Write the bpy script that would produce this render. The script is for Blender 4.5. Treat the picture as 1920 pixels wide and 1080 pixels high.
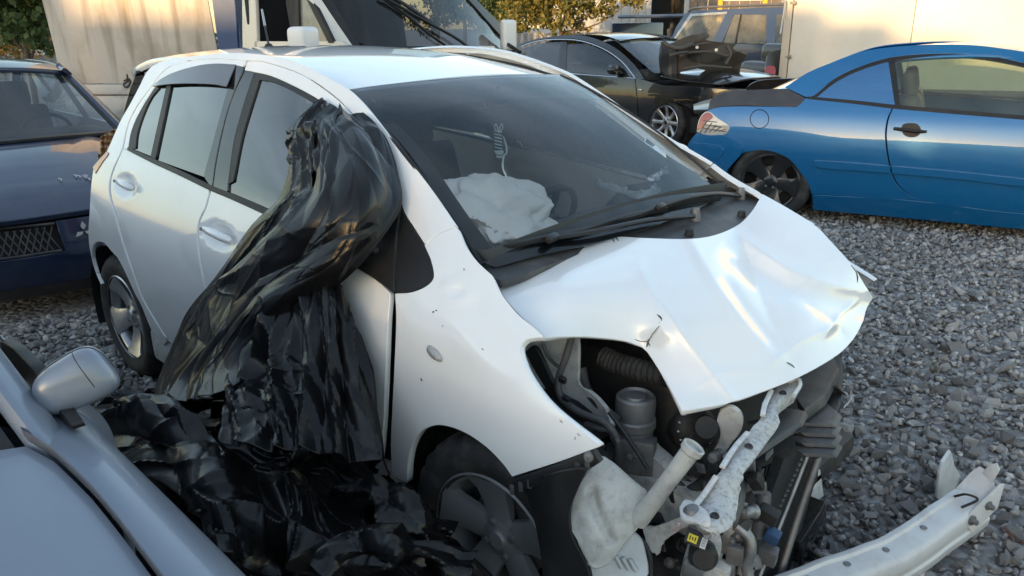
import bpy, bmesh, math, random
import numpy as np
from mathutils import Vector, Matrix, noise as mnoise

for o in list(bpy.data.objects):
    bpy.data.objects.remove(o)
SC = bpy.context.scene
COL = SC.collection
rad = math.radians
random.seed(7)
RNG = np.random.default_rng(7)

# ------------------------------------------------------------------ camera
CAM = np.array([1.2820, -2.0368, 1.6007])
YAW, PITCH, ROLL, FPX = rad(134.0334), rad(18.5245), rad(-0.5464), 1478.0
def cam_axes():
    cy, sy, cp, sp = math.cos(YAW), math.sin(YAW), math.cos(PITCH), math.sin(PITCH)
    fw = np.array([cy*cp, sy*cp, -sp]); rt = np.array([sy, -cy, 0.0]); up = np.cross(rt, fw)
    cr, sr = math.cos(ROLL), math.sin(ROLL)
    return np.array([cr*rt + sr*up, -sr*rt + cr*up, fw])
AX = cam_axes()
cd = bpy.data.cameras.new('camera'); cam = bpy.data.objects.new('camera', cd); COL.objects.link(cam)
cd.sensor_width = 36.0; cd.lens = 36.0*FPX/1920.0; cd.clip_start = 0.05; cd.clip_end = 600
m = Matrix.Identity(4)
for i in range(3):
    m[i][0], m[i][1], m[i][2], m[i][3] = AX[0][i], AX[1][i], -AX[2][i], CAM[i]
cam.matrix_world = m
SC.camera = cam

# ------------------------------------------------------------------ light
SUN_EL, SUN_DIR = rad(5.0), np.array([0.22, -0.975])        # low sun behind the camera, to its left
SUN_DIR = SUN_DIR/np.linalg.norm(SUN_DIR)
W = bpy.data.worlds.new('World'); SC.world = W; W.use_nodes = True
nt = W.node_tree; nt.nodes.clear()
wo = nt.nodes.new('ShaderNodeOutputWorld'); bg = nt.nodes.new('ShaderNodeBackground')
sky = nt.nodes.new('ShaderNodeTexSky'); sky.sky_type = 'NISHITA'; sky.sun_disc = False
sky.sun_elevation = SUN_EL; sky.sun_rotation = math.atan2(SUN_DIR[0], SUN_DIR[1])
sky.air_density = 1.0; sky.dust_density = .8; sky.ozone_density = 1.2
# thin, even veil of high cloud over the whole sky
tc = nt.nodes.new('ShaderNodeTexCoord'); mp = nt.nodes.new('ShaderNodeMapping'); mp.inputs['Scale'].default_value = (1.2, 1.6, 5.0)
nz = nt.nodes.new('ShaderNodeTexNoise'); nz.inputs['Scale'].default_value = 1.6; nz.inputs['Detail'].default_value = 5; nz.inputs['Roughness'].default_value = .55
rp = nt.nodes.new('ShaderNodeValToRGB'); rp.color_ramp.elements[0].position = .30; rp.color_ramp.elements[1].position = .72
mu = nt.nodes.new('ShaderNodeMath'); mu.operation = 'MULTIPLY'; mu.inputs[1].default_value = .5
mx = nt.nodes.new('ShaderNodeMix'); mx.data_type = 'RGBA'; mx.blend_type = 'MIX'
sc_ = nt.nodes.new('ShaderNodeMix'); sc_.data_type = 'RGBA'; sc_.blend_type = 'ADD'; sc_.inputs[0].default_value = 1
nt.links.new(tc.outputs['Generated'], mp.inputs['Vector']); nt.links.new(mp.outputs[0], nz.inputs['Vector'])
nt.links.new(nz.outputs['Fac'], rp.inputs[0]); nt.links.new(rp.outputs[0], mu.inputs[0])
nt.links.new(sky.outputs[0], mx.inputs[6]); nt.links.new(sky.outputs[0], sc_.inputs[6]); sc_.inputs[7].default_value = (1.75, 1.85, 2.05, 1)
nt.links.new(sc_.outputs[2], mx.inputs[7]); nt.links.new(mu.outputs[0], mx.inputs[0])
nt.links.new(mx.outputs[2], bg.inputs[0]); bg.inputs[1].default_value = 0.13
nt.links.new(bg.outputs[0], wo.inputs[0])
sl = bpy.data.lights.new('sun', 'SUN'); sl.energy = 1.75; sl.angle = rad(.6); sl.color = (1.0, .60, .25)
so = bpy.data.objects.new('sun', sl); COL.objects.link(so)
sv = Vector((SUN_DIR[0]*math.cos(SUN_EL), SUN_DIR[1]*math.cos(SUN_EL), math.sin(SUN_EL)))
so.rotation_euler = sv.to_track_quat('Z', 'Y').to_euler(); so.location = (4, -14, 8)
SC.view_settings.view_transform = 'Standard'; SC.view_settings.look = 'None'
SC.view_settings.exposure = 2.05; SC.view_settings.gamma = 1.0
SC.render.film_transparent = False
SC.cycles.max_bounces = 8; SC.cycles.transparent_max_bounces = 16
SC.cycles.use_denoising = True
SC.cycles.caustics_reflective = False; SC.cycles.caustics_refractive = False
SC.cycles.sample_clamp_indirect = 6

# ------------------------------------------------------------------ helpers
def rays(uv):
    uv = np.atleast_2d(np.asarray(uv, float))
    q = np.stack([(uv[:, 0]-960)/FPX, -(uv[:, 1]-540)/FPX, np.ones(len(uv))], 1)
    return q @ AX
def P(u, v, z=None, y=None, x=None, d=None):
    r = rays([(u, v)])[0]
    if z is not None: t = (z-CAM[2])/r[2]
    elif y is not None: t = (y-CAM[1])/r[1]
    elif x is not None: t = (x-CAM[0])/r[0]
    else: t = d
    return CAM + t*r
class Frame:
    def __init__(s, org=(0, 0, 0), ang=0.0):
        s.o = np.array(org, float); s.a = ang; c, n = math.cos(ang), math.sin(ang)
        s.R = np.array([[c, n, 0], [-n, c, 0], [0, 0, 1]])          # world -> local
    def loc(s, p): return (np.asarray(p, float) - s.o) @ s.R.T
    def wld(s, p): return np.asarray(p, float) @ s.R + s.o
WF = Frame()
def hit(uv, g, fr=WF, t0=.4, t1=30., n=110):
    """first crossing of g(local xyz) from + to - along each pixel's ray"""
    gf = getattr(g, 'fast', g)
    if gf is not g: t0, t1, n = .9, 7.5, 70
    d = rays(uv); c = fr.loc(CAM); d = d @ fr.R.T
    ts = np.geomspace(t0, t1, n); N = len(d)
    lo = np.zeros(N); hi = np.zeros(N); done = np.zeros(N, bool)
    prev = None; fb = np.full(N, 1e9); fbt = np.zeros(N)
    for k, t in enumerate(ts):
        val = gf(*(c + d*t).T)
        a = np.abs(val); q = (~done) & (a < fb); fb[q] = a[q]; fbt[q] = t
        if prev is not None:
            cr = (~done) & (prev > 0) & (val <= 0)
            lo[cr] = ts[max(k-2, 0)]; hi[cr] = ts[min(k+1, n-1)]; done |= cr
            if done.all(): break
        prev = val
    for _ in range(24):
        mid = (lo+hi)/2; val = g(*(c + d*mid[:, None]).T)
        up = val > 0; lo = np.where(up, mid, lo); hi = np.where(up, hi, mid)
    t = np.where(done, (lo+hi)/2, fbt)
    return c + d*t[:, None]
def hit1(u, v, g, fr=WF, **k): return hit([(u, v)], g, fr, **k)[0]

def spl(pts, n=6, closed=True):
    """Catmull-Rom through pixel/param points; a third element 1 marks a sharp corner"""
    P_ = [np.array(p[:2], float) for p in pts]; cn = [len(p) > 2 and p[2] == 1 for p in pts]
    N = len(P_); out = []
    for i in range(N if closed else N-1):
        p1, p2 = P_[i], P_[(i+1) % N]
        p0 = P_[i-1] if (closed or i > 0) else 2*p1-p2
        p3 = P_[(i+2) % N] if (closed or i+2 < N) else 2*p2-p1
        if cn[i]: p0 = 2*p1-p2
        if cn[(i+1) % N]: p3 = 2*p2-p1
        L = np.linalg.norm(p2-p1); m1 = (p2-p0); m2 = (p3-p1)
        m1 = m1*L/max(np.linalg.norm(p1-p0)+L, 1e-9); m2 = m2*L/max(np.linalg.norm(p3-p2)+L, 1e-9)
        k = 1 if (cn[i] and cn[(i+1) % N]) else n
        for j in range(k):
            t = j/k; a = 2*t**3-3*t*t+1; b = t**3-2*t*t+t; c = -2*t**3+3*t*t; e = t**3-t*t
            out.append(a*p1+b*m1+c*p2+e*m2)
    if not closed: out.append(P_[-1])
    return np.array(out)
def spl3(pts, n=8):
    P_ = [np.array(p, float) for p in pts]; N = len(P_); out = []
    for i in range(N-1):
        p1, p2 = P_[i], P_[i+1]; p0 = P_[i-1] if i else 2*p1-p2; p3 = P_[i+2] if i+2 < N else 2*p2-p1
        for j in range(n):
            t = j/n
            out.append(.5*((2*p1)+(p2-p0)*t+(2*p0-5*p1+4*p2-p3)*t*t+(3*p1-p0-3*p2+p3)*t**3))
    out.append(P_[-1]); return np.array(out)
def interp(xs, ys):
    """smooth monotone-ish cubic through table points"""
    xs = np.asarray(xs, float); ys = np.asarray(ys, float)
    h = np.diff(xs); dl = np.diff(ys)/h; m = np.zeros(len(xs))
    m[1:-1] = (dl[:-1]*h[1:]+dl[1:]*h[:-1])/(h[:-1]+h[1:]); m[0] = dl[0]; m[-1] = dl[-1]
    def f(x):
        x = np.asarray(x, float); i = np.clip(np.searchsorted(xs, x)-1, 0, len(xs)-2)
        xc = np.clip(x, xs[0], xs[-1]); t = (xc-xs[i])/h[i]
        r = (2*t**3-3*t*t+1)*ys[i]+(t**3-2*t*t+t)*h[i]*m[i]+(-2*t**3+3*t*t)*ys[i+1]+(t**3-t*t)*h[i]*m[i+1]
        return r + np.where(x < xs[0], (x-xs[0])*m[0], 0) + np.where(x > xs[-1], (x-xs[-1])*m[-1], 0)
    return f
def tps(ctrl, lam=1e-4):
    c = np.array([p[:2] for p in ctrl], float)/100.; z = np.array([p[2] for p in ctrl], float); n = len(c)
    def U(r2): return np.where(r2 > 1e-12, r2*np.log(r2+1e-12), 0)
    K = U(((c[:, None]-c[None])**2).sum(2)) + lam*np.eye(n); Q = np.hstack([np.ones((n, 1)), c])
    A = np.zeros((n+3, n+3)); A[:n, :n] = K; A[:n, n:] = Q; A[n:, :n] = Q.T
    s = np.linalg.solve(A, np.concatenate([z, np.zeros(3)]))
    def f(u, v):
        q = np.stack([np.asarray(u, float), np.asarray(v, float)], -1)/100.
        r2 = ((q[..., None, :]-c)**2).sum(-1)
        return U(r2) @ s[:n] + s[n] + q @ s[n+1:]
    return f

def link(o, parent=None):
    COL.objects.link(o)
    if parent is not None: o.parent = parent
    return o
def mesh_obj(name, verts, faces, mat, parent=None, smooth=True, sharp=None):
    me = bpy.data.meshes.new(name); me.from_pydata([tuple(map(float, v)) for v in verts], [], [tuple(map(int, f)) for f in faces])
    me.materials.append(mat)
    if smooth: me.polygons.foreach_set('use_smooth', [True]*len(me.polygons))
    me.update()
    if sharp: 
        try: me.set_sharp_from_angle(angle=rad(sharp))
        except Exception: pass
    return link(bpy.data.objects.new(name, me), parent)
def bm_obj(name, bm, mat, parent=None, smooth=True, sharp=40):
    me = bpy.data.meshes.new(name); bm.to_mesh(me); bm.free(); me.materials.append(mat)
    if smooth:
        me.polygons.foreach_set('use_smooth', [True]*len(me.polygons))
        if sharp: me.set_sharp_from_angle(angle=rad(sharp))
    return link(bpy.data.objects.new(name, me), parent)
def thing(name, label, cat, loc=(0, 0, 0), ang=0., group=None):
    o = bpy.data.objects.new(name, None); o.empty_display_size = .2; link(o)
    o.location = loc; o.rotation_euler = (0, 0, ang); o['label'] = label; o['category'] = cat
    if group: o['group'] = group
    return o
def tag(o, label, cat, group=None):
    o['label'] = label; o['category'] = cat
    if group: o['group'] = group
    return o
def sub_empty(name, parent, loc=(0, 0, 0)):
    o = bpy.data.objects.new(name, None); o.empty_display_size = .1; o.location = loc
    return link(o, parent)

def panel(name, poly, fn, mat, parent, step=14., th=.012, roll=.0025, mirror=False, fr=None, warp=None, jit=None):
    """a sheet-metal panel: outline in parameter space, mapped by fn(uv)->local xyz, rolled edge and depth th"""
    poly = np.asarray(poly, float)
    keep = [i for i in range(len(poly)) if np.linalg.norm(poly[i]-poly[i-1]) > step*.04]
    poly = poly[keep]; sc = 1./step; pl = poly*sc; lo = pl.min(0); hi = pl.max(0); n = len(pl)
    gx, gy = np.meshgrid(np.arange(lo[0]+.5, hi[0], 1.), np.arange(lo[1]+.5, hi[1], 1.)); g = np.column_stack([gx.ravel(), gy.ravel()])
    if len(g):
        a_, b_ = pl, np.roll(pl, -1, 0); ab = b_-a_
        t = np.clip(((g[:, None]-a_)*ab).sum(2)/(ab*ab).sum(1), 0, 1); dd = np.linalg.norm(g[:, None]-a_-t[..., None]*ab, axis=2).min(1)
        g = g[dd > .38]
    # split long boundary edges so that the rim follows the surface
    ring = []
    for i in range(n):
        p, q = pl[i], pl[(i+1) % n]; k = max(1, int(np.linalg.norm(q-p)/1.0))
        for j in range(k): ring.append(p+(q-p)*j/k)
    ring = np.array(ring); m_ = len(ring); allv = np.vstack([ring, g]) if len(g) else ring
    from mathutils.geometry import delaunay_2d_cdt
    r = delaunay_2d_cdt([Vector(map(float, p)) for p in allv], [(i, (i+1) % m_) for i in range(m_)], [], 1, 1e-5)
    uv = np.array([v[:] for v in r[0]])/sc; F = []
    for f in r[2]:
        f = list(f); p0, p1, p2 = uv[f[0]], uv[f[1]], uv[f[2]]
        if (p1[0]-p0[0])*(p2[1]-p0[1])-(p1[1]-p0[1])*(p2[0]-p0[0]) < 0: f = f[::-1]
        F.append(f)
    used = sorted({i for f in F for i in f}); rm = {k: i for i, k in enumerate(used)}; uv = uv[used]; F = [[rm[i] for i in f] for f in F]
    cnt = {}
    for f in F:
        for i in range(len(f)):
            e = (f[i], f[(i+1) % len(f)]); cnt[e] = cnt.get(e, 0)+1
    B = [e for e in cnt if (e[1], e[0]) not in cnt]
    X = np.asarray(fn(uv), float)
    if warp is not None: X = warp(X, uv)
    T = np.array([(f[0], f[i], f[i+1]) for f in F for i in range(1, len(f)-1)])
    cr = np.cross(X[T[:, 1]]-X[T[:, 0]], X[T[:, 2]]-X[T[:, 0]])
    loc_cam = (fr or WF).loc(CAM); ctr = X[T].mean(1)
    if ((loc_cam-ctr)/np.linalg.norm(loc_cam-ctr, axis=1)[:, None]*cr).sum() < 0:
        F = [f[::-1] for f in F]; B = [(q, p) for p, q in B]; cr = -cr
    N = np.zeros_like(X)
    for k in range(3): np.add.at(N, T[:, k], cr)
    N /= np.linalg.norm(N, axis=1)[:, None]+1e-15
    V = list(X); NN = list(N)
    if th:
        O = {}
        for p, q in B:
            t = X[q]-X[p]; o_ = np.cross(t, N[p]+N[q])
            for w in (p, q): O[w] = O.get(w, 0)+o_
        i1 = {}; i2 = {}
        for w, o_ in O.items():
            o_ = o_/(np.linalg.norm(o_)+1e-15)
            i1[w] = len(V); V.append(X[w]-N[w]*roll+o_*roll*.6); n1 = N[w]*.45+o_; NN.append(n1/np.linalg.norm(n1))
            i2[w] = len(V); V.append(X[w]-N[w]*(roll+th)+o_*roll*.6); n2 = o_-N[w]*.1; NN.append(n2/np.linalg.norm(n2))
        for p, q in B:
            F.append([q, p, i1[p], i1[q]]); F.append([i1[q], i1[p], i2[p], i2[q]])
    o = mesh_obj(name, V, F, mat, parent)
    try: o.data.normals_split_custom_set_from_vertices([tuple(map(float, n)) for n in NN])
    except Exception: pass
    if mirror:
        c = o.copy(); COL.objects.link(c); c.parent = parent; c.scale = (1, -1, 1)
    return o
def pxfn(g, fr=WF, **k): return lambda uv: hit(uv, g, fr, **k)

def tube(name, pts, r, mat, parent=None, seg=10, n=8, smooth=True, cap=True, ribs=0):
    C = spl3(pts, n) if n > 1 else np.array(pts, float)
    N = len(C); rr = np.interp(np.linspace(0, 1, N), np.linspace(0, 1, len(r)), r) if np.ndim(r) else np.full(N, r)
    if ribs: rr = rr*(1+.13*np.sign(np.sin(np.arange(N)*math.pi)+np.where(np.arange(N) % 2, 1, -1)))
    T = np.gradient(C, axis=0); T /= np.linalg.norm(T, axis=1)[:, None]+1e-12
    up = np.array([0, 0, 1.]) if abs(T[0][2]) < .9 else np.array([1., 0, 0])
    vs = []; fs = []
    nrm = np.cross(T[0], up); nrm /= np.linalg.norm(nrm)
    for i in range(N):
        nrm = nrm - T[i]*nrm.dot(T[i]); nrm /= np.linalg.norm(nrm)+1e-12; b = np.cross(T[i], nrm)
        for k in range(seg):
            a = 2*math.pi*k/seg; vs.append(C[i]+rr[i]*(math.cos(a)*nrm+math.sin(a)*b))
    for i in range(N-1):
        for k in range(seg):
            k2 = (k+1) % seg; fs.append((i*seg+k, i*seg+k2, (i+1)*seg+k2, (i+1)*seg+k))
    if cap: fs.append(tuple(range(seg))[::-1]); fs.append(tuple((N-1)*seg+k for k in range(seg)))
    return mesh_obj(name, vs, fs, mat, parent, smooth, sharp=50)
def basis(axis):
    a = np.array(axis, float); a /= np.linalg.norm(a)
    u = np.cross(a, [0, 0, 1.]) if abs(a[2]) < .95 else np.cross(a, [1., 0, 0])
    u /= np.linalg.norm(u); return a, u, np.cross(a, u)
def lathe(name, prof, center, axis, mat, parent=None, seg=32, sharp=35, mod=None):
    """prof: list of (radius, height along axis)"""
    a, u, w = basis(axis); c = np.array(center, float); vs = []; fs = []; n = len(prof)
    for k in range(seg):
        t = 2*math.pi*k/seg
        for j, (r, h) in enumerate(prof):
            if mod: r, h = mod(j, k, r, h)
            vs.append(c+a*h+r*(math.cos(t)*u+math.sin(t)*w))
    for k in range(seg):
        k2 = (k+1) % seg
        for j in range(n-1): fs.append((k*n+j, k*n+j+1, k2*n+j+1, k2*n+j))
    return mesh_obj(name, vs, fs, mat, parent, True, sharp)
def box(name, c, size, mat, parent=None, rot=None, bev=.006, seg=2, axes=None):
    bm = bmesh.new(); bmesh.ops.create_cube(bm, size=1)
    for v in bm.verts: v.co = Vector((v.co.x*size[0], v.co.y*size[1], v.co.z*size[2]))
    if bev: bmesh.ops.bevel(bm, geom=bm.edges[:], offset=min(bev, min(size)*.45), segments=seg, affect='EDGES', profile=.6)
    M = Matrix.Identity(3)
    if axes is not None: M = Matrix([[axes[j][i] for j in range(3)] for i in range(3)])
    elif rot is not None:
        from mathutils import Euler
        M = Euler(rot).to_matrix()
    for v in bm.verts: v.co = M @ v.co + Vector(c)
    return bm_obj(name, bm, mat, parent, sharp=50)
def prism(name, poly3, vec, mat, parent=None, bev=.004, sharp=35):
    """extrude a 3-D outline along vec, bevelled"""
    bm = bmesh.new(); vs = [bm.verts.new(tuple(p)) for p in poly3]; f = bm.faces.new(vs)
    r = bmesh.ops.extrude_face_region(bm, geom=[f])
    bmesh.ops.translate(bm, vec=Vector(vec), verts=[v for v in r['geom'] if isinstance(v, bmesh.types.BMVert)])
    bmesh.ops.recalc_face_normals(bm, faces=bm.faces[:])
    if bev: bmesh.ops.bevel(bm, geom=bm.edges[:], offset=bev, segments=2, affect='EDGES', profile=.6, clamp_overlap=True)
    return bm_obj(name, bm, mat, parent, sharp=sharp)
def strip(name, pts, width, mat, parent=None, th=.006, up=None, n=6):
    """flat bar following 3-D points; width across, up = outward normal(s)"""
    C = spl3(pts, n) if n > 1 else np.array(pts, float); N = len(C)
    wd = np.interp(np.linspace(0, 1, N), np.linspace(0, 1, len(width)), width) if np.ndim(width) else np.full(N, width)
    T = np.gradient(C, axis=0); T /= np.linalg.norm(T, axis=1)[:, None]+1e-12
    U = np.array(up, float) if up is not None else np.array([0, 0, 1.])
    if U.ndim == 1: U = np.tile(U, (N, 1))
    elif len(U) != N: U = np.stack([np.interp(np.linspace(0, 1, N), np.linspace(0, 1, len(U)), U[:, k]) for k in range(3)], 1)
    S = np.cross(T, U); S /= np.linalg.norm(S, axis=1)[:, None]+1e-12; U = np.cross(S, T)
    vs = []; fs = []
    for i in range(N):
        for a, b in ((-.5, -.5), (-.5, .3), (-.36, .5), (.36, .5), (.5, .3), (.5, -.5)):
            vs.append(C[i]+S[i]*wd[i]*a+U[i]*th*b)
    for i in range(N-1):
        for k in range(6):
            k2 = (k+1) % 6; fs.append((i*6+k, i*6+k2, i*6+6+k2, i*6+6+k))
    fs.append(tuple(range(6))); fs.append(tuple((N-1)*6+k for k in range(6))[::-1])
    o = mesh_obj(name, vs, fs, mat, parent, True, sharp=45)
    return o

# ------------------------------------------------------------------ materials
MATS = {}
def nodes(name):
    m = bpy.data.materials.new(name); m.use_nodes = True; t = m.node_tree
    return m, t, t.nodes['Principled BSDF']
def mat(name, col, rough=.5, metal=0., coat=0., coat_rough=.05, var=.0, vscale=8., bump=0., bscale=60., spec=.5, dirt=None, dscale=3., damt=.5, rvar=0., trans=0., sheen=0., tint=None):
    if name in MATS: return MATS[name]
    m, t, b = nodes(name); L = t.links
    b.inputs['Roughness'].default_value = rough; b.inputs['Metallic'].default_value = metal
    b.inputs['Coat Weight'].default_value = coat; b.inputs['Coat Roughness'].default_value = coat_rough
    b.inputs['Specular IOR Level'].default_value = spec
    if trans: b.inputs['Transmission Weight'].default_value = trans
    c4 = (*col, 1); b.inputs['Base Color'].default_value = c4
    co = t.nodes.new('ShaderNodeTexCoord'); src = None
    if var:
        n = t.nodes.new('ShaderNodeTexNoise'); n.inputs['Scale'].default_value = vscale; n.inputs['Detail'].default_value = 6
        r = t.nodes.new('ShaderNodeValToRGB'); r.color_ramp.elements[0].position = .3; r.color_ramp.elements[1].position = .7
        r.color_ramp.elements[0].color = tuple(max(0, c*(1-var)) for c in col)+(1,); r.color_ramp.elements[1].color = tuple(min(1, c*(1+var)) for c in col)+(1,)
        L.new(co.outputs['Object'], n.inputs['Vector']); L.new(n.outputs['Fac'], r.inputs[0]); src = r.outputs[0]; L.new(src, b.inputs['Base Color'])
    if dirt:
        n = t.nodes.new('ShaderNodeTexNoise'); n.inputs['Scale'].default_value = dscale; n.inputs['Detail'].default_value = 8; n.inputs['Roughness'].default_value = .65
        r = t.nodes.new('ShaderNodeValToRGB'); r.color_ramp.elements[0].position = .48; r.color_ramp.elements[1].position = .72
        mu = t.nodes.new('ShaderNodeMath'); mu.operation = 'MULTIPLY'; mu.inputs[1].default_value = damt
        x = t.nodes.new('ShaderNodeMix'); x.data_type = 'RGBA'
        L.new(co.outputs['Object'], n.inputs['Vector']); L.new(n.outputs['Fac'], r.inputs[0]); L.new(r.outputs[0], mu.inputs[0]); L.new(mu.outputs[0], x.inputs[0])
        if src: L.new(src, x.inputs[6])
        else: x.inputs[6].default_value = c4
        x.inputs[7].default_value = (*dirt, 1); L.new(x.outputs[2], b.inputs['Base Color'])
        if rvar:
            a = t.nodes.new('ShaderNodeMath'); a.operation = 'MULTIPLY_ADD'; a.inputs[1].default_value = rvar; a.inputs[2].default_value = rough
            L.new(r.outputs[0], a.inputs[0]); L.new(a.outputs[0], b.inputs['Roughness'])
    if bump:
        n = t.nodes.new('ShaderNodeTexNoise'); n.inputs['Scale'].default_value = bscale; n.inputs['Detail'].default_value = 5
        bp = t.nodes.new('ShaderNodeBump'); bp.inputs['Strength'].default_value = bump; bp.inputs['Distance'].default_value = .01
        L.new(co.outputs['Object'], n.inputs['Vector']); L.new(n.outputs['Fac'], bp.inputs['Height']); L.new(bp.outputs[0], b.inputs['Normal'])
        if coat: L.new(bp.outputs[0], b.inputs['Coat Normal'])
    MATS[name] = m; return m
def glass(name, tint=(.6, .65, .66), rough=.02, boost=1.0, haze=0., hazecol=(.5, .5, .5), film=(1, 1, 1)):
    """car glass: tinted see-through sheet with Fresnel mirror reflection scaled by boost and a diffuse haze"""
    if name in MATS: return MATS[name]
    m, t, b = nodes(name); t.nodes.remove(b); L = t.links; out = t.nodes['Material Output']
    tr = t.nodes.new('ShaderNodeBsdfTransparent'); tr.inputs[0].default_value = (*tint, 1)
    gl = t.nodes.new('ShaderNodeBsdfGlossy'); gl.inputs['Roughness'].default_value = rough; gl.inputs[0].default_value = (*film, 1)
    fr = t.nodes.new('ShaderNodeFresnel'); fr.inputs[0].default_value = 1.52
    mu = t.nodes.new('ShaderNodeMath'); mu.operation = 'MULTIPLY'; mu.inputs[1].default_value = boost; mu.use_clamp = True
    x = t.nodes.new('ShaderNodeMixShader'); L.new(fr.outputs[0], mu.inputs[0]); L.new(mu.outputs[0], x.inputs[0])
    last = tr
    if haze:
        df = t.nodes.new('ShaderNodeBsdfDiffuse'); df.inputs[0].default_value = (*hazecol, 1)
        n = t.nodes.new('ShaderNodeTexNoise'); n.inputs['Scale'].default_value = 4; n.inputs['Detail'].default_value = 7
        co = t.nodes.new('ShaderNodeTexCoord'); L.new(co.outputs['Object'], n.inputs['Vector'])
        k = t.nodes.new('ShaderNodeMath'); k.operation = 'MULTIPLY'; k.inputs[1].default_value = haze*2; L.new(n.outputs['Fac'], k.inputs[0])
        y = t.nodes.new('ShaderNodeMixShader'); L.new(k.outputs[0], y.inputs[0]); L.new(tr.outputs[0], y.inputs[1]); L.new(df.outputs[0], y.inputs[2]); last = y
    L.new(last.outputs[0], x.inputs[1]); L.new(gl.outputs[0], x.inputs[2]); L.new(x.outputs[0], out.inputs[0])
    MATS[name] = m; return m
M_WHITE = mat('white_paint', (.87, .87, .865), .32, 0, 1., .03, dirt=(.60, .58, .55), dscale=5., damt=.12)
M_WHITE.node_tree.nodes['Principled BSDF'].inputs['Coat IOR'].default_value = 1.6
M_WHITE2 = mat('white_steel', (.60, .60, .59), .42, 0, .25, .2, var=.08, vscale=60, dirt=(.18, .16, .14), dscale=38., damt=.6, bump=.1, bscale=60)
M_BLACKP = mat('black_plastic', (.016, .016, .017), .45, bump=.1, bscale=220., spec=.35, dirt=(.06, .057, .054), dscale=6., damt=.4)
M_DARKP = mat('worn_plastic', (.05, .05, .052), .5, bump=.1, bscale=150., dirt=(.16, .15, .14), dscale=9., damt=.6)
M_PIANO = mat('gloss_black', (.012, .012, .013), .12, coat=.6, dirt=(.09, .09, .09), dscale=7., damt=.25)
M_RUBBER = mat('rubber', (.02, .02, .021), .75, dirt=(.11, .1, .09), dscale=9., damt=.6, bump=.15, bscale=90.)
M_RIM = mat('alloy', (.52, .53, .55), .28, .85, dirt=(.2, .19, .18), dscale=12., damt=.5, rvar=.2)
M_RIMD = mat('dusty_alloy', (.19, .195, .205), .34, .3, dirt=(.12, .11, .1), dscale=10., damt=.5, rvar=.2)
M_INT = mat('interior_dark', (.018, .018, .02), .8)
M_DASH = mat('dash_plastic', (.05, .055, .06), .6, bump=.1, bscale=300.)
M_SEAT = mat('seat_cloth', (.055, .058, .065), .9, var=.2, vscale=40)
M_GALV = mat('galvanised', (.45, .46, .47), .42, .7, dirt=(.2, .17, .14), dscale=18., damt=.6, bump=.2, bscale=40.)
M_ALU = mat('cast_aluminium', (.33, .33, .33), .45, .75, dirt=(.08, .075, .07), dscale=14., damt=.7, bump=.2, bscale=60.)
M_STEEL = mat('dull_steel', (.2, .2, .205), .5, .6, dirt=(.09, .07, .05), dscale=16., damt=.6)
M_ENG = mat('engine_black', (.02, .02, .021), .55, dirt=(.09, .08, .07), dscale=9., damt=.6)
M_WS = glass('windscreen_glass', (.93, .96, .96), .01, .85, .004, (.45, .5, .52))
M_SIDEG = glass('privacy_glass', (.14, .15, .15), .01, 2.3)
M_CLEARG = glass('clear_glass', (.7, .75, .72), .01, 1.3, .05)
M_SHADE = glass('shade_band', (.16, .18, .22), .02, .6)
# ================================================================== white wrecked hatchback
YA = thing('white_hatchback', 'white crashed hatchback with torn off front end and crumpled hood, in the middle', 'car')
zr = [.15, .3, .5, .65, .78, .86, .92, .97, 1.05, 1.2, 1.35, 1.45, 1.52, 1.56]
SIDE = {
 -3.10: [.70, .74, .765, .77, .765, .755, .74, .72, .68, .59, .50, .43, .36, .30],
 -2.90: [.74, .78, .80, .805, .80, .79, .775, .755, .715, .62, .53, .465, .39, .33],
 -2.60: [.77, .81, .828, .832, .826, .812, .795, .776, .742, .66, .58, .522, .455, .40],
 -2.20: [.785, .822, .838, .842, .834, .819, .80, .782, .75, .677, .605, .553, .50, .45],
 -1.50: [.79, .825, .842, .845, .838, .822, .803, .785, .755, .69, .622, .575, .53, .49],
 -0.80: [.79, .825, .842, .846, .838, .822, .803, .785, .75, .662, .568, .508, .462, .43],
 -0.40: [.79, .825, .842, .846, .838, .822, .80, .775, .715, .595, .485, .41, .36, .32],
 -0.10: [.80, .83, .845, .848, .835, .812, .778, .735, .66, .55, .46, .40, .36, .3],
 0.20: [.80, .83, .845, .845, .815, .765, .70, .62, .50, .30, .2, .1, .05, 0],
 0.50: [.76, .79, .80, .795, .745, .67, .58, .47, .30, .1, .0, 0, 0, 0],
}
_xs = sorted(SIDE); _zf = [interp(zr, SIDE[x]) for x in _xs]
def side_s(x, z):
    V = np.stack([f(z) for f in _zf], 0); x = np.clip(np.asarray(x, float), _xs[0], _xs[-1])
    i = np.clip(np.searchsorted(_xs, x)-1, 0, len(_xs)-2); X = np.array(_xs); h = X[i+1]-X[i]; t = (x-X[i])/h
    c = np.arange(len(x)); m = np.gradient(V, X, axis=0)
    return (2*t**3-3*t*t+1)*V[i, c]+(t**3-2*t*t+t)*h*m[i, c]+(-2*t**3+3*t*t)*V[i+1, c]+(t**3-t*t)*h*m[i+1, c]
_gx = np.arange(-3.4, .9, .02); _gz = np.arange(-.3, 1.9, .01)
_T = np.stack([side_s(np.full(len(_gz), x), _gz) for x in _gx], 0)
def side_fast(x, z):
    a = np.clip((x+3.4)/.02, 0, len(_gx)-2.001); b = np.clip((z+.3)/.01, 0, len(_gz)-2.001); i = a.astype(int); j = b.astype(int); p = a-i; q = b-j
    return (_T[i, j]*(1-p)+_T[i+1, j]*p)*(1-q)+(_T[i, j+1]*(1-p)+_T[i+1, j+1]*p)*q
def g_side(off=0.):
    f = lambda x, y, z: -y - side_s(x, z) - off
    f.fast = lambda x, y, z: -y - side_fast(x, z) - off
    return f
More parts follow.
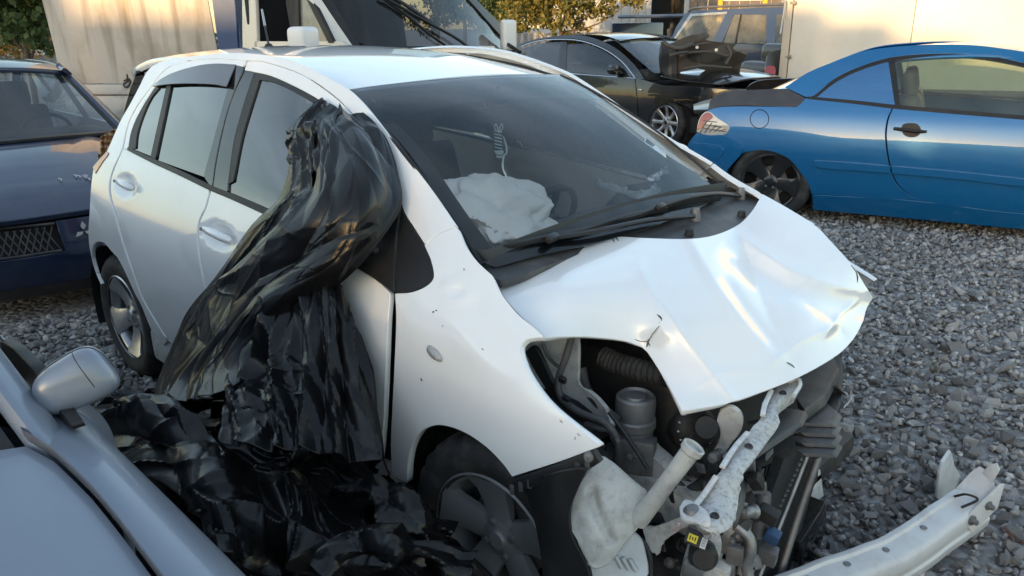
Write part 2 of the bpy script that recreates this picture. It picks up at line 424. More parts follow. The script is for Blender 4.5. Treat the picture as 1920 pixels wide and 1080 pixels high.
# windscreen surface, least-squares quadratic through its measured edges
_w = np.array([(-.912, .517, 1.405), (-.16, .653, 1.0), (-.508, .60, 1.236), (-.333, .61, 1.088), (-.90, .06, 1.430), (-.12, .1, 1.013), (-.5, 0, 1.262)])
_A = np.stack([np.ones(7), _w[:, 0], _w[:, 0]**2, _w[:, 1]**2, _w[:, 0]*_w[:, 1]**2], 1)
_k = np.linalg.lstsq(_A, _w[:, 2], rcond=None)[0]
def ws_z(x, y): return _k[0]+_k[1]*x+_k[2]*x*x+_k[3]*y*y+_k[4]*x*y*y
def g_ws(off=0.): return lambda x, y, z: z-ws_z(x, y)-off

# ---- roof (grid in plan)
rz = interp([-3.0, -2.8, -2.5, -2.1, -1.7, -1.3, -1.05, -.90], [1.40, 1.445, 1.492, 1.515, 1.514, 1.485, 1.45, 1.424])
re = interp([-3.0, -2.8, -2.5, -2.1, -1.5, -1.1, -.9], [.40, .44, .475, .505, .525, .53, .522])
def roof_fn(uv):
    x, y = uv[:, 0], uv[:, 1]; e = y/.53
    return np.stack([x, y, rz(x)-.028*e**2-.012*e**6], 1)
rp_ = [(-.915, -.52, 1), (-.90, -.26), (-.897, 0), (-.90, .26), (-.915, .52, 1)] + [(x, float(re(x))) for x in (-1.2, -1.6, -2.0, -2.4)] + [(-2.9, float(re(-2.9)), 1), (-2.93, 0), (-2.9, -float(re(-2.9)), 1)] + [(x, -float(re(x))) for x in (-2.4, -2.0, -1.6, -1.2)]
panel('roof', spl(rp_, 5), roof_fn, M_WHITE, YA, step=.07, th=.03, roll=.004)
# ---- right side sheet metal, outlines on the body surface
def sp(name, pts, m=M_WHITE, off=0., step=14, mirror=True, th=.014, parent=None, n=6, roll=.0025, warp=None):
    return panel(name, spl(pts, n), pxfn(g_side(off)), m, parent or YA, step, th, roll, mirror, warp=warp)
CUPS = [(411, 442, 32, 25), (236, 348, 20, 22)]
def cup_warp(X, uv):
    X = X.copy()
    for u, v, su, sv in CUPS:
        k = np.hypot((uv[:, 0]-u)/su, (uv[:, 1]-v-(uv[:, 0]-u)*.36)/sv)
        X[:, 1] += .020*np.clip((1-k)*2.6, 0, 1)**.8*(1-.35*np.clip(k, 0, 1)) - .0012*np.exp(-((k-1.06)/.05)**2)
    return X
sp('roof_rail', [(463, 112, 1), (494, 114), (561, 136), (609, 165), (648, 198), (690, 249), (720, 298), (745, 343), (757, 393), (775, 423), (796, 456, 1), (822, 438), (853, 423, 1), (800, 345), (735, 260), (690, 205), (657, 171), (640, 160), (585, 131), (546, 114), (515, 106), (463, 100), (420, 100), (360, 106, 1), (350, 113, 1), (400, 109)], step=10)
qp = sp('quarter_panel', [(349, 115, 1), (310, 129), (281, 164), (253, 202), (238, 235), (227, 281), (213, 312), (205, 337), (204, 362), (215, 404), (228, 453), (245, 503), (261, 550), (281, 588), (313, 639, 1),
     (306, 647, 1), (284, 618), (265, 573), (251, 546), (237, 515), (221, 484), (209, 471), (196, 456), (182, 453), (174, 461), (172, 482), (177, 504), (189, 533, 1),
     (180, 512), (169, 470), (166, 435), (168, 400), (171, 350), (175, 318, 1), (200, 285), (212, 258), (228, 223), (243, 197), (261, 163), (274, 137), (285, 125), (300, 117), (330, 108), (359, 106, 1)], step=9)
rd = sp('rear_door', [(392, 357, 1), (384, 388), (373, 411), (369, 433), (371, 474), (380, 526), (396, 590), (425, 668, 1), (380, 668), (318, 642, 1), (285, 587), (265, 550), (249, 503), (232, 453), (219, 403), (209, 365), (209, 337), (216, 314), (231, 280, 1), (238, 281, 1), (283, 305), (341, 332)], step=6, warp=cup_warp)
sp('rear_door_frame', [(461, 114, 1), (400, 111), (351, 116), (312, 130), (283, 165), (256, 203), (241, 236), (232, 279, 1), (240, 279, 1), (246, 245), (262, 208), (289, 164), (303, 150), (330, 135), (370, 124), (405, 121), (456, 124, 1)], step=9, n=5)
fd = sp('front_door', [(396, 358, 1), (388, 388), (377, 412), (373, 434), (375, 474), (385, 526), (400, 590), (430, 672, 1), (520, 745), (640, 830), (709, 880, 1), (716, 825), (722, 700), (726, 600), (731, 551, 1), (712, 532), (690, 517), (668, 503), (640, 470, 1), (575, 440), (510, 407)], step=7, warp=cup_warp)
sp('front_door_frame', [(465, 115, 1), (494, 117), (560, 139), (607, 168), (646, 201), (687, 251), (716, 299), (735, 340, 1), (722, 352, 1), (700, 305), (672, 258), (640, 220), (598, 186), (550, 160), (507, 141), (472, 133), (459, 131, 1)], step=9, n=5)
# dark pillar trim, window seals
sp('rear_pillar_trim', [(457, 126, 1), (443, 124), (428, 163), (384, 322, 1), (383, 331), (397, 352, 1), (404, 300), (421, 223), (437, 174)], M_PIANO, .001, 12, n=4)
sp('front_pillar_trim', [(460, 132, 1), (475, 136), (472, 148), (455, 200), (438, 265), (427, 345, 1), (424, 360), (400, 350, 1), (407, 300), (424, 223), (440, 174)], M_PIANO, .001, 12, n=4)
sp('window_seal', [(289, 166, 1), (262, 209), (246, 246), (240, 279, 1), (254, 278, 1), (257, 250), (268, 215), (283, 183), (298, 165, 1)], M_BLACKP, .0, 9, n=3)
sp('window_seal', [(477, 136, 1), (507, 143), (550, 162), (597, 188), (640, 222), (671, 260), (698, 306), (720, 352, 1), (707, 352, 1), (690, 306), (664, 266), (632, 230), (593, 197), (550, 171), (510, 153), (486, 149, 1), (470, 200), (453, 258), (437, 340, 1), (427, 345, 1), (440, 265), (456, 200), (472, 148)], M_BLACKP, .0, 9, n=4)
sp('belt_moulding', [(239, 276, 1), (283, 296), (341, 322), (393, 347), (430, 362), (510, 397), (575, 430), (640, 462, 1), (636, 474), (575, 444), (510, 409), (430, 372), (392, 356), (341, 331), (283, 304), (238, 281, 1)], M_BLACKP, .004, 10, n=4)
sp('window_divider', [(312, 160, 1), (320, 160, 1), (291, 298, 1), (282, 294, 1)], M_BLACKP, .002, 10, n=3)
sp('rear_window', [(321, 150, 1), (432, 150, 1), (384, 332, 1), (284, 296, 1)], M_SIDEG, -.006, 12, n=3, th=.004)
sp('rear_quarter_glass', [(302, 152, 1), (318, 160, 1), (287, 294, 1), (252, 280, 1), (255, 250, 1), (267, 215, 1), (282, 180, 1)], M_SIDEG, -.006, 12, n=1, th=.004)
sp('front_window', [(479, 140, 1), (507, 146), (550, 165), (595, 191), (640, 225), (672, 262), (700, 310), (715, 352), (735, 420), (640, 470, 1), (510, 403), (430, 366, 1), (440, 290), (462, 190)], M_SIDEG, -.007, 12, n=4, th=.004)
# rain visor above the rear window: stands off the door at its lower edge
def visor_fn(uv):
    b = hit(uv, g_side(.004)); lowy = np.interp(uv[:, 0], [285, 320, 403, 424, 445], [163, 158, 158, 162, 150]); topy = np.interp(uv[:, 0], [285, 300, 325, 370, 405, 442], [160, 149, 136, 123, 119, 121])
    k = np.clip((uv[:, 1]-topy)/np.maximum(lowy-topy, 4), 0, 1)**1.3
    c = WF.loc(CAM); d = b-c
    return c + d*(1-.0095*k)[:, None]
panel('rain_visor', spl([(285, 161, 1), (300, 149), (325, 136), (370, 123), (405, 119), (442, 121, 1), (436, 134), (424, 162, 1), (403, 158), (360, 156), (320, 157)], 5), visor_fn, mat('smoked_acrylic', (.05, .045, .055), .12, coat=.5), YA, 7, .003, .001)
# fender
def dent(X, uv):
    X = X.copy(); u, v = uv[:, 0], uv[:, 1]
    d1 = np.hypot((u-858)/42, (v-545)/30); X[:, 1] += .007*np.exp(-d1**2)*np.cos(d1*5)
    # soft diagonal crease down the wing towards the lamp
    s = (u-850)*.80-(v-560)*.60; t = (u-850)*.60+(v-560)*.80
    k = np.clip((t+20)/60, 0, 1)*np.clip((190-t)/80, 0, 1)
    X[:, 1] += .008*k*np.exp(-np.abs(s-18)/16) - .004*k*np.exp(-((s+26)/22)**2)
    return X
FEND = [(796, 459, 1), (822, 441), (854, 426, 1), (870, 460), (893, 490), (921, 516, 1), (940, 553), (972, 592), (1000, 614), (1018, 631, 1), (1000, 632), (984, 637), (975, 650), (978, 672), (990, 700), (1011, 733), (1040, 766), (1080, 800), (1108, 822), (1125, 836, 1), (1050, 864), (960, 893, 1), (945, 872), (920, 845), (895, 825), (870, 810), (840, 799), (815, 797), (790, 808), (774, 830), (765, 860), (762, 905, 1), (735, 890, 1), (733, 830), (735, 780), (739, 700), (743, 600), (741, 551, 1), (770, 549), (799, 537), (813, 520), (809, 490)]
sp('front_fender', FEND, step=9, mirror=False, warp=dent, th=.02)
sp('front_fender', FEND, step=16, mirror=True, th=.02).hide_render = False
_f = [o for o in YA.children if o.name.startswith('front_fender')]
bpy.data.objects.remove(_f[1])                # keep the dented right wing and the mirrored left one
# mirror base ("sail") and the stub of the mirror arm
sp('mirror_sail', [(740, 548, 1), (770, 546), (798, 534), (811, 519), (807, 490), (793, 460), (772, 425), (751, 392, 1), (744, 430), (741, 490)], M_BLACKP, .003, 10, n=5)
sp('mirror_sail', [(737, 548, 1), (712, 529), (690, 514), (665, 500, 1), (690, 470), (715, 430), (747, 388, 1), (741, 430), (738, 490)], M_BLACKP, .012, 10, n=5, th=.02)
tube('sail_seam', [hit1(750, 390, g_side(.006)), hit1(744, 440, g_side(.006)), hit1(739, 547, g_side(.006))], .004, M_RUBBER, YA, 6)
# mirrors: right one mostly under the sheet, left one whole
def mirror_shell(cx, cy, cz, sgn, m=M_WHITE, parent=YA, s=1.):
    prof = [(.001, -.055), (.055, -.05), (.078, -.03), (.085, 0), (.078, .03), (.05, .05)]
    o = lathe('mirror_housing', prof, (0, 0, 0), (1, 0, 0), m, parent, 28)
    o.scale = (s*1.15, s*1.25, s*.82); o.location = (cx, cy, cz); o.rotation_euler = (0, 0, sgn*rad(-12))
    g = lathe('mirror_glass', [(.001, -.046), (.06, -.047), (.072, -.044)], (0, 0, 0), (1, 0, 0), mat('mirror_face', (.7, .72, .74), .03, 1.), o, 28)
    return o
_mm = hit1(660, 458, g_side(.085)); mirror_shell(_mm[0], _mm[1], _mm[2], -1, s=.72); mirror_shell(-.62, .93, 1.04, 1)
tube('mirror_arm', [_mm+np.array([.06, .10, -.03]), _mm+np.array([.03, .07, -.03]), _mm+np.array([0, .03, -.01])], [.016, .016, .02], M_BLACKP, YA)
tube('mirror_arm', [(-.52, .76, .97), (-.56, .85, .98), (-.6, .92, .99)], [.035, .03, .04], M_BLACKP, YA)
# door handles with their round recess
def handle(u, v, du, dv, su, sv):
    pts = [hit1(u-du+du*2*t, v-dv+dv*2*t, g_side(.012+.016*math.sin(math.pi*t))) for t in np.linspace(0, 1, 6)]
    tube('door_handle', pts, [.010, .015, .016, .016, .015, .009], M_WHITE, YA, 12)
    a = pts[0]; lathe('lock_barrel', [(.001, .014), (.006, .014), (.007, .008)], a, (0, -1, .15), M_ALU, YA, 14)
handle(408, 441, 26, 12, 31, 24); handle(234, 347, 15, 8, 19, 21)
# amber/clear side repeater
rep = [hit1(815+16*math.cos(a)*.85+5*math.sin(a), 663+14*math.sin(a)+7*math.cos(a), g_side(.002)) for a in np.linspace(0, 2*math.pi, 25)[:-1]]
cen = np.mean(rep, 0)
vs = [*rep]+[cen+(p-cen)*.75+np.array([0, -.008, .001]) for p in rep]+[cen+np.array([0, -.011, .001])]; n_ = 24
mesh_obj('side_repeater', vs, [(i, (i+1) % n_, n_+(i+1) % n_, n_+i) for i in range(n_)]+[(n_+i, n_+(i+1) % n_, 2*n_) for i in range(n_)], mat('repeater_lens', (.42, .41, .40), .15, .3, coat=1., bump=.5, bscale=260.), YA)
# ---- windscreen, frit band, shade band
WSP = [(653, 168, 1), (700, 161), (780, 152), (860, 145), (960, 140), (1047, 139, 1), (1100, 167), (1160, 207), (1220, 253), (1290, 311), (1335, 348), (1350, 366, 1), (1290, 400), (1130, 452), (1010, 478), (930, 500, 1), (905, 489), (850, 410), (770, 290), (690, 204)]
panel('windscreen', spl(WSP, 6), pxfn(g_ws(0.)), M_WS, YA, 11, .005, .001)
M_FRIT = mat('frit', (.008, .008, .009), .35)
panel('frit_band', spl([(651, 168, 1), (688, 204), (768, 290), (848, 410), (903, 490), (930, 502, 1), (1010, 480), (1130, 452), (1290, 400), (1352, 366, 1), (1335, 347, 1), (1328, 354), (1285, 380), (1130, 428), (1010, 452), (935, 470), (905, 440), (872, 396), (792, 282), (716, 206), (680, 170, 1)], 5), pxfn(g_ws(-.010)), M_FRIT, YA, 8, .002, .0005)
panel('shade_band', spl([(655, 170, 1), (700, 163), (780, 154), (860, 147), (960, 142), (1045, 141, 1), (1100, 168), (1128, 187, 1), (1060, 183), (1000, 184), (920, 188), (850, 197), (780, 212), (725, 232, 1), (690, 204)], 5), pxfn(g_ws(-.008)), M_SHADE, YA, 9, .002, .0005)
# black gutter trims either side of the roof, and along the left screen edge
for s in (-1, 1):
    pts = [(x, s*(float(re(x))+.004), float(rz(x))-.036) for x in (-.95, -1.2, -1.6, -2.0)]
    strip('roof_gutter', pts, .014, M_BLACKP, YA, .008)
    ed = [(x_, s*y_, float(ws_z(x_, y_))-.003) for x_, y_ in ((-.90, .517), (-.75, .548), (-.53, .592), (-.35, .618), (-.17, .648))]
    strip('screen_moulding', ed, .012, M_BLACKP, YA, .008, up=(0.4, s*.5, .75))
# antenna
ab = np.array([-2.29, 0, 1.508]); at_ = P(491, 18, x=-2.46)
lathe('antenna_base', [(.001, .016), (.012, .014), (.02, .004), (.022, -.004)], ab, (0, 0, 1), M_BLACKP, YA, 16)
tube('antenna', [ab+[0, 0, .01], ab*.5+at_*.5, at_], [.005, .0045, .003], M_BLACKP, YA, 8); tube('antenna_tip', [ab*.45+at_*.55, at_], [.006, .005], M_GALV, YA, 8, n=2)
# ---- cowl under the screen
def cowl_z(x, y): return .985-.22*(x+.15)-.02*y*y
cw = [(905, 490, 1), (930, 487), (1010, 464), (1130, 438), (1290, 392), (1345, 362, 1), (1375, 350), (1412, 362, 1), (1425, 375), (1410, 405), (1385, 432), (1340, 455), (1290, 463), (1200, 462), (1145, 462), (1090, 475), (1020, 500), (945, 525), (925, 520, 1)]
panel('cowl_panel', spl(cw, 5), pxfn(lambda x, y, z: z-cowl_z(x, y)), M_DARKP, YA, 16, .02, .002)
for u, v in ((1390, 406), (1292, 441)):
    c = hit1(u, v, lambda x, y, z: z-cowl_z(x, y)); lathe('cowl_stop', [(.001, .022), (.012, .02), (.016, 0)], c, (0, 0, 1), M_RUBBER, YA, 14)
# wipers: blades lie along the foot of the screen
def wiper(blade, arm, pivot):
    bl = [hit1(u, v, g_ws(.014)) for u, v in blade]
    strip('wiper_blade', bl, [.008, .015, .018, .015, .008], M_BLACKP, YA, .016, up=(.45, 0, .9))
    ar = [hit1(u, v, g_ws(.030 if 0 < i < len(arm)-1 else .022)) for i, (u, v) in enumerate(arm)]
    strip('wiper_arm', ar, [.012, .014, .016, .02], M_BLACKP, YA, .010, up=(.45, 0, .9))
    c = hit1(*arm[0], g_ws(.026)); box('wiper_joint', c, (.022, .055, .022), M_BLACKP, YA, (0, .5, .2), .008)
    p = hit1(*pivot, lambda x, y, z: z-cowl_z(x, y)-.01); lathe('wiper_pivot', [(.001, .03), (.014, .028), (.018, .01), (.02, -.02)], p, (0, 0, 1), M_STEEL, YA, 18)
wiper([(928, 466), (1000, 450), (1090, 432), (1180, 404), (1250, 392)], [(1035, 446), (1120, 432), (1220, 412), (1300, 404)], (1303, 406))
wiper([(1130, 420), (1190, 405), (1235, 388), (1290, 375), (1350, 372)], [(1238, 388), (1290, 371), (1340, 363), (1386, 366)], (1388, 366))
# ---- hood: crumpled sheet, heights read along its outline and folds
HC = [(925, 510, .950), (1020, 480, .962), (1145, 443, .985), (1290, 447, .975), (1385, 420, .985), (1430, 363, 1.035), (1480, 392, .995), (1530, 425, .945), (1600, 500, .845), (1637, 558, .745), (1600, 635, .705), (1500, 703, .712), (1430, 733, .715), (1365, 755, .720), (1280, 769, .725), (1240, 700, .765), (1208, 652, .800), (1110, 631, .842), (1022, 632, .868), (975, 590, .902), (940, 550, .930),
      (1060, 540, .945), (1150, 560, .915), (1250, 540, .922), (1250, 620, .857), (1350, 560, .887), (1350, 660, .803), (1430, 600, .83), (1450, 520, .885), (1520, 600, .795), (1560, 560, .80), (1400, 480, .93)]
h_tps = tps(HC, 3e-3)
def seg_dist(u, v, pl):
    """signed distance (right of travel +) and arc position to a polyline"""
    best = np.full(u.shape, 1e9); sg = np.zeros(u.shape); arc = np.zeros(u.shape); acc = 0.; tot = sum(math.dist(a, b) for a, b in zip(pl, pl[1:]))
    for (x0, y0), (x1, y1) in zip(pl, pl[1:]):
        L = math.dist((x0, y0), (x1, y1)); tx, ty = (x1-x0)/L, (y1-y0)/L
        s = np.clip((u-x0)*tx+(v-y0)*ty, 0, L); dx, dy = u-x0-tx*s, v-y0-ty*s; d = np.hypot(dx, dy)
        q = d < best; best = np.where(q, d, best); sg = np.where(q, np.sign(dx*ty-dy*tx), sg); arc = np.where(q, (acc+s)/tot, arc); acc += L
    return best*sg, arc
def hood_z(u, v):
    z = h_tps(u, v)
    # character line near the right edge: a low narrow ridge
    d, a = seg_dist(u, v, [(1225, 545), (1290, 640), (1372, 745)])
    z = z + .006*np.exp(-np.abs(d)/9)*np.clip(a*5, 0, 1)
    # long buckle: crest at the left line, falling away to the right line
    d, a = seg_dist(u, v, [(1288, 440), (1340, 530), (1410, 620), (1487, 690)])
    wd = np.interp(a, [0, .35, .7, 1], [92, 74, 40, 6]); k = np.clip(1.08-a, 0, 1)
    prof = np.where(d < 0, .35*np.exp(d/18.), np.where(d < wd, .35-1.35*d/np.maximum(wd, 1), -1.*np.exp(-(d-wd)/70.)))
    z = z + .0275*prof*np.clip(k*3, 0, 1)*np.clip(wd/92, .15, 1)
    # inner pleat of the buckle
    d, a = seg_dist(u, v, [(1352, 515), (1400, 585), (1470, 672)])
    z = z - .006*np.exp(-(d/11)**2)*np.clip(a*6, 0, 1)*np.clip((1-a)*5, 0, 1)
    for pl_, am, wd_ in (([(1190, 470), (1225, 560), (1250, 640)], .0035, 7.), ([(1420, 700), (1500, 640), (1590, 600)], .0045, 8.), ([(1540, 640), (1575, 590), (1612, 560)], .006, 7.), ([(1300, 730), (1350, 700), (1420, 690)], .003, 6.), ([(1500, 560), (1560, 600), (1590, 640)], -.004, 7.)):
        d, a = seg_dist(u, v, pl_); z = z + am*np.exp(-np.abs(d)/wd_)*np.clip(a*5, 0, 1)*np.clip((1-a)*5, 0, 1)
    # second crest towards the left edge, steep drop beyond it
    d, a = seg_dist(u, v, [(1372, 428), (1420, 468), (1480, 506), (1560, 534), (1622, 547)])
    far = -d
    z = z + (.0055*np.exp(-np.abs(d)/13)-.009*np.exp(-((far-34)/22)**2)*(far > -20))*np.clip(a*7, 0, 1)
    return z
def hood_fn(uv):
    z = hood_z(uv[:, 0], uv[:, 1]); r = rays(uv); t = (z-CAM[2])/r[:, 2]
    return CAM + r*t[:, None]
HOOD = [(925, 511, 1), (945, 506), (1020, 481), (1090, 456), (1145, 444), (1200, 446), (1290, 448), (1340, 441), (1385, 421), (1410, 396), (1430, 364, 1), (1480, 392), (1530, 424), (1560, 455), (1600, 500), (1622, 535), (1637, 558, 1), (1625, 578), (1618, 602), (1600, 635), (1570, 665), (1500, 705), (1430, 733), (1365, 755), (1280, 769, 1), (1250, 715), (1216, 662), (1204, 650, 1), (1170, 638), (1110, 631), (1060, 630), (1023, 632, 1), (1000, 611), (974, 589), (942, 550)]
panel('hood', spl(HOOD, 6), hood_fn, M_WHITE, YA, 4.2, .016, .003)
M_CRACK = mat('bare_crack', (.05, .05, .05), .6)
def crack(pts, w=.0022):
    q = hood_fn(np.array(pts, float)); strip('paint_crack', [p+np.array([0, 0, .0012]) for p in q], [w*.4, w*1.6, w, w*1.4, w*.3], M_CRACK, YA, .0012, n=2)
crack([(1232, 590), (1240, 598), (1236, 606)], .004); crack([(1236, 612), (1224, 626), (1216, 640), (1212, 652)], .006); crack([(1190, 637), (1203, 641), (1213, 641), (1219, 650)], .003); crack([(1212, 641), (1218, 636), (1222, 632)], .003)
crack([(1476, 680), (1484, 684), (1490, 690)], .006); crack([(1596, 498), (1606, 512), (1608, 530)], .004); crack([(1148, 446), (1152, 455)], .003); crack([(1154, 445), (1160, 452)], .003)
_q = random.Random(3)
for u, v in ((818, 582), (812, 585), (870, 505), (905, 655), (1085, 815), (1090, 800), (1078, 822), (862, 528), (845, 605), (830, 612), (790, 712), (1052, 790), (700, 505), (640, 480)):
    c = hit1(u, v, g_side(.0012)); w_ = _q.uniform(.003, .006); a = _q.uniform(0, 6)
    strip('paint_chip', [c+np.array([math.cos(a)*w_, 0, math.sin(a)*w_])*k for k in (-1, 0, 1)], [w_*.3, w_, w_*.2], M_CRACK if _q.random() < .5 else M_WHITE2, YA, .001, up=(.1, -1, .2), n=2)
# ---- wheels
def wheel(parent, c, out, R=.302, rr=.203, wdt=.185, spokes=5, rim=M_RIM, steer=0., lugs=4, style=0, rot0=0., tread=True):
    w = sub_empty('wheel', parent, tuple(c))
    a = np.array([math.sin(steer)*(-out), out*math.cos(steer), 0]); h = wdt/2
    prof = [(rr-.012, -h*.8), (rr+.004, -h*.86), (rr+.03, -h*.98), (R-.045, -h), (R-.016, -h*.86), (R-.004, -h*.7), (R-.001, -h*.42), (R-.009, -h*.40), (R-.009, -h*.34), (R, -h*.32), (R, -h*.04), (R-.009, -h*.02), (R-.009, h*.04), (R, h*.06), (R, h*.32), (R-.009, h*.34), (R-.009, h*.40), (R-.001, h*.42), (R-.004, h*.7), (R-.016, h*.86), (R-.03, h*.94), (R-.045, h), (R-.06, h*1.0), (rr+.03, h*.97), (rr+.012, h*.93), (rr+.004, h*.86), (rr-.012, h*.8)]
    def md(j, k, r, hh):
        if tread and j in (4, 5, 6, 17, 18, 19) and (k//2) % 2: return r-.008, hh
        return r, hh
    lathe('tyre', prof, (0, 0, 0), a, M_RUBBER, w, 120, 40, md)
    lathe('rim', [(rr-.004, h*.92), (rr+.002, h*.88), (rr-.004, h*.80), (rr-.02, h*.74), (rr-.028, h*.5), (rr-.03, -h*.2), (rr-.02, -h*.8), (rr, -h*.85)], (0, 0, 0), a, rim, w, 64)
    lathe('brake_disc', [(.001, h*.0), (.125, h*.0), (.125, -.02), (.001, -.02)], (0, 0, 0), a, M_STEEL, w, 40)
    lathe('wheel_back', [(.001, -h*.35), (rr-.03, -h*.35)], (0, 0, 0), a, M_INT, w, 32)
    ax, u, v = basis(a)
    lathe('hub', [(.001, h*.60), (.028, h*.60), (.032, h*.56), (.060, h*.50), (.078, h*.44), (.07, h*.2)], (0, 0, 0), a, rim, w, 40)
    lathe('hub_cap', [(.001, h*.67), (.024, h*.66), (.028, h*.6)], (0, 0, 0), a, rim if style == 0 else M_BLACKP, w, 24)
    for k in range(spokes):
        t0 = rot0+2*math.pi*k/spokes
        vs = []; fs = []
        stn = [(.045, .046, .52, .30), (.075, .046, .50, .25), (.11, .046, .56, .26), (.15, .052, .68, .36), (.178, .066, .80, .46), (rr-.006, .085, .86, .6)] if style == 0 else [(.045, .036, .50, .3), (.08, .022, .46, .25), (.12, .019, .52, .26), (.16, .022, .66, .38), (rr-.008, .03, .80, .6)]
        sc = rr/.203
        for r, hw, ht, hb in stn:
            if r > .05: r = r*sc if r < rr-.01 else r
            for q, (sx, hh) in enumerate(((-1, hb), (-1, ht-.07), (-.62, ht), (.62, ht), (1, ht-.07), (1, hb))):
                an = t0+sx*hw*sc/max(r, .05); vs.append(ax*h*hh+r*(math.cos(an)*u+math.sin(an)*v))
        for i in range(len(stn)-1):
            for q in range(5): fs.append((i*6+q, i*6+q+1, i*6+q+7, i*6+q+6))
        mesh_obj('spoke', vs, fs, rim, w, True, 45)
    for k in range(lugs):
        t0 = rot0+.3+2*math.pi*k/lugs; p = .05*(math.cos(t0)*u+math.sin(t0)*v)
        lathe('lug_nut', [(.001, h*.62), (.009, h*.61), (.011, h*.5)], p, a, M_STEEL, w, 10)
    return w
wheel(YA, (-2.46, -.715, .302), -1, rot0=.35); wheel(YA, (-2.46, .715, .302), 1)
wheel(YA, (.01, -.735, .296), -1, rim=M_RIMD, steer=.06, rot0=-math.pi/2+.12); wheel(YA, (.0, .725, .302), 1, rim=M_RIMD)
# wheel arch liners, floor and inner shell so no panel gap looks through the car
for x0 in (-2.46, 0.0):
    for s in (-1, 1):
        pts = []; fs = []; N = 22
        for i in range(N):
            a = (-.35 if x0 < -1 else .95)+(math.pi+(.7 if x0 < -1 else -.6))*i/(N-1)
            for y in (.55, .815): pts.append((x0+.345*math.cos(a), s*y, .31+.345*math.sin(a)))
        for i in range(N-1): fs.append((2*i, 2*i+1, 2*i+3, 2*i+2))
        pts2 = len(pts); pts.append((x0, s*.55, .31))
        for i in range(N-1): fs.append((2*i, 2*i+2, pts2))
        mesh_obj('wheel_arch_liner', pts, fs, M_BLACKP, YA)
box('floor_pan', (-1.35, 0, .24), (2.7, 1.45, .12), M_INT, YA, bev=.03)
for s in (-1, 1): box('sill', (-1.25, s*.79, .27), (1.75, .06, .14), M_WHITE2, YA, bev=.02)
box('firewall', (-.33, 0, .55), (.06, 1.4, .62), M_INT, YA, bev=.02)
# tailgate, rear bumper and lamp
def rear_fn(uv):
    y, z = uv[:, 0], uv[:, 1]; x = np.interp(z, [.25, .5, .62, .95, 1.1, 1.3, 1.45], [-2.93, -3.0, -3.01, -2.97, -2.93, -2.84, -2.74])+.18*y*y
    return np.stack([x, y, z], 1)
panel('tailgate', [(-.62, .62), (.62, .62), (.60, .95), (-.60, .95)], rear_fn, M_WHITE, YA, .08, .02, .003)
panel('rear_bumper', [(-.64, .26), (.64, .26), (.65, .60), (-.65, .60)], rear_fn, M_WHITE, YA, .08, .03, .003)
panel('rear_screen', [(-.57, .97), (.57, .97), (.46, 1.40), (-.46, 1.40)], rear_fn, M_SIDEG, YA, .08, .006, .001)
for s in (-1, 1):
    pts = [rear_fn(np.array([(s*y, z)]))[0] for y, z in ((.46, .74), (.57, .74), (.57, .95), (.52, 1.06), (.44, 1.04), (.46, .9))]
    prism('tail_lamp', pts, (-.03, s*.01, 0), mat('red_lens', (.35, .02, .015), .12, coat=1.), YA)
lamp = [(174, 313, 1), (186, 299), (200, 284, 1), (203, 288), (192, 303), (178, 325, 1)]
panel('tail_lamp_edge', spl(lamp, 3), pxfn(g_side(.004)), mat('red_lens', (.35, .02, .015), .12, coat=1.), YA, 6, .01, .001)
# brown tape / torn card over the broken rear corner
def wrap_fn(uv):
    b = P(205, 270, x=-2.98); r = rays(uv); t = (-2.985+.02*np.sin(uv[:, 0]*.7)+.015*np.sin(uv[:, 1]*.55)-CAM[0])/r[:, 0]
    return CAM+r*t[:, None]
wr = panel('brown_wrap', spl([(218, 242, 1), (205, 248), (190, 257), (187, 270), (185, 285), (184, 298, 1), (196, 290), (205, 272), (213, 258)], 3), wrap_fn, mat('brown_tape', (.40, .23, .10), .35, coat=.3, var=.2, vscale=30), YA, 4, .003, .001)
wr['label'] = 'crumpled brown tape over the rear corner'
# ---- cabin
M_HEAD = mat('headliner', (.32, .33, .33), .9)
panel('headliner', [(-.98, -.5), (-.98, .5), (-2.7, .44), (-2.7, -.44)], lambda uv: roof_fn(uv)-np.array([0, 0, .045]), M_HEAD, YA, .15, .01, .001)
def dash_fn(uv):
    x, y = uv[:, 0], uv[:, 1]; z = np.interp(x, [-.78, -.72, -.62, -.45, -.2], [.70, .80, .885, .925, .955])-.03*(y/.65)**2
    z += .035*np.exp(-((x+.55)/.14)**2)*np.exp(-((y-.37)/.2)**2)+.02*np.exp(-((x+.5)/.12)**2)*np.exp(-((y)/.16)**2)
    return np.stack([x, y, z], 1)
panel('dashboard', [(-.17, -.62), (-.17, .62), (-.5, .68), (-.78, .68), (-.78, -.68), (-.5, -.68)], dash_fn, M_DASH, YA, .04, .10, .004)
box('dash_front', (-.76, 0, .58), (.1, 1.34, .3), M_DASH, YA, bev=.04)
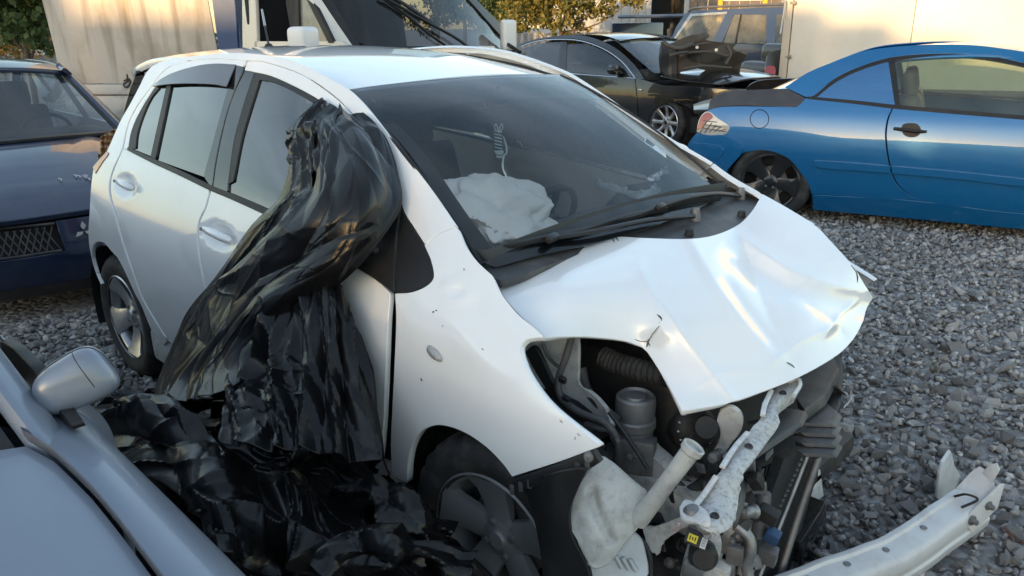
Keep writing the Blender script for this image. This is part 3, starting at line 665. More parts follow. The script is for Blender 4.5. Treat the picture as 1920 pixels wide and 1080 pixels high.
# steering wheel on the left, seats, head restraints
sw = lathe('steering_wheel', [(.182+.014*math.cos(t), .014*math.sin(t)) for t in np.linspace(0, 2*math.pi, 13)], (-.86, .37, .80), (-.90, 0, .42), M_BLACKP, YA, 48)
lathe('steering_hub', [(.001, .03), (.06, .025), (.075, 0), (.07, -.03)], (-.85, .37, .795), (-.90, 0, .42), M_DASH, sw, 24)
for a in (0, math.pi, -math.pi/2):
    ax_, u_, v_ = basis((-.90, 0, .42)); c = np.array([-.855, .37, .797]); tube('steering_spoke', [c, c+.18*(math.cos(a)*u_+math.sin(a)*v_)], [.022, .014], M_BLACKP, sw, 8, n=2)
def seat(x, y, parent=YA, m=M_SEAT, z=0., w=.5):
    box('seat_cushion', (x, y, z+.42), (.52, w, .16), m, parent, (0, -.1, 0), .06, 3)
    box('seat_back', (x-.27, y, z+.76), (.14, w*.96, .62), m, parent, (0, -.28, 0), .06, 3)
    box('head_restraint', (x-.37, y, z+1.15), (.10, .26, .2), m, parent, (0, -.2, 0), .045, 3)
seat(-1.35, .36); seat(-1.35, -.36)
box('rear_seat_back', (-2.45, 0, .75), (.16, 1.2, .6), M_SEAT, YA, (0, -.3, 0), .06, 3); box('rear_seat_cushion', (-2.2, 0, .45), (.5, 1.2, .16), M_SEAT, YA, bev=.05)
for y in (-.4, .4): box('rear_head_restraint', (-2.55, y, 1.12), (.1, .26, .16), M_SEAT, YA, bev=.04)
# sun visors, rear view mirror
box('rear_view_mirror', (-.80, 0.02, 1.29), (.03, .22, .06), M_BLACKP, YA, (0, .1, .15), .02)
tube('mirror_stalk', [(-.79, .02, 1.30), (-.77, .0, 1.345)], .01, M_BLACKP, YA, 8, n=2)
for s in (-1, 1): box('sun_visor', (-1.02, s*.28, 1.385), (.16, .36, .02), M_HEAD, YA, (0, .15, 0), .008)
# deployed passenger airbag: slumped crumpled cushion on the dash
M_BAG = mat('airbag_cloth', (.92, .86, .79), .85, var=.06, vscale=12, bump=.25, bscale=30., dirt=(.55, .33, .28), dscale=5., damt=.25)
def bag():
    bm = bmesh.new(); bmesh.ops.create_icosphere(bm, subdivisions=5, radius=1)
    ax = np.array([.0, 1., 0]); out = []
    for v in bm.verts:
        d = np.array(v.co); r = 1.
        for (dx, dy, dz), a, w in (((.3, .5, .8), .16, 7), ((-.6, .2, .75), .13, 8), ((.9, -.2, .4), .12, 7), ((.1, -.85, .5), .14, 8), ((.75, .6, .1), .10, 9), ((-.2, .95, .2), .12, 8)):
            q = np.array([dx, dy, dz]); q /= np.linalg.norm(q); r += a*(abs(math.sin(w*.5*math.acos(max(-1, min(1, q.dot(d))))))-.6)
        r += .34*(.35-abs(mnoise.noise(Vector(d*1.9+3)))) + .15*(.3-abs(mnoise.noise(Vector(d*4.2+1)))) + .05*(.3-abs(mnoise.noise(Vector(d*9+5))))
        e = np.sign(d)*np.abs(d)**.8
        q = e*r*np.array([.145, .21, .088]); ca, sa_ = math.cos(.3), math.sin(.3)
        X_ = np.array([-.385+ca*q[0]-sa_*q[1], -.375+sa_*q[0]+ca*q[1], 1.035+q[2]-.30*q[0]])
        X_[2] = min(X_[2], float(ws_z(X_[0], X_[1]))-.012-.004*abs(math.sin(X_[0]*40+X_[1]*25)))
        v.co = Vector(X_)
    return bm
bb = bm_obj('passenger_airbag', bag(), M_BAG, YA, sharp=None)
# ---- things inside the car
fr_ = thing('shoe_ornament', 'small black and white sneaker air freshener hanging from the rear view mirror', 'ornament', (-.78, .02, 1.1))
def shoe():
    c = P(935, 262, x=-.77); fr_.location = tuple(c); fr_.rotation_euler = (0, 0, -.75)
    out = [(-.022, .062), (-.004, .066), (.010, .05), (.016, .015), (.03, -.03), (.03, -.055), (.012, -.07), (-.012, -.066), (-.026, -.04), (-.022, -.01), (-.026, .03)]
    sc = .8
    y_ = np.array([.0, 1, 0]); z_ = np.array([0, 0, 1.])
    poly = spl([(a*sc, b*sc) for a, b in out], 4)
    prism('shoe_upper', [y_*p[0]+z_*p[1] for p in poly], (.018, 0, 0), mat('ornament_dark', (.03, .06, .06), .5), fr_, .004)
    prism('shoe_sole', [y_*a*sc+z_*b*sc+np.array([.001, 0, 0]) for a, b in ((.018, .02), (.026, .01), (.040, -.03), (.038, -.06), (.016, -.082), (-.014, -.078), (-.012, -.068), (.012, -.072), (.03, -.055), (.03, -.03))], (.02, 0, 0), mat('ornament_white', (.75, .82, .80), .5), fr_, .002)
    prism('toe_cap', [y_*a*sc+z_*b*sc+np.array([.0165, 0, 0]) for a, b in ((-.024, -.045), (.02, -.045), (.02, -.06), (.01, -.068), (-.012, -.064))], (.004, 0, 0), MATS['ornament_white'], fr_, .001)
    for k in range(6):
        b = .045-.015*k; tube('lace', [y_*(-.02*sc)+z_*b*sc+np.array([.02, 0, 0]), y_*(.014*sc)+z_*(b-.008)*sc+np.array([.021, 0, 0])], .0022, MATS['ornament_white'], fr_, 6, n=2)
    for k in (-1, 1): tube('lace_bow', [y_*0+z_*.035*sc+np.array([.02, 0, 0]), y_*k*.018*sc+z_*.055*sc+np.array([.022, 0, 0]), y_*k*.012*sc+z_*.075*sc+np.array([.022, 0, 0]), y_*0+z_*.04*sc+np.array([.021, 0, 0])], .002, MATS['ornament_white'], fr_, 6)
    tube('cord', [np.array([.009, 0, .04]), np.array([.0, -.002, .11]), np.array([0, 0, .19])], .0012, M_BLACKP, fr_, 5)
shoe()
lens = thing('clear_plastic_piece', 'broken clear plastic lamp piece lying on the dashboard', 'plastic piece', tuple(hit1(1180, 358, lambda x, y, z: z-.955)))
M_CLR = mat('clear_shards', (.75, .82, .83), .18, 0, spec=.8, trans=.55, bump=.4, bscale=80)
lo_ = np.array(lens.location)
pts = [hit1(u, v, lambda x, y, z: z-zz)-lo_ for u, v, zz in ((1123, 346, .97), (1150, 352, .965), (1172, 360, .96), (1200, 366, .96), (1228, 358, .96), (1233, 340, .97))]
strip('lens_wall', pts, [.02, .03, .02, .035, .035, .03], M_CLR, lens, .006, up=(.6, -.6, .3))
strip('lens_floor', [p+np.array([-.015, .02, -.006]) for p in pts], [.02, .03, .04, .05, .05, .02], M_CLR, lens, .005)
for k in range(7):
    q = pts[k % 6]+np.array([-.01+.01*random.random(), .01*random.random(), .01]); box('lens_shard', q, (.02+.01*random.random(), .012, .016), M_CLR, lens, (random.random()*3, random.random()*3, random.random()), .002)
# ================================================================== ground
def gravel_mat(name, base, light, scale=1.):
    m, t, b = nodes(name); L = t.links
    co = t.nodes.new('ShaderNodeTexCoord'); v = t.nodes.new('ShaderNodeTexVoronoi'); v.inputs['Scale'].default_value = 26*scale
    L.new(co.outputs['Object'], v.inputs['Vector'])
    r = t.nodes.new('ShaderNodeValToRGB'); r.color_ramp.elements[0].color = (*base, 1); r.color_ramp.elements[1].color = (*light, 1)
    s = t.nodes.new('ShaderNodeSeparateColor'); L.new(v.outputs['Color'], s.inputs[0]); L.new(s.outputs[0], r.inputs[0]); L.new(r.outputs[0], b.inputs['Base Color'])
    bp = t.nodes.new('ShaderNodeBump'); bp.inputs['Strength'].default_value = .9; bp.inputs['Distance'].default_value = .03; bp.invert = True
    L.new(v.outputs['Distance'], bp.inputs['Height']); L.new(bp.outputs[0], b.inputs['Normal']); b.inputs['Roughness'].default_value = .9
    return m
def stone_mat():
    m, t, b = nodes('crushed_stone'); L = t.links
    gi = t.nodes.new('ShaderNodeNewGeometry'); co = t.nodes.new('ShaderNodeTexCoord')
    r = t.nodes.new('ShaderNodeValToRGB'); e = r.color_ramp.elements
    e[0].color = (.145, .14, .137, 1); e[1].color = (.58, .565, .55, 1)
    for p, c in ((.35, (.265, .258, .254, 1)), (.65, (.355, .345, .338, 1)), (.9, (.43, .41, .385, 1))): q = e.new(p); q.color = c
    L.new(gi.outputs['Random Per Island'], r.inputs[0])
    n = t.nodes.new('ShaderNodeTexNoise'); n.inputs['Scale'].default_value = 90; n.inputs['Detail'].default_value = 5; L.new(co.outputs['Object'], n.inputs['Vector'])
    x = t.nodes.new('ShaderNodeMix'); x.data_type = 'RGBA'; x.blend_type = 'OVERLAY'; x.inputs[0].default_value = .7
    L.new(r.outputs[0], x.inputs[6]); L.new(n.outputs['Fac'], x.inputs[7]); L.new(x.outputs[2], b.inputs['Base Color'])
    bp = t.nodes.new('ShaderNodeBump'); bp.inputs['Strength'].default_value = .5; bp.inputs['Distance'].default_value = .006; L.new(n.outputs['Fac'], bp.inputs['Height']); L.new(bp.outputs[0], b.inputs['Normal'])
    b.inputs['Roughness'].default_value = .85
    return m
M_GRAV = gravel_mat('gravel_bed', (.155, .15, .147), (.385, .375, .365)); M_STONE = stone_mat()
GR = mesh_obj('ground', [(-220, -220, 0), (220, -220, 0), (220, 220, 0), (-220, 220, 0)], [(0, 1, 2, 3)], M_GRAV, smooth=False); GR['kind'] = 'structure'
# crushed stone: angular chips, built as far as they can be told apart
def chip(seed):
    r = random.Random(seed); bm = bmesh.new()
    for _ in range(10):
        d = Vector((r.gauss(0, 1), r.gauss(0, 1), r.gauss(0, 1))).normalized(); bm.verts.new((d.x*r.uniform(.8, 1.15), d.y*r.uniform(.6, .9), d.z*r.uniform(.35, .6)))
    bmesh.ops.convex_hull(bm, input=bm.verts[:])
    for v in [v for v in bm.verts if not v.link_faces]: bm.verts.remove(v)
    bmesh.ops.triangulate(bm, faces=bm.faces[:]); bm.verts.index_update()
    V = np.array([v.co[:] for v in bm.verts]); F = np.array([[v.index for v in f.verts] for f in bm.faces]); bm.free(); return V, F
CH = [chip(k) for k in range(14)]
def scatter():
    # area by area: nearer the camera a denser, taller layer
    pts = []
    N = 60000
    u = RNG.uniform(-200, 2100, N*4); v = RNG.uniform(330, 1250, N*4)
    # uniform over the ground in two bands
    A = RNG.uniform([-3.6, -3.0], [3.2, 5.6], (70000, 2))
    q = np.column_stack([A, np.zeros(len(A))]) - CAM
    d = q @ AX.T; ok = d[:, 2] > .3; px = 960+FPX*d[:, 0]/np.maximum(d[:, 2], .1); py = 540-FPX*d[:, 1]/np.maximum(d[:, 2], .1)
    ok &= (px > -300) & (px < 2700) & (py > 300) & (py < 1500)
    under = (A[:, 0] > -2.7) & (A[:, 0] < .1) & (np.abs(A[:, 1]) < .55)
    return A[ok & ~under]
GP = scatter()
def rotm(n):
    q = RNG.normal(size=(n, 4)); q[:, 1:3] *= .45; q /= np.linalg.norm(q, axis=1)[:, None]; w, x, y, z = q.T
    return np.stack([np.stack([1-2*(y*y+z*z), 2*(x*y-z*w), 2*(x*z+y*w)], -1), np.stack([2*(x*y+z*w), 1-2*(x*x+z*z), 2*(y*z-x*w)], -1), np.stack([2*(x*z-y*w), 2*(y*z+x*w), 1-2*(x*x+y*y)], -1)], 1)
sz = RNG.lognormal(math.log(.0188), .38, len(GP)); RT = rotm(len(GP)); hz = np.abs(RNG.normal(0, .008, len(GP)))
# the largest-looking stones are objects of their own under the ground
dist = np.linalg.norm(np.column_stack([GP, np.zeros(len(GP))])-CAM, axis=1)
q = np.column_stack([GP, np.zeros(len(GP))])-CAM; d_ = q @ AX.T; pu = 960+FPX*d_[:, 0]/d_[:, 2]; pv = 540-FPX*d_[:, 1]/d_[:, 2]
vis = (pu > 1545) & (pu < 1915) & (pv > 560) & (pv < 1075) & (GP[:, 1] > -.2) & (GP[:, 0] > -.2)
rank = np.where(vis, sz/dist, 0); order = np.argsort(-rank)
solo = set(order[:300].tolist())
smesh = []
for V, F in CH:
    me = bpy.data.meshes.new('stone'); me.from_pydata([tuple(p) for p in V], [], [tuple(map(int, f)) for f in F]); me.materials.append(None); smesh.append(me)
M_ST1 = []
for k, c in enumerate([(.175, .17, .167), (.255, .248, .245), (.345, .335, .325), (.42, .40, .375), (.28, .275, .277)]):
    M_ST1.append(mat('stone_%d' % k, c, .85, var=.45, vscale=60, bump=.6, bscale=90))
for k, me in enumerate(smesh): me.materials[0] = M_ST1[k % 5]
for i in sorted(solo):
    o = bpy.data.objects.new('stone', smesh[i % len(CH)]); COL.objects.link(o); o.parent = GR
    o.matrix_world = Matrix.Translation((GP[i, 0], GP[i, 1], hz[i]+sz[i]*.28)) @ Matrix(RT[i].tolist()).to_4x4() @ Matrix.Scale(sz[i]*1.05, 4)
vs = []; fs = []; base = 0
for k, (V, F) in enumerate(CH):
    idx = np.array([i for i in range(k, len(GP), len(CH)) if i not in solo])
    X = np.einsum('nij,vj->nvi', RT[idx], V)*sz[idx][:, None, None]
    X[:, :, 0] += GP[idx, 0][:, None]; X[:, :, 1] += GP[idx, 1][:, None]; X[:, :, 2] += (hz[idx]+sz[idx]*.25)[:, None]
    vs.append(X.reshape(-1, 3)); fs.append((F[None]+base+(np.arange(len(idx))*len(V))[:, None, None]).reshape(-1, 3)); base += len(idx)*len(V)
vs = np.concatenate(vs); fs = np.concatenate(fs)
me = bpy.data.meshes.new('gravel'); me.vertices.add(len(vs)); me.vertices.foreach_set('co', vs.ravel()); me.loops.add(fs.size); me.loops.foreach_set('vertex_index', fs.ravel().astype(np.int32))
me.polygons.add(len(fs)); me.polygons.foreach_set('loop_start', np.arange(0, fs.size, 3, dtype=np.int32)); me.polygons.foreach_set('loop_total', np.full(len(fs), 3, dtype=np.int32)); me.update(calc_edges=True)
me.materials.append(M_STONE); go = link(bpy.data.objects.new('gravel', me)); go['kind'] = 'stuff'; tag(go, 'grey crushed stone gravel covering the yard', 'gravel')
# ================================================================== open front end of the hatchback
def PP(l, **k): return [P(u, v, **k) for u, v in l]
M_APRON = mat('apron_white', (.42, .42, .41), .5, 0, .15, .3, var=.1, vscale=30, dirt=(.12, .105, .09), dscale=24., damt=.8, bump=.15, bscale=40)
M_TANK = mat('milky_plastic', (.50, .50, .47), .40, 0, .1, .3, var=.1, vscale=14, dirt=(.16, .14, .12), dscale=30., damt=.55, bump=.12, bscale=30.)
M_TANK2 = mat('milky_plastic_clean', (.56, .60, .64), .4, 0, .1, .3, dirt=(.3, .28, .26), dscale=9., damt=.4, bump=.12, bscale=30.)
# dark bulk of the engine, gearbox and battery tray
box('engine_block', (.05, -.08, .50), (.46, .62, .46), M_ENG, YA, (0, 0, .05), .05, 3)
box('gearbox', (.08, .38, .45), (.4, .4, .36), M_ENG, YA, bev=.06, seg=3)
box('intake_plenum', (-.08, -.02, .76), (.24, .5, .09), M_ENG, YA, (0, .1, 0), .03, 3)
box('battery', (.10, .42, .70), (.18, .24, .2), M_BLACKP, YA, bev=.015)
box('subframe', (.1, 0, .2), (.7, 1.1, .08), M_ENG, YA, bev=.03)
lathe('strut_tower', [(.001, .02), (.06, .02), (.085, 0), (.10, -.06), (.11, -.2)], (-.12, -.54, .84), (0, 0, 1), M_APRON, YA, 28)
# white inner wing (apron) seen through the lamp opening
def apr(x, y, z): return -y-(.575-.03*np.sin(x*14)-.05*(z-.7))
panel('inner_wing', spl([(998, 655, 1), (1030, 638), (1082, 630, 1), (1084, 660), (1083, 700), (1086, 722), (1112, 742), (1135, 770), (1145, 800, 1), (1120, 792), (1085, 772), (1058, 750), (1030, 712), (1012, 675)], 4), pxfn(apr, t0=.9, t1=5), M_APRON, YA, 9, .01, .003)
panel('inner_wing_flange', spl([(985, 660, 1), (1000, 650), (1016, 676), (1034, 715), (1062, 754), (1088, 776), (1110, 790), (1100, 795), (1060, 770), (1025, 730), (1000, 690)], 4), pxfn(lambda x, y, z: -y-.62, t0=.9, t1=5), M_BLACKP, YA, 9, .01, .002)
panel('frame_rail', spl([(1140, 790, 1), (1165, 800), (1190, 822), (1215, 850), (1245, 880), (1240, 905, 1), (1205, 880), (1170, 852), (1145, 825)], 4), pxfn(lambda x, y, z: -y-.50, t0=.9, t1=5), M_APRON, YA, 9, .05, .003)
box('frame_rail_box', (.30, -.47, .42), (.5, .09, .12), M_APRON, YA, bev=.012)
box('frame_rail_box', (.12, .47, .42), (.4, .09, .12), M_APRON, YA, bev=.012)
def hose(name, l, r, m, y=None, z=None, x=None, seg=9, ribs=0, n=8):
    pts = [P(*q[:2], **({'y': q[2]} if y is None and z is None and x is None else {k: v for k, v in (('x', x), ('y', y), ('z', z)) if v is not None})) for q in l]
    return tube(name, pts, r, m, YA, seg, n, ribs=ribs)
hose('wiring_loom', [(1072, 632, -.60), (1060, 672, -.61), (1047, 712, -.62), (1052, 745, -.63), (1085, 772, -.64), (1130, 790, -.63), (1153, 815, -.62), (1160, 845, -.61), (1152, 880, -.6)], .0095, M_DARKP)
hose('wiring_loom', [(1018, 645, -.61), (1026, 665, -.61), (1036, 678, -.615), (1050, 690, -.62)], .005, M_DARKP)
hose('wiring_loom', [(1098, 795, -.63), (1120, 802, -.63), (1145, 808, -.62), (1160, 830, -.62)], .008, M_DARKP)
hose('bonnet_cable', [(1142, 772, -.60), (1170, 810, -.60), (1200, 855, -.6), (1215, 880, -.6)], .006, M_BLACKP)
hose('coolant_hose', [(1090, 690, -.52), (1100, 730, -.53), (1130, 765, -.54), (1160, 790, -.54)], .014, M_RUBBER)
hose('air_intake_hose', [(1128, 668, -.42), (1160, 682, -.42), (1200, 694, -.42), (1250, 705, -.42)], .028, M_RUBBER, ribs=1, n=9)
for u, v in ((1055, 712), (1062, 748)): box('loom_clip', P(u, v, y=-.635), (.02, .012, .018), M_BLACKP, YA, (.3, .2, .1), .003)
# engine mount canister
cz = P(1192, 748, y=-.47); cz = np.array(cz)
lathe('engine_mount', [(.001, .012), (.026, .012), (.030, .006), (.040, .004), (.046, .012), (.052, .006), (.054, -.01), (.052, -.05), (.056, -.055), (.056, -.075), (.05, -.08), (.05, -.12)], cz, (0, 0, 1), M_STEEL, YA, 40)
box('mount_bracket', cz+[.03, -.03, -.14], (.10, .05, .10), M_STEEL, YA, (0, 0, .4), .008); box('mount_bracket', cz+[-.01, .03, -.16], (.05, .06, .16), M_ENG, YA, (0, 0, .4), .008)
for k in range(3): lathe('bolt_head', [(.001, .008), (.009, .007), (.010, 0)], cz+[.05-.02*k, -.056, -.12-.015*k], (.3, -1, .2), M_ALU, YA, 6)
# alternator with cooling slots
al = np.array(P(1296, 800, y=-.33))
lathe('alternator', [(.001, .05), (.03, .05), (.045, .042), (.06, .03), (.066, .01), (.066, -.06), (.05, -.07)], al, (.8, -.5, .3), M_ENG, YA, 40)
a_, u_, v_ = basis((.8, -.5, .3))
for k in range(14):
    t = 2*math.pi*k/14; c = al+a_*.043; tube('alternator_fin', [c+.026*(math.cos(t)*u_+math.sin(t)*v_), c-.012*a_+.056*(math.cos(t)*u_+math.sin(t)*v_)], .004, M_ALU, YA, 6, n=2)
cp = np.array(P(1324, 801, y=-.42)); lathe('filler_cap', [(.001, .012), (.028, .012), (.031, .008), (.031, -.012), (.024, -.016)], cp, (.55, -.75, .45), M_BLACKP, YA, 32)
# bright latch bracket next to it
br = [(1345, 790, 1), (1352, 772), (1368, 766), (1385, 775), (1392, 792), (1386, 812), (1368, 835), (1352, 862), (1338, 880, 1), (1334, 862), (1348, 832), (1352, 812)]
panel('headlamp_bracket', spl(br, 4), pxfn(lambda x, y, z: -y*.8+x*.35-z*.2-(.40*.8+.42*.35-.62*.2), t0=.8, t1=4), M_WHITE2, YA, 7, .012, .003)
# washer bottle and its filler neck
tk = [(1128, 863), (1146, 868), (1180, 898), (1212, 928), (1206, 960), (1198, 984), (1172, 1012), (1153, 1040), (1135, 1060), (1113, 1062), (1100, 1044), (1088, 1020), (1070, 990), (1066, 960), (1073, 934), (1092, 900)]
tkn = np.array([.62, -.62, .48]); tkn /= np.linalg.norm(tkn); tc0 = np.array(P(1140, 960, y=-.76))
def tank_fn(uv):
    r = rays(uv); t = ((tc0-CAM) @ tkn)/(r @ tkn); X = CAM+r*t[:, None]
    ctr = np.array([1138, 965]); d = np.hypot((uv[:, 0]-ctr[0])/72, (uv[:, 1]-ctr[1])/98)
    X = X + tkn*(.03*np.clip(1-d**2, 0, 1))[:, None]
    g, a = seg_dist(uv[:, 0], uv[:, 1], [(1108, 920), (1118, 960), (1144, 1012)])     # moulded groove
    X = X - tkn*(.016*np.exp(-(g/7.5)**2))[:, None]
    return X
panel('washer_bottle', spl(tk, 5), tank_fn, M_TANK, YA, 5, .10, .012)
sm = [tank_fn(np.array([(u, v)]))[0] for u, v in tk]; sm.append(sm[0]); tube('bottle_seam', [p-tkn*.018 for p in sm], .005, M_TANK, YA, 6)
n0 = tank_fn(np.array([(1196, 975)]))[0]; n1 = np.array(P(1298, 842, y=-.66))
tube('filler_neck', [n0-tkn*.01, n0*.75+n1*.25, n0*.4+n1*.6, n1], [.024, .021, .0205, .0215], M_TANK, YA, 24)
nd = (n1-n0)/np.linalg.norm(n1-n0)
lathe('filler_lip', [(.021, -.012), (.026, -.006), (.0265, .008), (.023, .010), (.020, .006), (.019, -.035), (.001, -.04)], n1, nd, M_TANK, YA, 36)
# lower reservoir
panel('lower_reservoir', spl([(1105, 1064, 1), (1140, 1062), (1160, 1042), (1180, 1018), (1206, 1015), (1220, 1040), (1222, 1100), (1100, 1110), (1095, 1085)], 4), lambda uv: tank_fn(uv)-tkn*.10, M_TANK2, YA, 6, .10, .01)
for k in range(3): tube('reservoir_rib', [tank_fn(np.array([(1165+k*14, 1055+k*3)]))[0]-tkn*.094, tank_fn(np.array([(1178+k*14, 1078+k*3)]))[0]-tkn*.094], .006, M_TANK2, YA, 8, n=2)
hose('washer_pipe', [(1096, 890, -.66), (1082, 915, -.67), (1072, 940, -.68), (1062, 958, -.69)], .008, M_DARKP, ribs=1, n=6)
hose('radiator_pipe', [(1178, 1008, -.60), (1205, 1014, -.6), (1218, 1040, -.6), (1220, 1085, -.6)], .007, M_DARKP)
# bumper retainer on the lower edge of the wing, torn splash shield behind it
ret = [hit1(u, v, g_side(-.006)) for u, v in ((962, 897), (1000, 886), (1050, 869), (1100, 850), (1122, 840))]
strip('bumper_retainer', [p+np.array([0, 0, -.018]) for p in ret], [.03, .034, .034, .036, .03], M_BLACKP, YA, .022, up=(.25, -1, .1))
for k in range(9):
    p = ret[0]*(1-k/9.)+ret[-1]*(k/9.); box('retainer_clip', p+np.array([.01, -.014, -.02]), (.012, .008, .026), M_DARKP, YA, (0, 0, .5), .002)
lathe('retainer_screw', [(.001, .012), (.010, .011), (.013, .004), (.013, -.01)], ret[-1]+np.array([-.015, -.012, -.022]), (.5, -1, .2), M_STEEL, YA, 14)
panel('splash_shield', spl([(978, 905, 1), (1020, 893), (1085, 880), (1098, 882, 1), (1080, 920), (1066, 960), (1068, 1000), (1098, 1062), (1108, 1110, 1), (1016, 1110, 1), (1016, 1060), (1005, 990), (990, 935)], 4), pxfn(lambda x, y, z: -y-.845+.012*np.sin((x-.1)*30)+.10*np.clip(x-.36, 0, 1)*6*.1, t0=.8, t1=4), M_BLACKP, YA, 10, .012, .003)
# slam panel: bent, scraped upper tie bar across the front
M_SCR = mat('scraped_white', (.50, .50, .49), .48, .2, .1, .3, var=.12, vscale=25, dirt=(.07, .065, .06), dscale=90., damt=.7, bump=.35, bscale=110.)
tb = [(1502, 708, 1), (1480, 710), (1452, 732), (1432, 756), (1428, 780), (1398, 818), (1372, 852), (1350, 884), (1328, 920), (1308, 948), (1296, 968, 1), (1318, 990), (1345, 1004, 1), (1372, 985), (1382, 955), (1388, 918), (1398, 880), (1440, 826), (1462, 792), (1452, 760), (1472, 742), (1494, 728)]
def tie_fn(uv):
    z = np.interp(uv[:, 1], [700, 780, 900, 1010], [.675, .665, .64, .60]); d, a = seg_dist(uv[:, 0], uv[:, 1], [(1490, 718), (1440, 780), (1370, 875), (1335, 975)])
    z = z + .018*np.cos(np.clip(d/26, -1.5, 1.5)) + .006*np.sin(uv[:, 1]/17.)
    r = rays(uv); return CAM+r*((z-CAM[2])/r[:, 2])[:, None]
def jag(p, a, sd_):
    r = np.random.default_rng(sd_); return np.asarray(p)+r.normal(size=np.shape(p))*a
panel('upper_tie_bar', jag(spl(tb, 4), 1.1, 1), tie_fn, M_SCR, YA, 6, .03, .005)
hose('latch_loop', [(1480, 716, .0), (1494, 712, .0), (1499, 722, .0), (1488, 738, .0)], .006, M_WHITE2, z=.69) if False else tube('latch_loop', PP([(1476, 716), (1494, 711), (1500, 722), (1488, 742)], z=.69), .006, M_WHITE2, YA)
lathe('tie_bar_bolt', [(.001, .012), (.012, .01), (.018, .002), (.02, -.004)], tie_fn(np.array([(1297, 968)]))[0]+[0, 0, .012], (.1, -.1, 1), M_STEEL, YA, 18)
panel('tie_bar_end', spl([(1275, 958, 1), (1284, 946), (1300, 950), (1322, 966), (1330, 985), (1328, 1000, 1), (1300, 986), (1280, 975)], 4), lambda uv: tie_fn(uv)+np.array([0, 0, .012]), M_WHITE2, YA, 6, .008, .003)
panel('headlamp_bracket', jag(spl([(1205, 992, 1), (1240, 985), (1285, 968, 1), (1290, 985), (1262, 1000), (1240, 1020), (1232, 1040), (1215, 1025)], 4), 1., 2), pxfn(lambda x, y, z: -y-.60, t0=.7, t1=4), M_WHITE2, YA, 7, .006, .002)
panel('support_leg', spl([(1300, 1010, 1), (1340, 1000), (1352, 1020), (1345, 1060), (1330, 1110, 1), (1275, 1110, 1), (1285, 1060)], 4), pxfn(lambda x, y, z: -y*.8+x*.6-(.60*.8+.50*.6)+.02, t0=.7, t1=4), M_WHITE2, YA, 7, .02, .004)
# crash sensor with yellow and white labels
sx = np.array(P(1306, 1010, y=-.63)); vd = (CAM-sx)/np.linalg.norm(CAM-sx); sa = np.cross([0, 0, 1.], vd); sa /= np.linalg.norm(sa); sb = np.cross(vd, sa)
sa2 = sa*.97-sb*.24; sb2 = np.cross(vd, sa2)
sn = box('crash_sensor', sx, (.052, .036, .03), M_BLACKP, YA, bev=.004, axes=(sa2, sb2, vd))
box('sensor_label', sx+sa2*-.008-sb2*.003+vd*.0155, (.022, .018, .0012), mat('yellow_label', (.75, .62, .03), .5), sn, bev=.0003, axes=(sa2, sb2, vd))
for k in range(3): box('label_print', sx+sa2*(-.014+.006*k)-sb2*.003+vd*.0164, (.0028, .010-.003*(k % 2), .0006), M_INT, sn, bev=0, axes=(sa2, sb2, vd))
box('sensor_label', sx+sa2*.018-sb2*.004+vd*.0155, (.013, .024, .0012), mat('white_label', (.62, .63, .63), .5), sn, bev=.0003, axes=(sa2, sb2, vd))
for k in range(6): box('label_print', sx+sa2*.018+sb2*(.005-.003*k)+vd*.0164, (.009, .0012 if k % 2 else .0006, .0005), M_INT, sn, bev=0, axes=(sa2, sb2, vd))
lathe('sensor_bolt', [(.001, .012), (.008, .011), (.010, 0)], sx+sa2*.019+sb2*.016+vd*.012, vd, M_STEEL, YA, 12)
box('wire_tag', P(1268, 990, y=-.66), (.007, .004, .05), mat('red_white_tag', (.62, .45, .42), .6, var=.5, vscale=200), YA, (.3, .45, 0), .001)
lathe('horn', [(.001, .03), (.025, .03), (.035, .015), (.032, -.03), (.018, -.04)], P(1318, 1040, y=-.60), (.5, -.8, .3), M_BLACKP, YA, 24)
box('mount_block', P(1300, 1068, y=-.62), (.05, .03, .05), M_ALU, YA, (.2, .1, .4), .008); box('mount_block', P(1345, 1072, y=-.56), (.06, .04, .06), M_WHITE2, YA, (.1, .1, .3), .008)
# plastic air guide and shutter vanes in front of the radiator
def pz(l, z): return [np.array(P(u, v, z=z)) for u, v in l]
prism('air_guide', pz([(1452, 760), (1510, 770), (1500, 790), (1382, 870), (1378, 858)], .63), (.01, 0, -.012), M_DARKP, YA, .003)
prism('air_guide', pz([(1382, 866), (1398, 868), (1388, 935), (1376, 965), (1350, 975), (1362, 900)], .60), (.012, .0, -.015), M_DARKP, YA, .003)
prism('air_guide', pz([(1398, 855), (1405, 850), (1430, 880), (1425, 888)], .60), (.01, 0, -.03), M_BLACKP, YA, .003)
prism('grille_shutter', pz([(1500, 700), (1545, 680), (1560, 660), (1572, 690), (1545, 740), (1508, 768), (1492, 745)], .625), (.01, 0, -.03), M_DARKP, YA, .005)
for k in range(4):
    o = np.array([0, 0, 0]); y0 = 772+k*19
    prism('shutter_vane', pz([(1478+k*3, y0+12), (1500, y0-2), (1548+k*3, y0-18+k*3), (1572, y0+2), (1560, y0+22), (1502, y0+20)], .585-.012*k), (.012, .004, -.01), M_DARKP, YA, .003)
prism('shutter_frame', pz([(1486, 780), (1500, 774), (1560, 838), (1530, 850), (1495, 835)], .545), (.0, .0, -.02), M_BLACKP, YA, .004)
prism('shutter_frame', pz([(1545, 690), (1575, 660), (1582, 700), (1576, 760), (1560, 800), (1552, 760)], .58), (.0, .0, -.03), M_BLACKP, YA, .004)
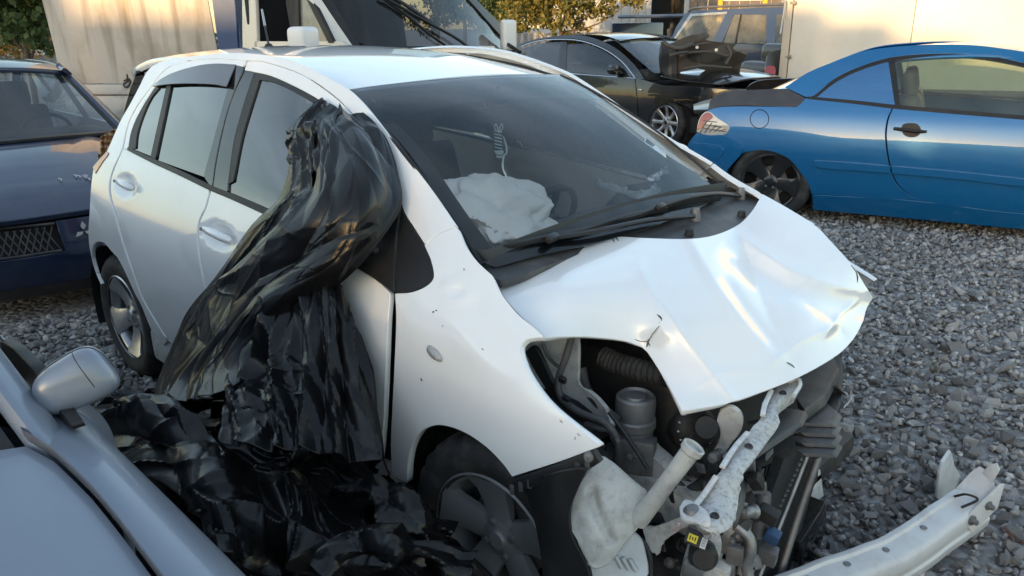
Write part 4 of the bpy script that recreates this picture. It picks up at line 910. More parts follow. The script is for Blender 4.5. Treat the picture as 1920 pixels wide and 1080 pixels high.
# radiator pack seen on edge
prism('condenser', [np.array(P(u, v, x=.50)) for u, v in ((1470, 860), (1520, 838), (1545, 842), (1538, 870), (1470, 1110), (1385, 1110))], (-.03, 0, 0), mat('radiator_core', (.03, .032, .036), .5, .3, bump=.8, bscale=300), YA, .004)
tube('condenser_rail', [P(1538, 846, x=.52), P(1500, 955, x=.52), P(1452, 1110, x=.52)], .012, M_STEEL, YA, 8)
tube('condenser_rail', [P(1518, 842, x=.515), P(1478, 945, x=.515), P(1420, 1090, x=.515)], .007, M_ALU, YA, 8)
for k in range(22):
    t = k/21.; p = np.array(P(1508-92*t, 852+200*t, x=.515)); box('condenser_fin', p, (.006, .012, .004), M_ALU, YA, (0, 0, .3), 0)
prism('radiator', [np.array(P(u, v, x=.44)) for u, v in ((1420, 880), (1495, 845), (1500, 860), (1420, 1110), (1340, 1110))], (-.03, 0, 0), M_ENG, YA, .005)
hose('coolant_pipe', [(1380, 985, -.52), (1402, 1005, -.51), (1408, 1030, -.51), (1400, 1060, -.51), (1410, 1110, -.51)], .014, M_ALU)
hose('refrigerant_pipe', [(1373, 1010, -.53), (1374, 1040, -.53), (1372, 1110, -.53)], .007, M_ALU)
box('pipe_joint', P(1378, 1040, y=-.54), (.04, .02, .05), M_STEEL, YA, (0, 0, .3), .006)
lathe('receiver_dryer', [(.001, .02), (.016, .016), (.018, .0), (.018, -.05), (.022, -.055), (.022, -.10)], P(1432, 935, y=-.40), (0, .1, 1), M_STEEL, YA, 20)
box('connector', P(1440, 965, y=-.42), (.05, .03, .04), M_BLACKP, YA, (.2, .3, .2), .006); box('connector', P(1448, 1005, y=-.42), (.035, .03, .035), mat('blue_connector', (.03, .07, .16), .5), YA, (.2, .3, .2), .005)
box('connector', P(1440, 1040, y=-.42), (.045, .03, .05), M_STEEL, YA, (.2, .1, .2), .005)
prism('fog_lamp_housing', [np.array(P(u, v, x=.52)) for u, v in ((1540, 960), (1548, 940), (1552, 980), (1535, 1040), (1505, 1060), (1500, 1020))], (-.05, 0, 0), M_PIANO, YA, .006)
prism('lamp_fragment', [np.array(P(u, v, x=.45)) for u, v in ((1530, 905), (1538, 880), (1545, 930), (1530, 940), (1520, 935))], (-.01, 0, 0), M_WHITE2, YA, .002)
tube('loose_wire', [P(1560, 720, x=.42), P(1590, 722, x=.45), P(1594, 745, x=.47), P(1582, 765, x=.48)], .002, M_WHITE2, YA, 5); tube('loose_wire', [P(1562, 716, x=.42), P(1584, 714, x=.45), P(1597, 738, x=.47), P(1588, 760, x=.48)], .002, M_GALV, YA, 5)
prism('lamp_fragment', [np.array(P(u, v, x=.40)) for u, v in ((1552, 735), (1566, 725), (1574, 740), (1560, 765), (1548, 770))], (-.012, 0, 0), M_WHITE2, YA, .002)
for u, v in ((1225, 905), (1238, 925), (1262, 905)): lathe('bolt_head', [(.001, .01), (.012, .008), (.014, 0)], P(u, v, y=-.46), (.5, -.7, .5), M_STEEL, YA, 10)
hose('steering_pipe', [(1190, 930, -.50), (1240, 905, -.48), (1280, 885, -.46), (1300, 860, -.44)], .012, M_STEEL)
hose('coolant_hose', [(1300, 850, -.40), (1325, 860, -.42), (1335, 880, -.45), (1310, 910, -.47), (1270, 930, -.48)], .014, M_RUBBER)

_r = random.Random(5)
for u, v in ((1468, 738), (1404, 838), (1340, 968)):
    c = tie_fn(np.array([(u, v)]))[0]; lathe('punched_hole', [(.001, .001), (.005, .001), (.0055, .003), (.008, .0035), (.010, 0)], c+np.array([0, 0, .001]), (.15, -.2, 1), M_ENG, YA, 14)
for l in (((1448, 742), (1436, 770), (1432, 790)), ((1404, 822), (1380, 850), (1356, 888)), ((1345, 905), (1325, 935), (1306, 960))): strip('tie_bar_lip', [tie_fn(np.array([q], float))[0]+np.array([-.006, .004, .012]) for q in l], .012, M_WHITE2, YA, .006, n=4)
prism('core_support', [np.array(P(u, v, x=.47)) for u, v in ((1392, 905), (1412, 880), (1424, 890), (1405, 960), (1380, 1010), (1372, 1000))], (-.02, 0, 0), M_WHITE2, YA, .003)
prism('core_support', [np.array(P(u, v, x=.48)) for u, v in ((1350, 1005), (1368, 998), (1378, 1030), (1362, 1095), (1340, 1095))], (-.03, 0, 0), M_WHITE2, YA, .004)
for k in range(9):
    t = k/8.; a = np.array(P(1395+60*t, 905-42*t, x=.46)); strip('radiator_fin', [a, a+np.array([0, -.02-.02*t, -.10]), a+np.array([0, -.05-.03*t, -.22])], .006, M_STEEL, YA, .003, up=(1, 0, 0), n=2)
for k in range(32):        # loose wires and thin pipes threaded through the bay
    u0, v0 = _r.uniform(1130, 1340), _r.uniform(800, 980); y0 = _r.uniform(-.5, -.3); l = []
    for j in range(5): l.append(P(u0+j*_r.uniform(8, 26)*(1 if k % 2 else -.6), v0+j*_r.uniform(-6, 26), y=y0+_r.uniform(-.02, .02)))
    tube('thin_wire', l, _r.uniform(.002, .0045), _r.choice([M_BLACKP, M_RUBBER, M_DARKP, M_STEEL]), YA, 6)
for k in range(64):        # brackets, connectors and small castings
    u, v = _r.uniform(1215, 1420), _r.uniform(845, 1075); c = np.array(P(u, v, y=_r.uniform(-.52, -.40)))
    if k % 3 == 0: lathe('small_casting', [(.001, .012), (.012, .010), (.016, .002), (.014, -.02), (.02, -.03)], c, (_r.uniform(-1, 1), -1, _r.uniform(0, 1)), _r.choice([M_ALU, M_STEEL, M_ENG]), YA, 12)
    else: box('small_bracket', c, (_r.uniform(.02, .05), _r.uniform(.008, .03), _r.uniform(.015, .05)), _r.choice([M_BLACKP, M_STEEL, M_ENG, M_DARKP]), YA, (_r.uniform(-.6, .6), _r.uniform(-.6, .6), _r.uniform(-.6, .6)), .004)
for k in range(7):         # torn slivers of plastic and sheet metal at the broken front edge
    u, v = _r.uniform(1390, 1560), _r.uniform(700, 900); c = np.array(P(u, v, z=_r.uniform(.55, .62))); d1 = np.array([_r.uniform(-1, 1), _r.uniform(-1, 1), _r.uniform(-.5, .5)])*.045; d2 = np.array([_r.uniform(-1, 1), _r.uniform(-1, 1), _r.uniform(-.5, .5)])*.03
    prism('torn_sliver', [c, c+d1, c+d1*1.2+d2*.6, c+d2, c+d2*.5-d1*.2], (0, .002, .003), _r.choice([M_DARKP, M_BLACKP, M_DARKP]), YA, .0005)
# ================================================================== torn-off bumper beam lying on the stones
M_BEAM = mat('beam_white', (.60, .61, .61), .42, 0, .25, .2, dirt=(.26, .22, .19), dscale=9., damt=.35, bump=.08, bscale=50)
BB = thing('bumper_beam', 'white bent bumper beam with bracket lying on the gravel, lower right', 'car part', tuple(P(1640, 1060, z=0)))
bo = np.array(BB.location)
top = [np.array(P(u, v, z=z_))-bo for u, v, z_ in ((1300, 1125, .13), (1457, 1082, .13), (1530, 1054, .13), (1613, 1026, .135), (1673, 1000, .14), (1747, 950, .16), (1785, 925, .175), (1818, 903, .195))]
C = spl3(top, 6); T = np.gradient(C, axis=0); T /= np.linalg.norm(T, axis=1)[:, None]; S = np.cross(T, [0, 0, 1.]); S[:, 2] = 0; S /= np.linalg.norm(S, axis=1)[:, None]
sec = [(-.004, -.03), (-.004, .002), (.0, .004), (.010, .004), (.014, -.004), (.03, -.006), (.052, -.008), (.060, -.013), (.064, -.022), (.066, -.05), (.062, -.058), (.062, -.066), (.066, -.072), (.064, -.095), (.058, -.104), (.03, -.108), (.03, -.104), (.055, -.10), (.058, -.02), (.05, -.012), (.012, -.010), (.0, -.03)]
vs = []; fs = []; m_ = len(sec)
for i in range(len(C)):
    wob = .0012*math.sin(i*1.1)
    for a, b in sec: vs.append(C[i]+S[i]*(a*1.3)+np.array([0, 0, b*1.2+wob]))
for i in range(len(C)-1):
    for k in range(m_): k2 = (k+1) % m_; fs.append((i*m_+k, i*m_+k2, (i+1)*m_+k2, (i+1)*m_+k))
fs.append(tuple(range(m_))); fs.append(tuple((len(C)-1)*m_+k for k in range(m_))[::-1])
mesh_obj('beam', vs, fs, M_BEAM, BB, True, 35)
e_ = C[-1]; et = T[-1]; es = S[-1]
prism('end_flange', [e_+es*a+et*b+np.array([0, 0, c]) for a, b, c in ((-.004, -.06, 0), (-.004, .0, .025), (.008, .022, .045), (.045, .032, .03), (.078, .015, .0), (.082, -.03, -.03), (.05, -.05, -.02))], (0, 0, .006), M_BEAM, BB, .002)
prism('end_flange', [e_+es*a+et*b+np.array([0, 0, c]) for a, b, c in ((.075, -.13, -.02), (.078, -.05, .005), (.084, .01, .035), (.088, .025, .03), (.088, .015, -.05), (.086, -.09, -.085))], tuple(es*.006), M_BEAM, BB, .002)
prism('end_hook', [e_+np.array(d) for d in (es*.02+et*.012+[0, 0, .028], es*.06+et*.016+[0, 0, .02], es*.066+et*.03+[0, 0, .062], es*.052+et*.032+[0, 0, .078], es*.034+et*.026+[0, 0, .066])], tuple(et*.005), M_BEAM, BB, .002)
for k, (a, b, c) in enumerate(((.088, -.10, -.035), (.088, -.03, -.02))): lathe('flange_bolt', [(.001, .02), (.008, .018), (.010, .006), (.016, .004), (.016, 0)], e_+es*a+et*b+[0, 0, c], es, M_STEEL, BB, 14)
ub = np.array(P(1772, 935, z=.115))-bo
brk = [(1757, 935), (1762, 890), (1768, 868), (1780, 850), (1783, 846), (1786, 852), (1790, 872), (1800, 890), (1806, 905), (1790, 925), (1772, 945)]
prism('upright_bracket', [np.array(P(u, v, x=float((ub+bo)[0])-.02+.02*((v-935)/90.)))-bo for u, v in brk], (-.012, .012, 0), M_BEAM, BB, .004)
tube('bracket_strap', [ub+[.03, .0, .0], ub+[.06, .03, .02], ub+[.075, .06, .005]], .006, M_BLACKP, BB, 8)
tube('cable_tie', [e_+es*.02+et*-.10+[0, 0, .01], e_+es*.05+et*-.09+[0, 0, .03], e_+es*.075+et*-.07+[0, 0, .015], e_+es*.06+et*-.12+[0, 0, .005]], .004, M_BLACKP, BB, 8)
lathe('stud', [(.001, .04), (.006, .038), (.007, .012), (.016, .01), (.016, 0)], ub+[.05, -.005, -.02], (.7, -.5, .25), M_STEEL, BB, 14)
for i, k in enumerate((9, 15, 21, 27)): lathe('spot_hole', [(.001, .0015), (.009, .0015), (.011, 0)], C[k]+S[k]*.035+[0, 0, -.006], (0, 0, 1), M_STEEL, BB, 16)
# ================================================================== black polythene sheet
M_POLY = mat('black_polythene', (.006, .006, .0065), .25, spec=.34, bump=.04, bscale=80.)
def patch(ctrl, res):
    """bicubic surface through a control net [rows][cols][3]"""
    A = np.array(ctrl, float)
    def up(B, n):
        return np.stack([spl3(list(B[:, j].reshape(len(B), -1)), n) for j in range(B.shape[1])], 1) if False else spl3([b.ravel() for b in B], n).reshape(-1, *B.shape[1:])
    A = up(A, res[0]); A = up(A.transpose(1, 0, 2), res[1]).transpose(1, 0, 2)
    return A
def tri(x): return 2*np.abs(x-np.floor(x+.5))        # 0..1 triangle wave
def arcs(A):
    """surface coordinates in metres along the rows and columns of a patch"""
    a = np.concatenate([[0], np.cumsum(np.linalg.norm(np.diff(A, axis=0), axis=2).mean(1))]); b = np.concatenate([[0], np.cumsum(np.linalg.norm(np.diff(A, axis=1), axis=2).mean(0))])
    return np.meshgrid(a, b, indexing='ij')
def creases(A, n, seed, ang, spread, ln, amp, wd, neg=.35):
    """sharp pinched folds: straight-ish ridges with an exponential shoulder"""
    S, T = arcs(A); r = np.random.default_rng(seed); h = np.zeros(S.shape)
    for k in range(n):
        c = r.uniform([S.min(), T.min()], [S.max(), T.max()]); t = ang+r.normal()*spread; L = r.uniform(*ln); w = r.uniform(*wd)*min(1, L/ln[1]+.4); a = r.uniform(*amp)*(-1 if r.uniform() < neg else 1)
        l = (S-c[0])*math.cos(t)+(T-c[1])*math.sin(t); d = -(S-c[0])*math.sin(t)+(T-c[1])*math.cos(t)+r.normal()*.5*l*l/max(L, .1)
        g = np.clip(1-(l/L)**2, 0, 1)**1.5; sk = r.uniform(.4, 1.6)
        h += a*g*np.where(d > 0, np.exp(-d/w), np.exp(d/(w*sk)))
    return h
def crumple(Q, seed, f0, amp, octv=3, aniso=None):
    r = np.random.default_rng(seed); h = np.zeros(Q.shape[:-1]); f, a = f0, amp
    for k in range(octv):
        for j in range(3):
            d = r.normal(size=3); d /= np.linalg.norm(d)
            if aniso is not None: d = d-aniso*d.dot(aniso)*.8
            w = r.normal(size=3)*f*.5
            h += a*(tri(Q @ d*f+r.uniform()+.3*np.sin(Q @ w+r.uniform()*6))-.5)*.5
        f *= 1.9; a *= .5
    return h
def facets(A, n, seed, amp, el=1., blur=0):
    """crumpled film: flat facets meeting in straight creases (random points joined by triangles)"""
    from mathutils.geometry import delaunay_2d_cdt
    S, T = arcs(A); S = S*el; r = np.random.default_rng(seed); a, b = S.max(), T.max()
    m = max(3, int(math.sqrt(n*a/b))); k = max(3, int(n/m)); gx, gy = np.meshgrid((np.arange(-1, m+1)+.5)/m, (np.arange(-1, k+1)+.5)/k)
    p = np.column_stack([gx.ravel(), gy.ravel()])+r.uniform(-.48, .48, (gx.size, 2))/[m, k]; p = p*[a, b]
    R_ = delaunay_2d_cdt([Vector(map(float, q)) for q in p], [], [], 0, 1e-7); V = np.array([q[:] for q in R_[0]]); hv = np.clip(r.normal(size=len(V)), -1.8, 1.8)*amp
    h = np.zeros(S.shape); s1, t1 = S[:, 0], T[0]
    for f in R_[2]:
        q = V[list(f)]; i0, i1 = np.searchsorted(s1, [q[:, 0].min(), q[:, 0].max()]); j0, j1 = np.searchsorted(t1, [q[:, 1].min(), q[:, 1].max()])
        if i1 <= i0 or j1 <= j0: continue
        x, y = S[i0:i1, j0:j1], T[i0:i1, j0:j1]; d = (q[1, 1]-q[2, 1])*(q[0, 0]-q[2, 0])+(q[2, 0]-q[1, 0])*(q[0, 1]-q[2, 1])
        if abs(d) < 1e-12: continue
        l0 = ((q[1, 1]-q[2, 1])*(x-q[2, 0])+(q[2, 0]-q[1, 0])*(y-q[2, 1]))/d; l1 = ((q[2, 1]-q[0, 1])*(x-q[2, 0])+(q[0, 0]-q[2, 0])*(y-q[2, 1]))/d; l2 = 1-l0-l1
        ok = (l0 >= -1e-6) & (l1 >= -1e-6) & (l2 >= -1e-6); hh = l0*hv[f[0]]+l1*hv[f[1]]+l2*hv[f[2]]
        sub = h[i0:i1, j0:j1]; sub[ok] = hh[ok]
    for _ in range(blur):
        g = np.pad(h, 1, mode='edge'); h = (g[1:-1, 1:-1]*4+g[:-2, 1:-1]+g[2:, 1:-1]+g[1:-1, :-2]+g[1:-1, 2:])/8
    return h
def normals(A):
    du = np.gradient(A, axis=0); dv = np.gradient(A, axis=1); n = np.cross(du, dv); n /= np.linalg.norm(n, axis=2)[..., None]+1e-12
    s = np.sign(((CAM-A)*n).sum(2).mean()); return n*s
def grid_mesh(name, A, m, parent, sharp=17):
    R_, C_ = A.shape[:2]; i = np.arange(R_*C_).reshape(R_, C_)
    f = np.stack([i[:-1, :-1], i[:-1, 1:], i[1:, 1:], i[1:, :-1]], -1).reshape(-1, 4)
    o = mesh_obj(name, A.reshape(-1, 3), f, m, parent, True, sharp)
    md = o.modifiers.new('thick', 'SOLIDIFY'); md.thickness = .0015; md.offset = 0
    return o
SH = thing('black_plastic_sheet', 'crumpled black plastic sheet draped over the car mirror and heaped on the gravel', 'plastic sheet', (-.9, -1.1, 0))
so_ = np.array(SH.location)
def on_side(u, v, off): return hit1(u, v, g_side(off))
rows = [
 [(598, 187, .02), (612, 196, .03), (640, 205, .03), (668, 212, .025), (690, 224, .02)],
 [(540, 245, .05), (585, 235, .09), (635, 228, .07), (685, 235, .05), (722, 258, .02)],
 [(543, 308, .06), (590, 290, .15), (640, 275, .15), (700, 285, .12), (745, 325, .03)],
 [(523, 372, .05), (575, 350, .16), (632, 345, .22), (697, 350, .18), (753, 385, .04)],
 [(470, 425, .04), (530, 410, .14), (600, 408, .22), (668, 415, .20), (722, 442, .08)],
 [(405, 515, .03), (470, 490, .12), (540, 480, .18), (610, 485, .18), (668, 505, .10)],
 [(352, 582, .04), (410, 565, .13), (470, 555, .18), (540, 550, .17), (610, 548, .10)],
 [(318, 655, .10), (370, 640, .19), (420, 630, .21), (470, 615, .19), (520, 590, .15)],
 [(292, 722, .20), (340, 712, .26), (385, 700, .27), (430, 690, .25), (470, 660, .20)],
 [(285, 760, .25), (335, 755, .32), (385, 745, .33), (430, 735, .30), (470, 710, .24)]]
A = patch([[on_side(*q) for q in r] for r in rows], (30, 56)); n_ = normals(A)
fd_ = A[-40, 100]-A[20, 100]; fd_ /= np.linalg.norm(fd_)
h = facets(A, 26, 11, .020, .45)+facets(A, 110, 12, .0048, .6)+creases(A, 60, 14, .2, .35, (.06, .3), (.0015, .005), (.004, .010))+creases(A, 10, 1, .15, .22, (.35, .9), (.010, .022), (.025, .06))
e = np.ones(A.shape[:2]); k = np.linspace(0, 1, A.shape[1]); e *= np.clip(np.minimum(k, 1-k)*9, .25, 1)[None]
A = A+n_*(h*e)[..., None]
grid_mesh('draped_fall', A-so_, M_POLY, SH)
# gathered tip tucked into the door frame
rows = [[(594, 205, .02), (600, 186, .02), (606, 184, .025), (612, 205, .02)], [(570, 225, .03), (592, 215, .05), (610, 212, .05), (640, 222, .03)], [(555, 250, .05), (590, 245, .09), (625, 240, .09), (665, 240, .05)]]
A = patch([[on_side(*q) for q in r] for r in rows], (14, 14)); A = A+normals(A)*facets(A, 60, 7, .010)[..., None]; grid_mesh('gathered_tip', A-so_, M_POLY, SH)
# loose flap in front of the window
rows = [[(538, 248, .06), (545, 300, .05), (546, 340, .05), (522, 380, .04)], [(556, 240, .10), (565, 300, .10), (570, 350, .10), (548, 392, .08)], [(592, 225, .12), (585, 300, .15), (585, 360, .15), (580, 400, .14)]]
A = patch([[on_side(*q) for q in r] for r in rows], (12, 16)); A = A+normals(A)*(facets(A, 40, 8, .010)+facets(A, 200, 9, .003))[..., None]; grid_mesh('loose_flap', A-so_, M_POLY, SH)
# hanging pleats below
rows = [[(455, 610, .16), (500, 570, .16), (545, 545, .15), (590, 530, .13), (625, 530, .09), (640, 548, .04)],
        [(440, 660, .20), (495, 630, .19), (548, 615, .17), (598, 605, .15), (640, 615, .11), (664, 640, .05)],
        [(425, 715, .26), (490, 700, .24), (550, 690, .21), (605, 690, .18), (655, 700, .14), (688, 725, .07)],
        [(415, 770, .34), (490, 770, .31), (556, 770, .27), (620, 780, .23), (675, 795, .17), (712, 815, .09)],
        [(410, 830, .40), (490, 840, .37), (560, 845, .32), (630, 860, .27), (690, 870, .2), (730, 890, .12)]]
A = patch([[on_side(*q) for q in r] for r in rows], (26, 24)); n_ = normals(A); R_, C_ = A.shape[:2]
cc, rr_ = np.meshgrid(np.linspace(0, 1, C_), np.linspace(0, 1, R_))
pl = tri(cc*5.2+.25*np.sin(rr_*4+cc*6)+.12*rr_)**1.4*.055*(.35+rr_*.65)+tri(cc*11+.5*np.sin(rr_*5))*.012
A = A+n_*(pl-.02+facets(A, 26, 9, .014, .5)+facets(A, 90, 10, .0035, .6)+creases(A, 40, 10, 0., .5, (.05, .25), (.003, .009), (.006, .014)))[..., None]
grid_mesh('hanging_pleats', A-so_, M_POLY, SH)
# heap on the ground between the two cars
heap = [
 [(128, 800, .06), (225, 748, .10), (330, 735, .16), (430, 742, .26), (520, 742, .34), (620, 778, .34), (712, 828, .30), (790, 895, .26), (838, 950, .16)],
 [(150, 835, .18), (235, 772, .36), (330, 772, .40), (430, 775, .36), (540, 778, .36), (630, 825, .34), (715, 880, .30), (792, 935, .28), (860, 985, .20)],
 [(190, 880, .28), (262, 815, .44), (345, 825, .46), (425, 850, .40), (535, 850, .38), (640, 875, .36), (715, 925, .30), (800, 965, .32), (905, 1020, .22)],
 [(240, 930, .28), (310, 890, .40), (392, 905, .44), (465, 925, .38), (570, 920, .38), (650, 935, .38), (740, 965, .40), (830, 1000, .36), (940, 1050, .20)],
 [(310, 1000, .25), (365, 960, .34), (425, 985, .40), (505, 1000, .38), (600, 1000, .38), (690, 1010, .40), (780, 1015, .42), (870, 1035, .36), (960, 1080, .16)],
 [(390, 1070, .2), (425, 1050, .30), (455, 1070, .34), (545, 1075, .30), (640, 1075, .36), (740, 1075, .38), (830, 1080, .36), (910, 1090, .26), (970, 1120, .1)],
 [(470, 1180, .1), (500, 1150, .2), (540, 1160, .25), (610, 1165, .25), (690, 1165, .28), (780, 1160, .28), (860, 1160, .24), (930, 1160, .15), (980, 1170, .05)]]
A = patch([[P(u, v, z=z) for u, v, z in r] for r in heap], (52, 48)); n_ = normals(A)
h = facets(A, 44, 36, .044)+facets(A, 150, 32, .0125)+facets(A, 420, 33, .0022)+creases(A, 40, 31, 0, 1.6, (.15, .5), (.012, .04), (.015, .04), .1)+creases(A, 60, 35, 0, 1.6, (.05, .2), (.003, .009), (.005, .012))
kf = np.clip((1-np.linspace(0, 1, A.shape[1]))/.16, 0, 1); h = h*(.15+.85*kf)[None]; A[..., 1] -= (.06*(1-kf))[None]
A = A+n_*h[..., None]; A[..., 2] = np.maximum(A[..., 2], .02)
grid_mesh('ground_heap', A-so_, M_POLY, SH)
# long folds riding over the heap
def fold(l, w, seed):
    C = spl3([P(u, v, z=z) for u, v, z in l], 22); T = np.gradient(C, axis=0); T /= np.linalg.norm(T, axis=1)[:, None]
    V_ = CAM-C; V_ /= np.linalg.norm(V_, axis=1)[:, None]; S = np.cross(T, V_); S /= np.linalg.norm(S, axis=1)[:, None]
    K = np.linspace(-1, 1, 30); A = C[:, None]+S[:, None]*(K*w)[None, :, None]-V_[:, None]*((np.abs(K)**1.5)*w*.9)[None, :, None]
    A = A+normals(A)*(facets(A, 18, seed, .022, .6)+facets(A, 60, seed+7, .005, .7))[..., None]; A[..., 2] = np.maximum(A[..., 2], .015); grid_mesh('fold', A-so_, M_POLY, SH)
fold([(395, 760, .38), (470, 745, .42), (530, 742, .44), (600, 770, .42), (680, 815, .38), (745, 860, .34)], .05, 41)
fold([(210, 800, .34), (240, 775, .44), (300, 775, .50), (350, 815, .50), (385, 880, .48), (415, 960, .46), (432, 1050, .44)], .055, 42)
fold([(560, 800, .36), (590, 830, .42), (560, 870, .44), (500, 885, .42), (440, 870, .40)], .05, 43)
fold([(640, 960, .42), (690, 935, .48), (740, 950, .50), (790, 985, .46), (850, 1010, .4)], .05, 44)
fold([(150, 805, .14), (200, 770, .20), (280, 758, .22), (360, 752, .26), (430, 745, .3)], .04, 45)
fold([(600, 1080, .45), (640, 1040, .48), (720, 1035, .5), (800, 1045, .46), (880, 1075, .4)], .05, 46)
# ================================================================== silver car, near left
SV = thing('silver_car', 'silver car with its wing mirror, cut off at the lower left corner', 'car', (-1.2, -2.42, 0))
sF = Frame((-1.2, -2.42, 0))
M_SILV = mat('silver_paint', (.21, .24, .295), .38, .35, .5, .07, var=.04, vscale=3, dirt=(.3, .3, .3), dscale=30., damt=.12)
def sil_side(x, z): return interp([.2, .45, .65, .76, .83, .87, .895, .91], [.80, .845, .85, .835, .80, .755, .70, .64])(z)-.30*np.clip(x-1.45, 0, 2)**2
gs_ = lambda x, y, z: y-sil_side(x, z)
hz_ = lambda x, y: .925-.055*np.clip(x-1.05, -.3, 2)**1.0-.05*np.clip(x-1.7, 0, 1)**2*4-.11*(y/.7)**4*.35
def S3(x, y): return np.stack([x, y, hz_(x, y)], -1)
# hood (left edge follows the gap seen in the photograph)
ge = [hit1(u, v, lambda x, y, z: z-hz_(x, y), sF) for u, v in ((53, 836), (78, 845), (103, 862), (133, 890), (180, 937), (233, 1003), (290, 1080))]
gx_ = [p[0] for p in ge]+[2.0]; gy_ = [p[1] for p in ge]+[ge[-1][1]-.02]
yl = lambda x: np.interp(x, gx_, gy_)
pl_ = [(float(x), float(yl(x))-.004) for x in np.linspace(gx_[0], 1.98, 14)]
ws_b = [(gx_[0]-.02, .45), (gx_[0]+.03, .25), (gx_[0]+.06, 0), (gx_[0]+.03, -.25), (gx_[0]-.02, -.45)]
panel('hood', pl_+[(2.04, .3), (2.06, 0), (2.04, -.3)]+[(a, -b) for a, b in pl_[::-1]]+ws_b[::-1], lambda uv: S3(uv[:, 0], uv[:, 1]), M_SILV, SV, .05, .02, .004, fr=sF)
# wing: rolls from the hood gap over the shoulder and down the flank
def wing_fn(uv):
    x, k = uv[:, 0], uv[:, 1]; y0 = yl(x)+.004; z0 = hz_(x, y0); out = sil_side(x, np.full_like(x, .7))
    th = np.clip(k, 0, 1)*math.pi/2; kk = np.clip(k-1, 0, 9)
    y = y0+(out-y0)*np.sin(th)**.9; z = z0-.17*(1-np.cos(th))**1.15-kk*.45
    y = np.where(k > 1, sil_side(x, z), y); return np.stack([x, y, z], 1)
panel('front_wing', [(gx_[0]-.16, 0), (1.98, 0), (1.98, 1.2), (1.60, 1.22), (1.45, 1.12), (1.30, 1.22), (1.18, 1.9), (.95, 1.9), (.82, 1.0), (.84, .4)], wing_fn, M_SILV, SV, .045, .02, .004, mirror=True, fr=sF)
# A pillar, door, glass
px_, pz_ = gx_[0], .93
ws_ = lambda uv: np.stack([px_+.10-.62*uv[:, 1]-.12*(uv[:, 0]/.7)**2, uv[:, 0]*(1-.16*uv[:, 1]), .90+.42*uv[:, 1]-.02*(uv[:, 0]/.7)**2], 1)
panel('windscreen', [(-.64, 0), (.64, 0), (.64, 1.15), (-.64, 1.15)], ws_, M_CLEARG, SV, .12, .005, .001, fr=sF)
panel('cowl', [(-.66, -.10), (.66, -.10), (.66, .05), (-.66, .05)], lambda uv: ws_(uv)-np.array([0, 0, .012]), M_BLACKP, SV, .1, .02, .003, fr=sF)
for s in (-1, 1):
    strip('a_pillar', [ws_(np.array([(s*.70, t)]))[0]+np.array([0, s*.015, .002]) for t in (-.18, .1, .5, 1.0)], .075, M_SILV, SV, .03, up=(.5, s*.6, .6))
    strip('screen_seal', [ws_(np.array([(s*.645, t)]))[0]+np.array([0, 0, .006]) for t in (-.05, .5, 1.0)], .03, M_BLACKP, SV, .008, up=(.5, 0, .8))
    strip('wiper_arm', [ws_(np.array([(s*.1+d, .04)]))[0]+np.array([.0, 0, .02]) for d in (0, .2, .42)], .018, M_BLACKP, SV, .012)
panel('roof', [(-.85, -.56), (.22, -.58), (.22, .58), (-.85, .56)], lambda uv: np.stack([uv[:, 0], uv[:, 1], 1.42-.04*(uv[:, 1]/.58)**2-.05*np.clip(uv[:, 0]+.1, 0, 1)**2*5], 1), M_SILV, SV, .12, .03, .005, fr=sF)
def sdoor(uv):
    x, z = uv[:, 0], uv[:, 1]; y = np.where(z < .9, sil_side(x*0, np.minimum(z, .86)), .78-.42*(z-.9)); return np.stack([x, y, z], 1)
panel('front_door', [(-.25, .25), (.80, .25), (.82, .80), (.80, .90), (-.25, .90)], sdoor, M_SILV, SV, .07, .02, .004, mirror=True, fr=sF)
panel('rear_door', [(-1.15, .25), (-.26, .25), (-.26, .90), (-1.2, .90)], sdoor, M_SILV, SV, .07, .02, .004, mirror=True, fr=sF)
panel('side_window', [(-1.0, .91), (.62, .91), (.15, 1.36), (-.7, 1.36)], sdoor, M_SIDEG, SV, .1, .004, .001, mirror=True, fr=sF)
panel('rear_quarter', [(-1.9, .3), (-1.17, .3), (-1.22, .9), (-1.1, .92), (-.8, 1.38), (-1.1, 1.36), (-1.75, .98), (-1.95, .9)], sdoor, M_SILV, SV, .08, .02, .004, mirror=True, fr=sF)
box('underbody', (0.05, 0, .30), (3.7, 1.5, .2), M_INT, SV, bev=.05); box('bay_fill', (1.25, 0, .58), (1.2, 1.25, .3), M_INT, SV, bev=.05); box('cabin_floor', (-.4, 0, .55), (1.8, 1.4, .3), M_INT, SV, bev=.05)
panel('front_bumper', [(-.72, .25), (.72, .25), (.68, .80), (-.68, .80)], lambda uv: np.stack([2.12-.35*(uv[:, 0]/.72)**2*.5-.25*(uv[:, 1]-.5)**2, uv[:, 0], uv[:, 1]], 1), M_SILV, SV, .09, .03, .004, fr=sF)
for x in (1.45, -1.15):
    for s in (-1, 1): wheel(SV, (x, s*.74, .30), s, tread=False)
box('dash', (.55, 0, .82), (.5, 1.3, .12), M_DASH, SV, bev=.04)
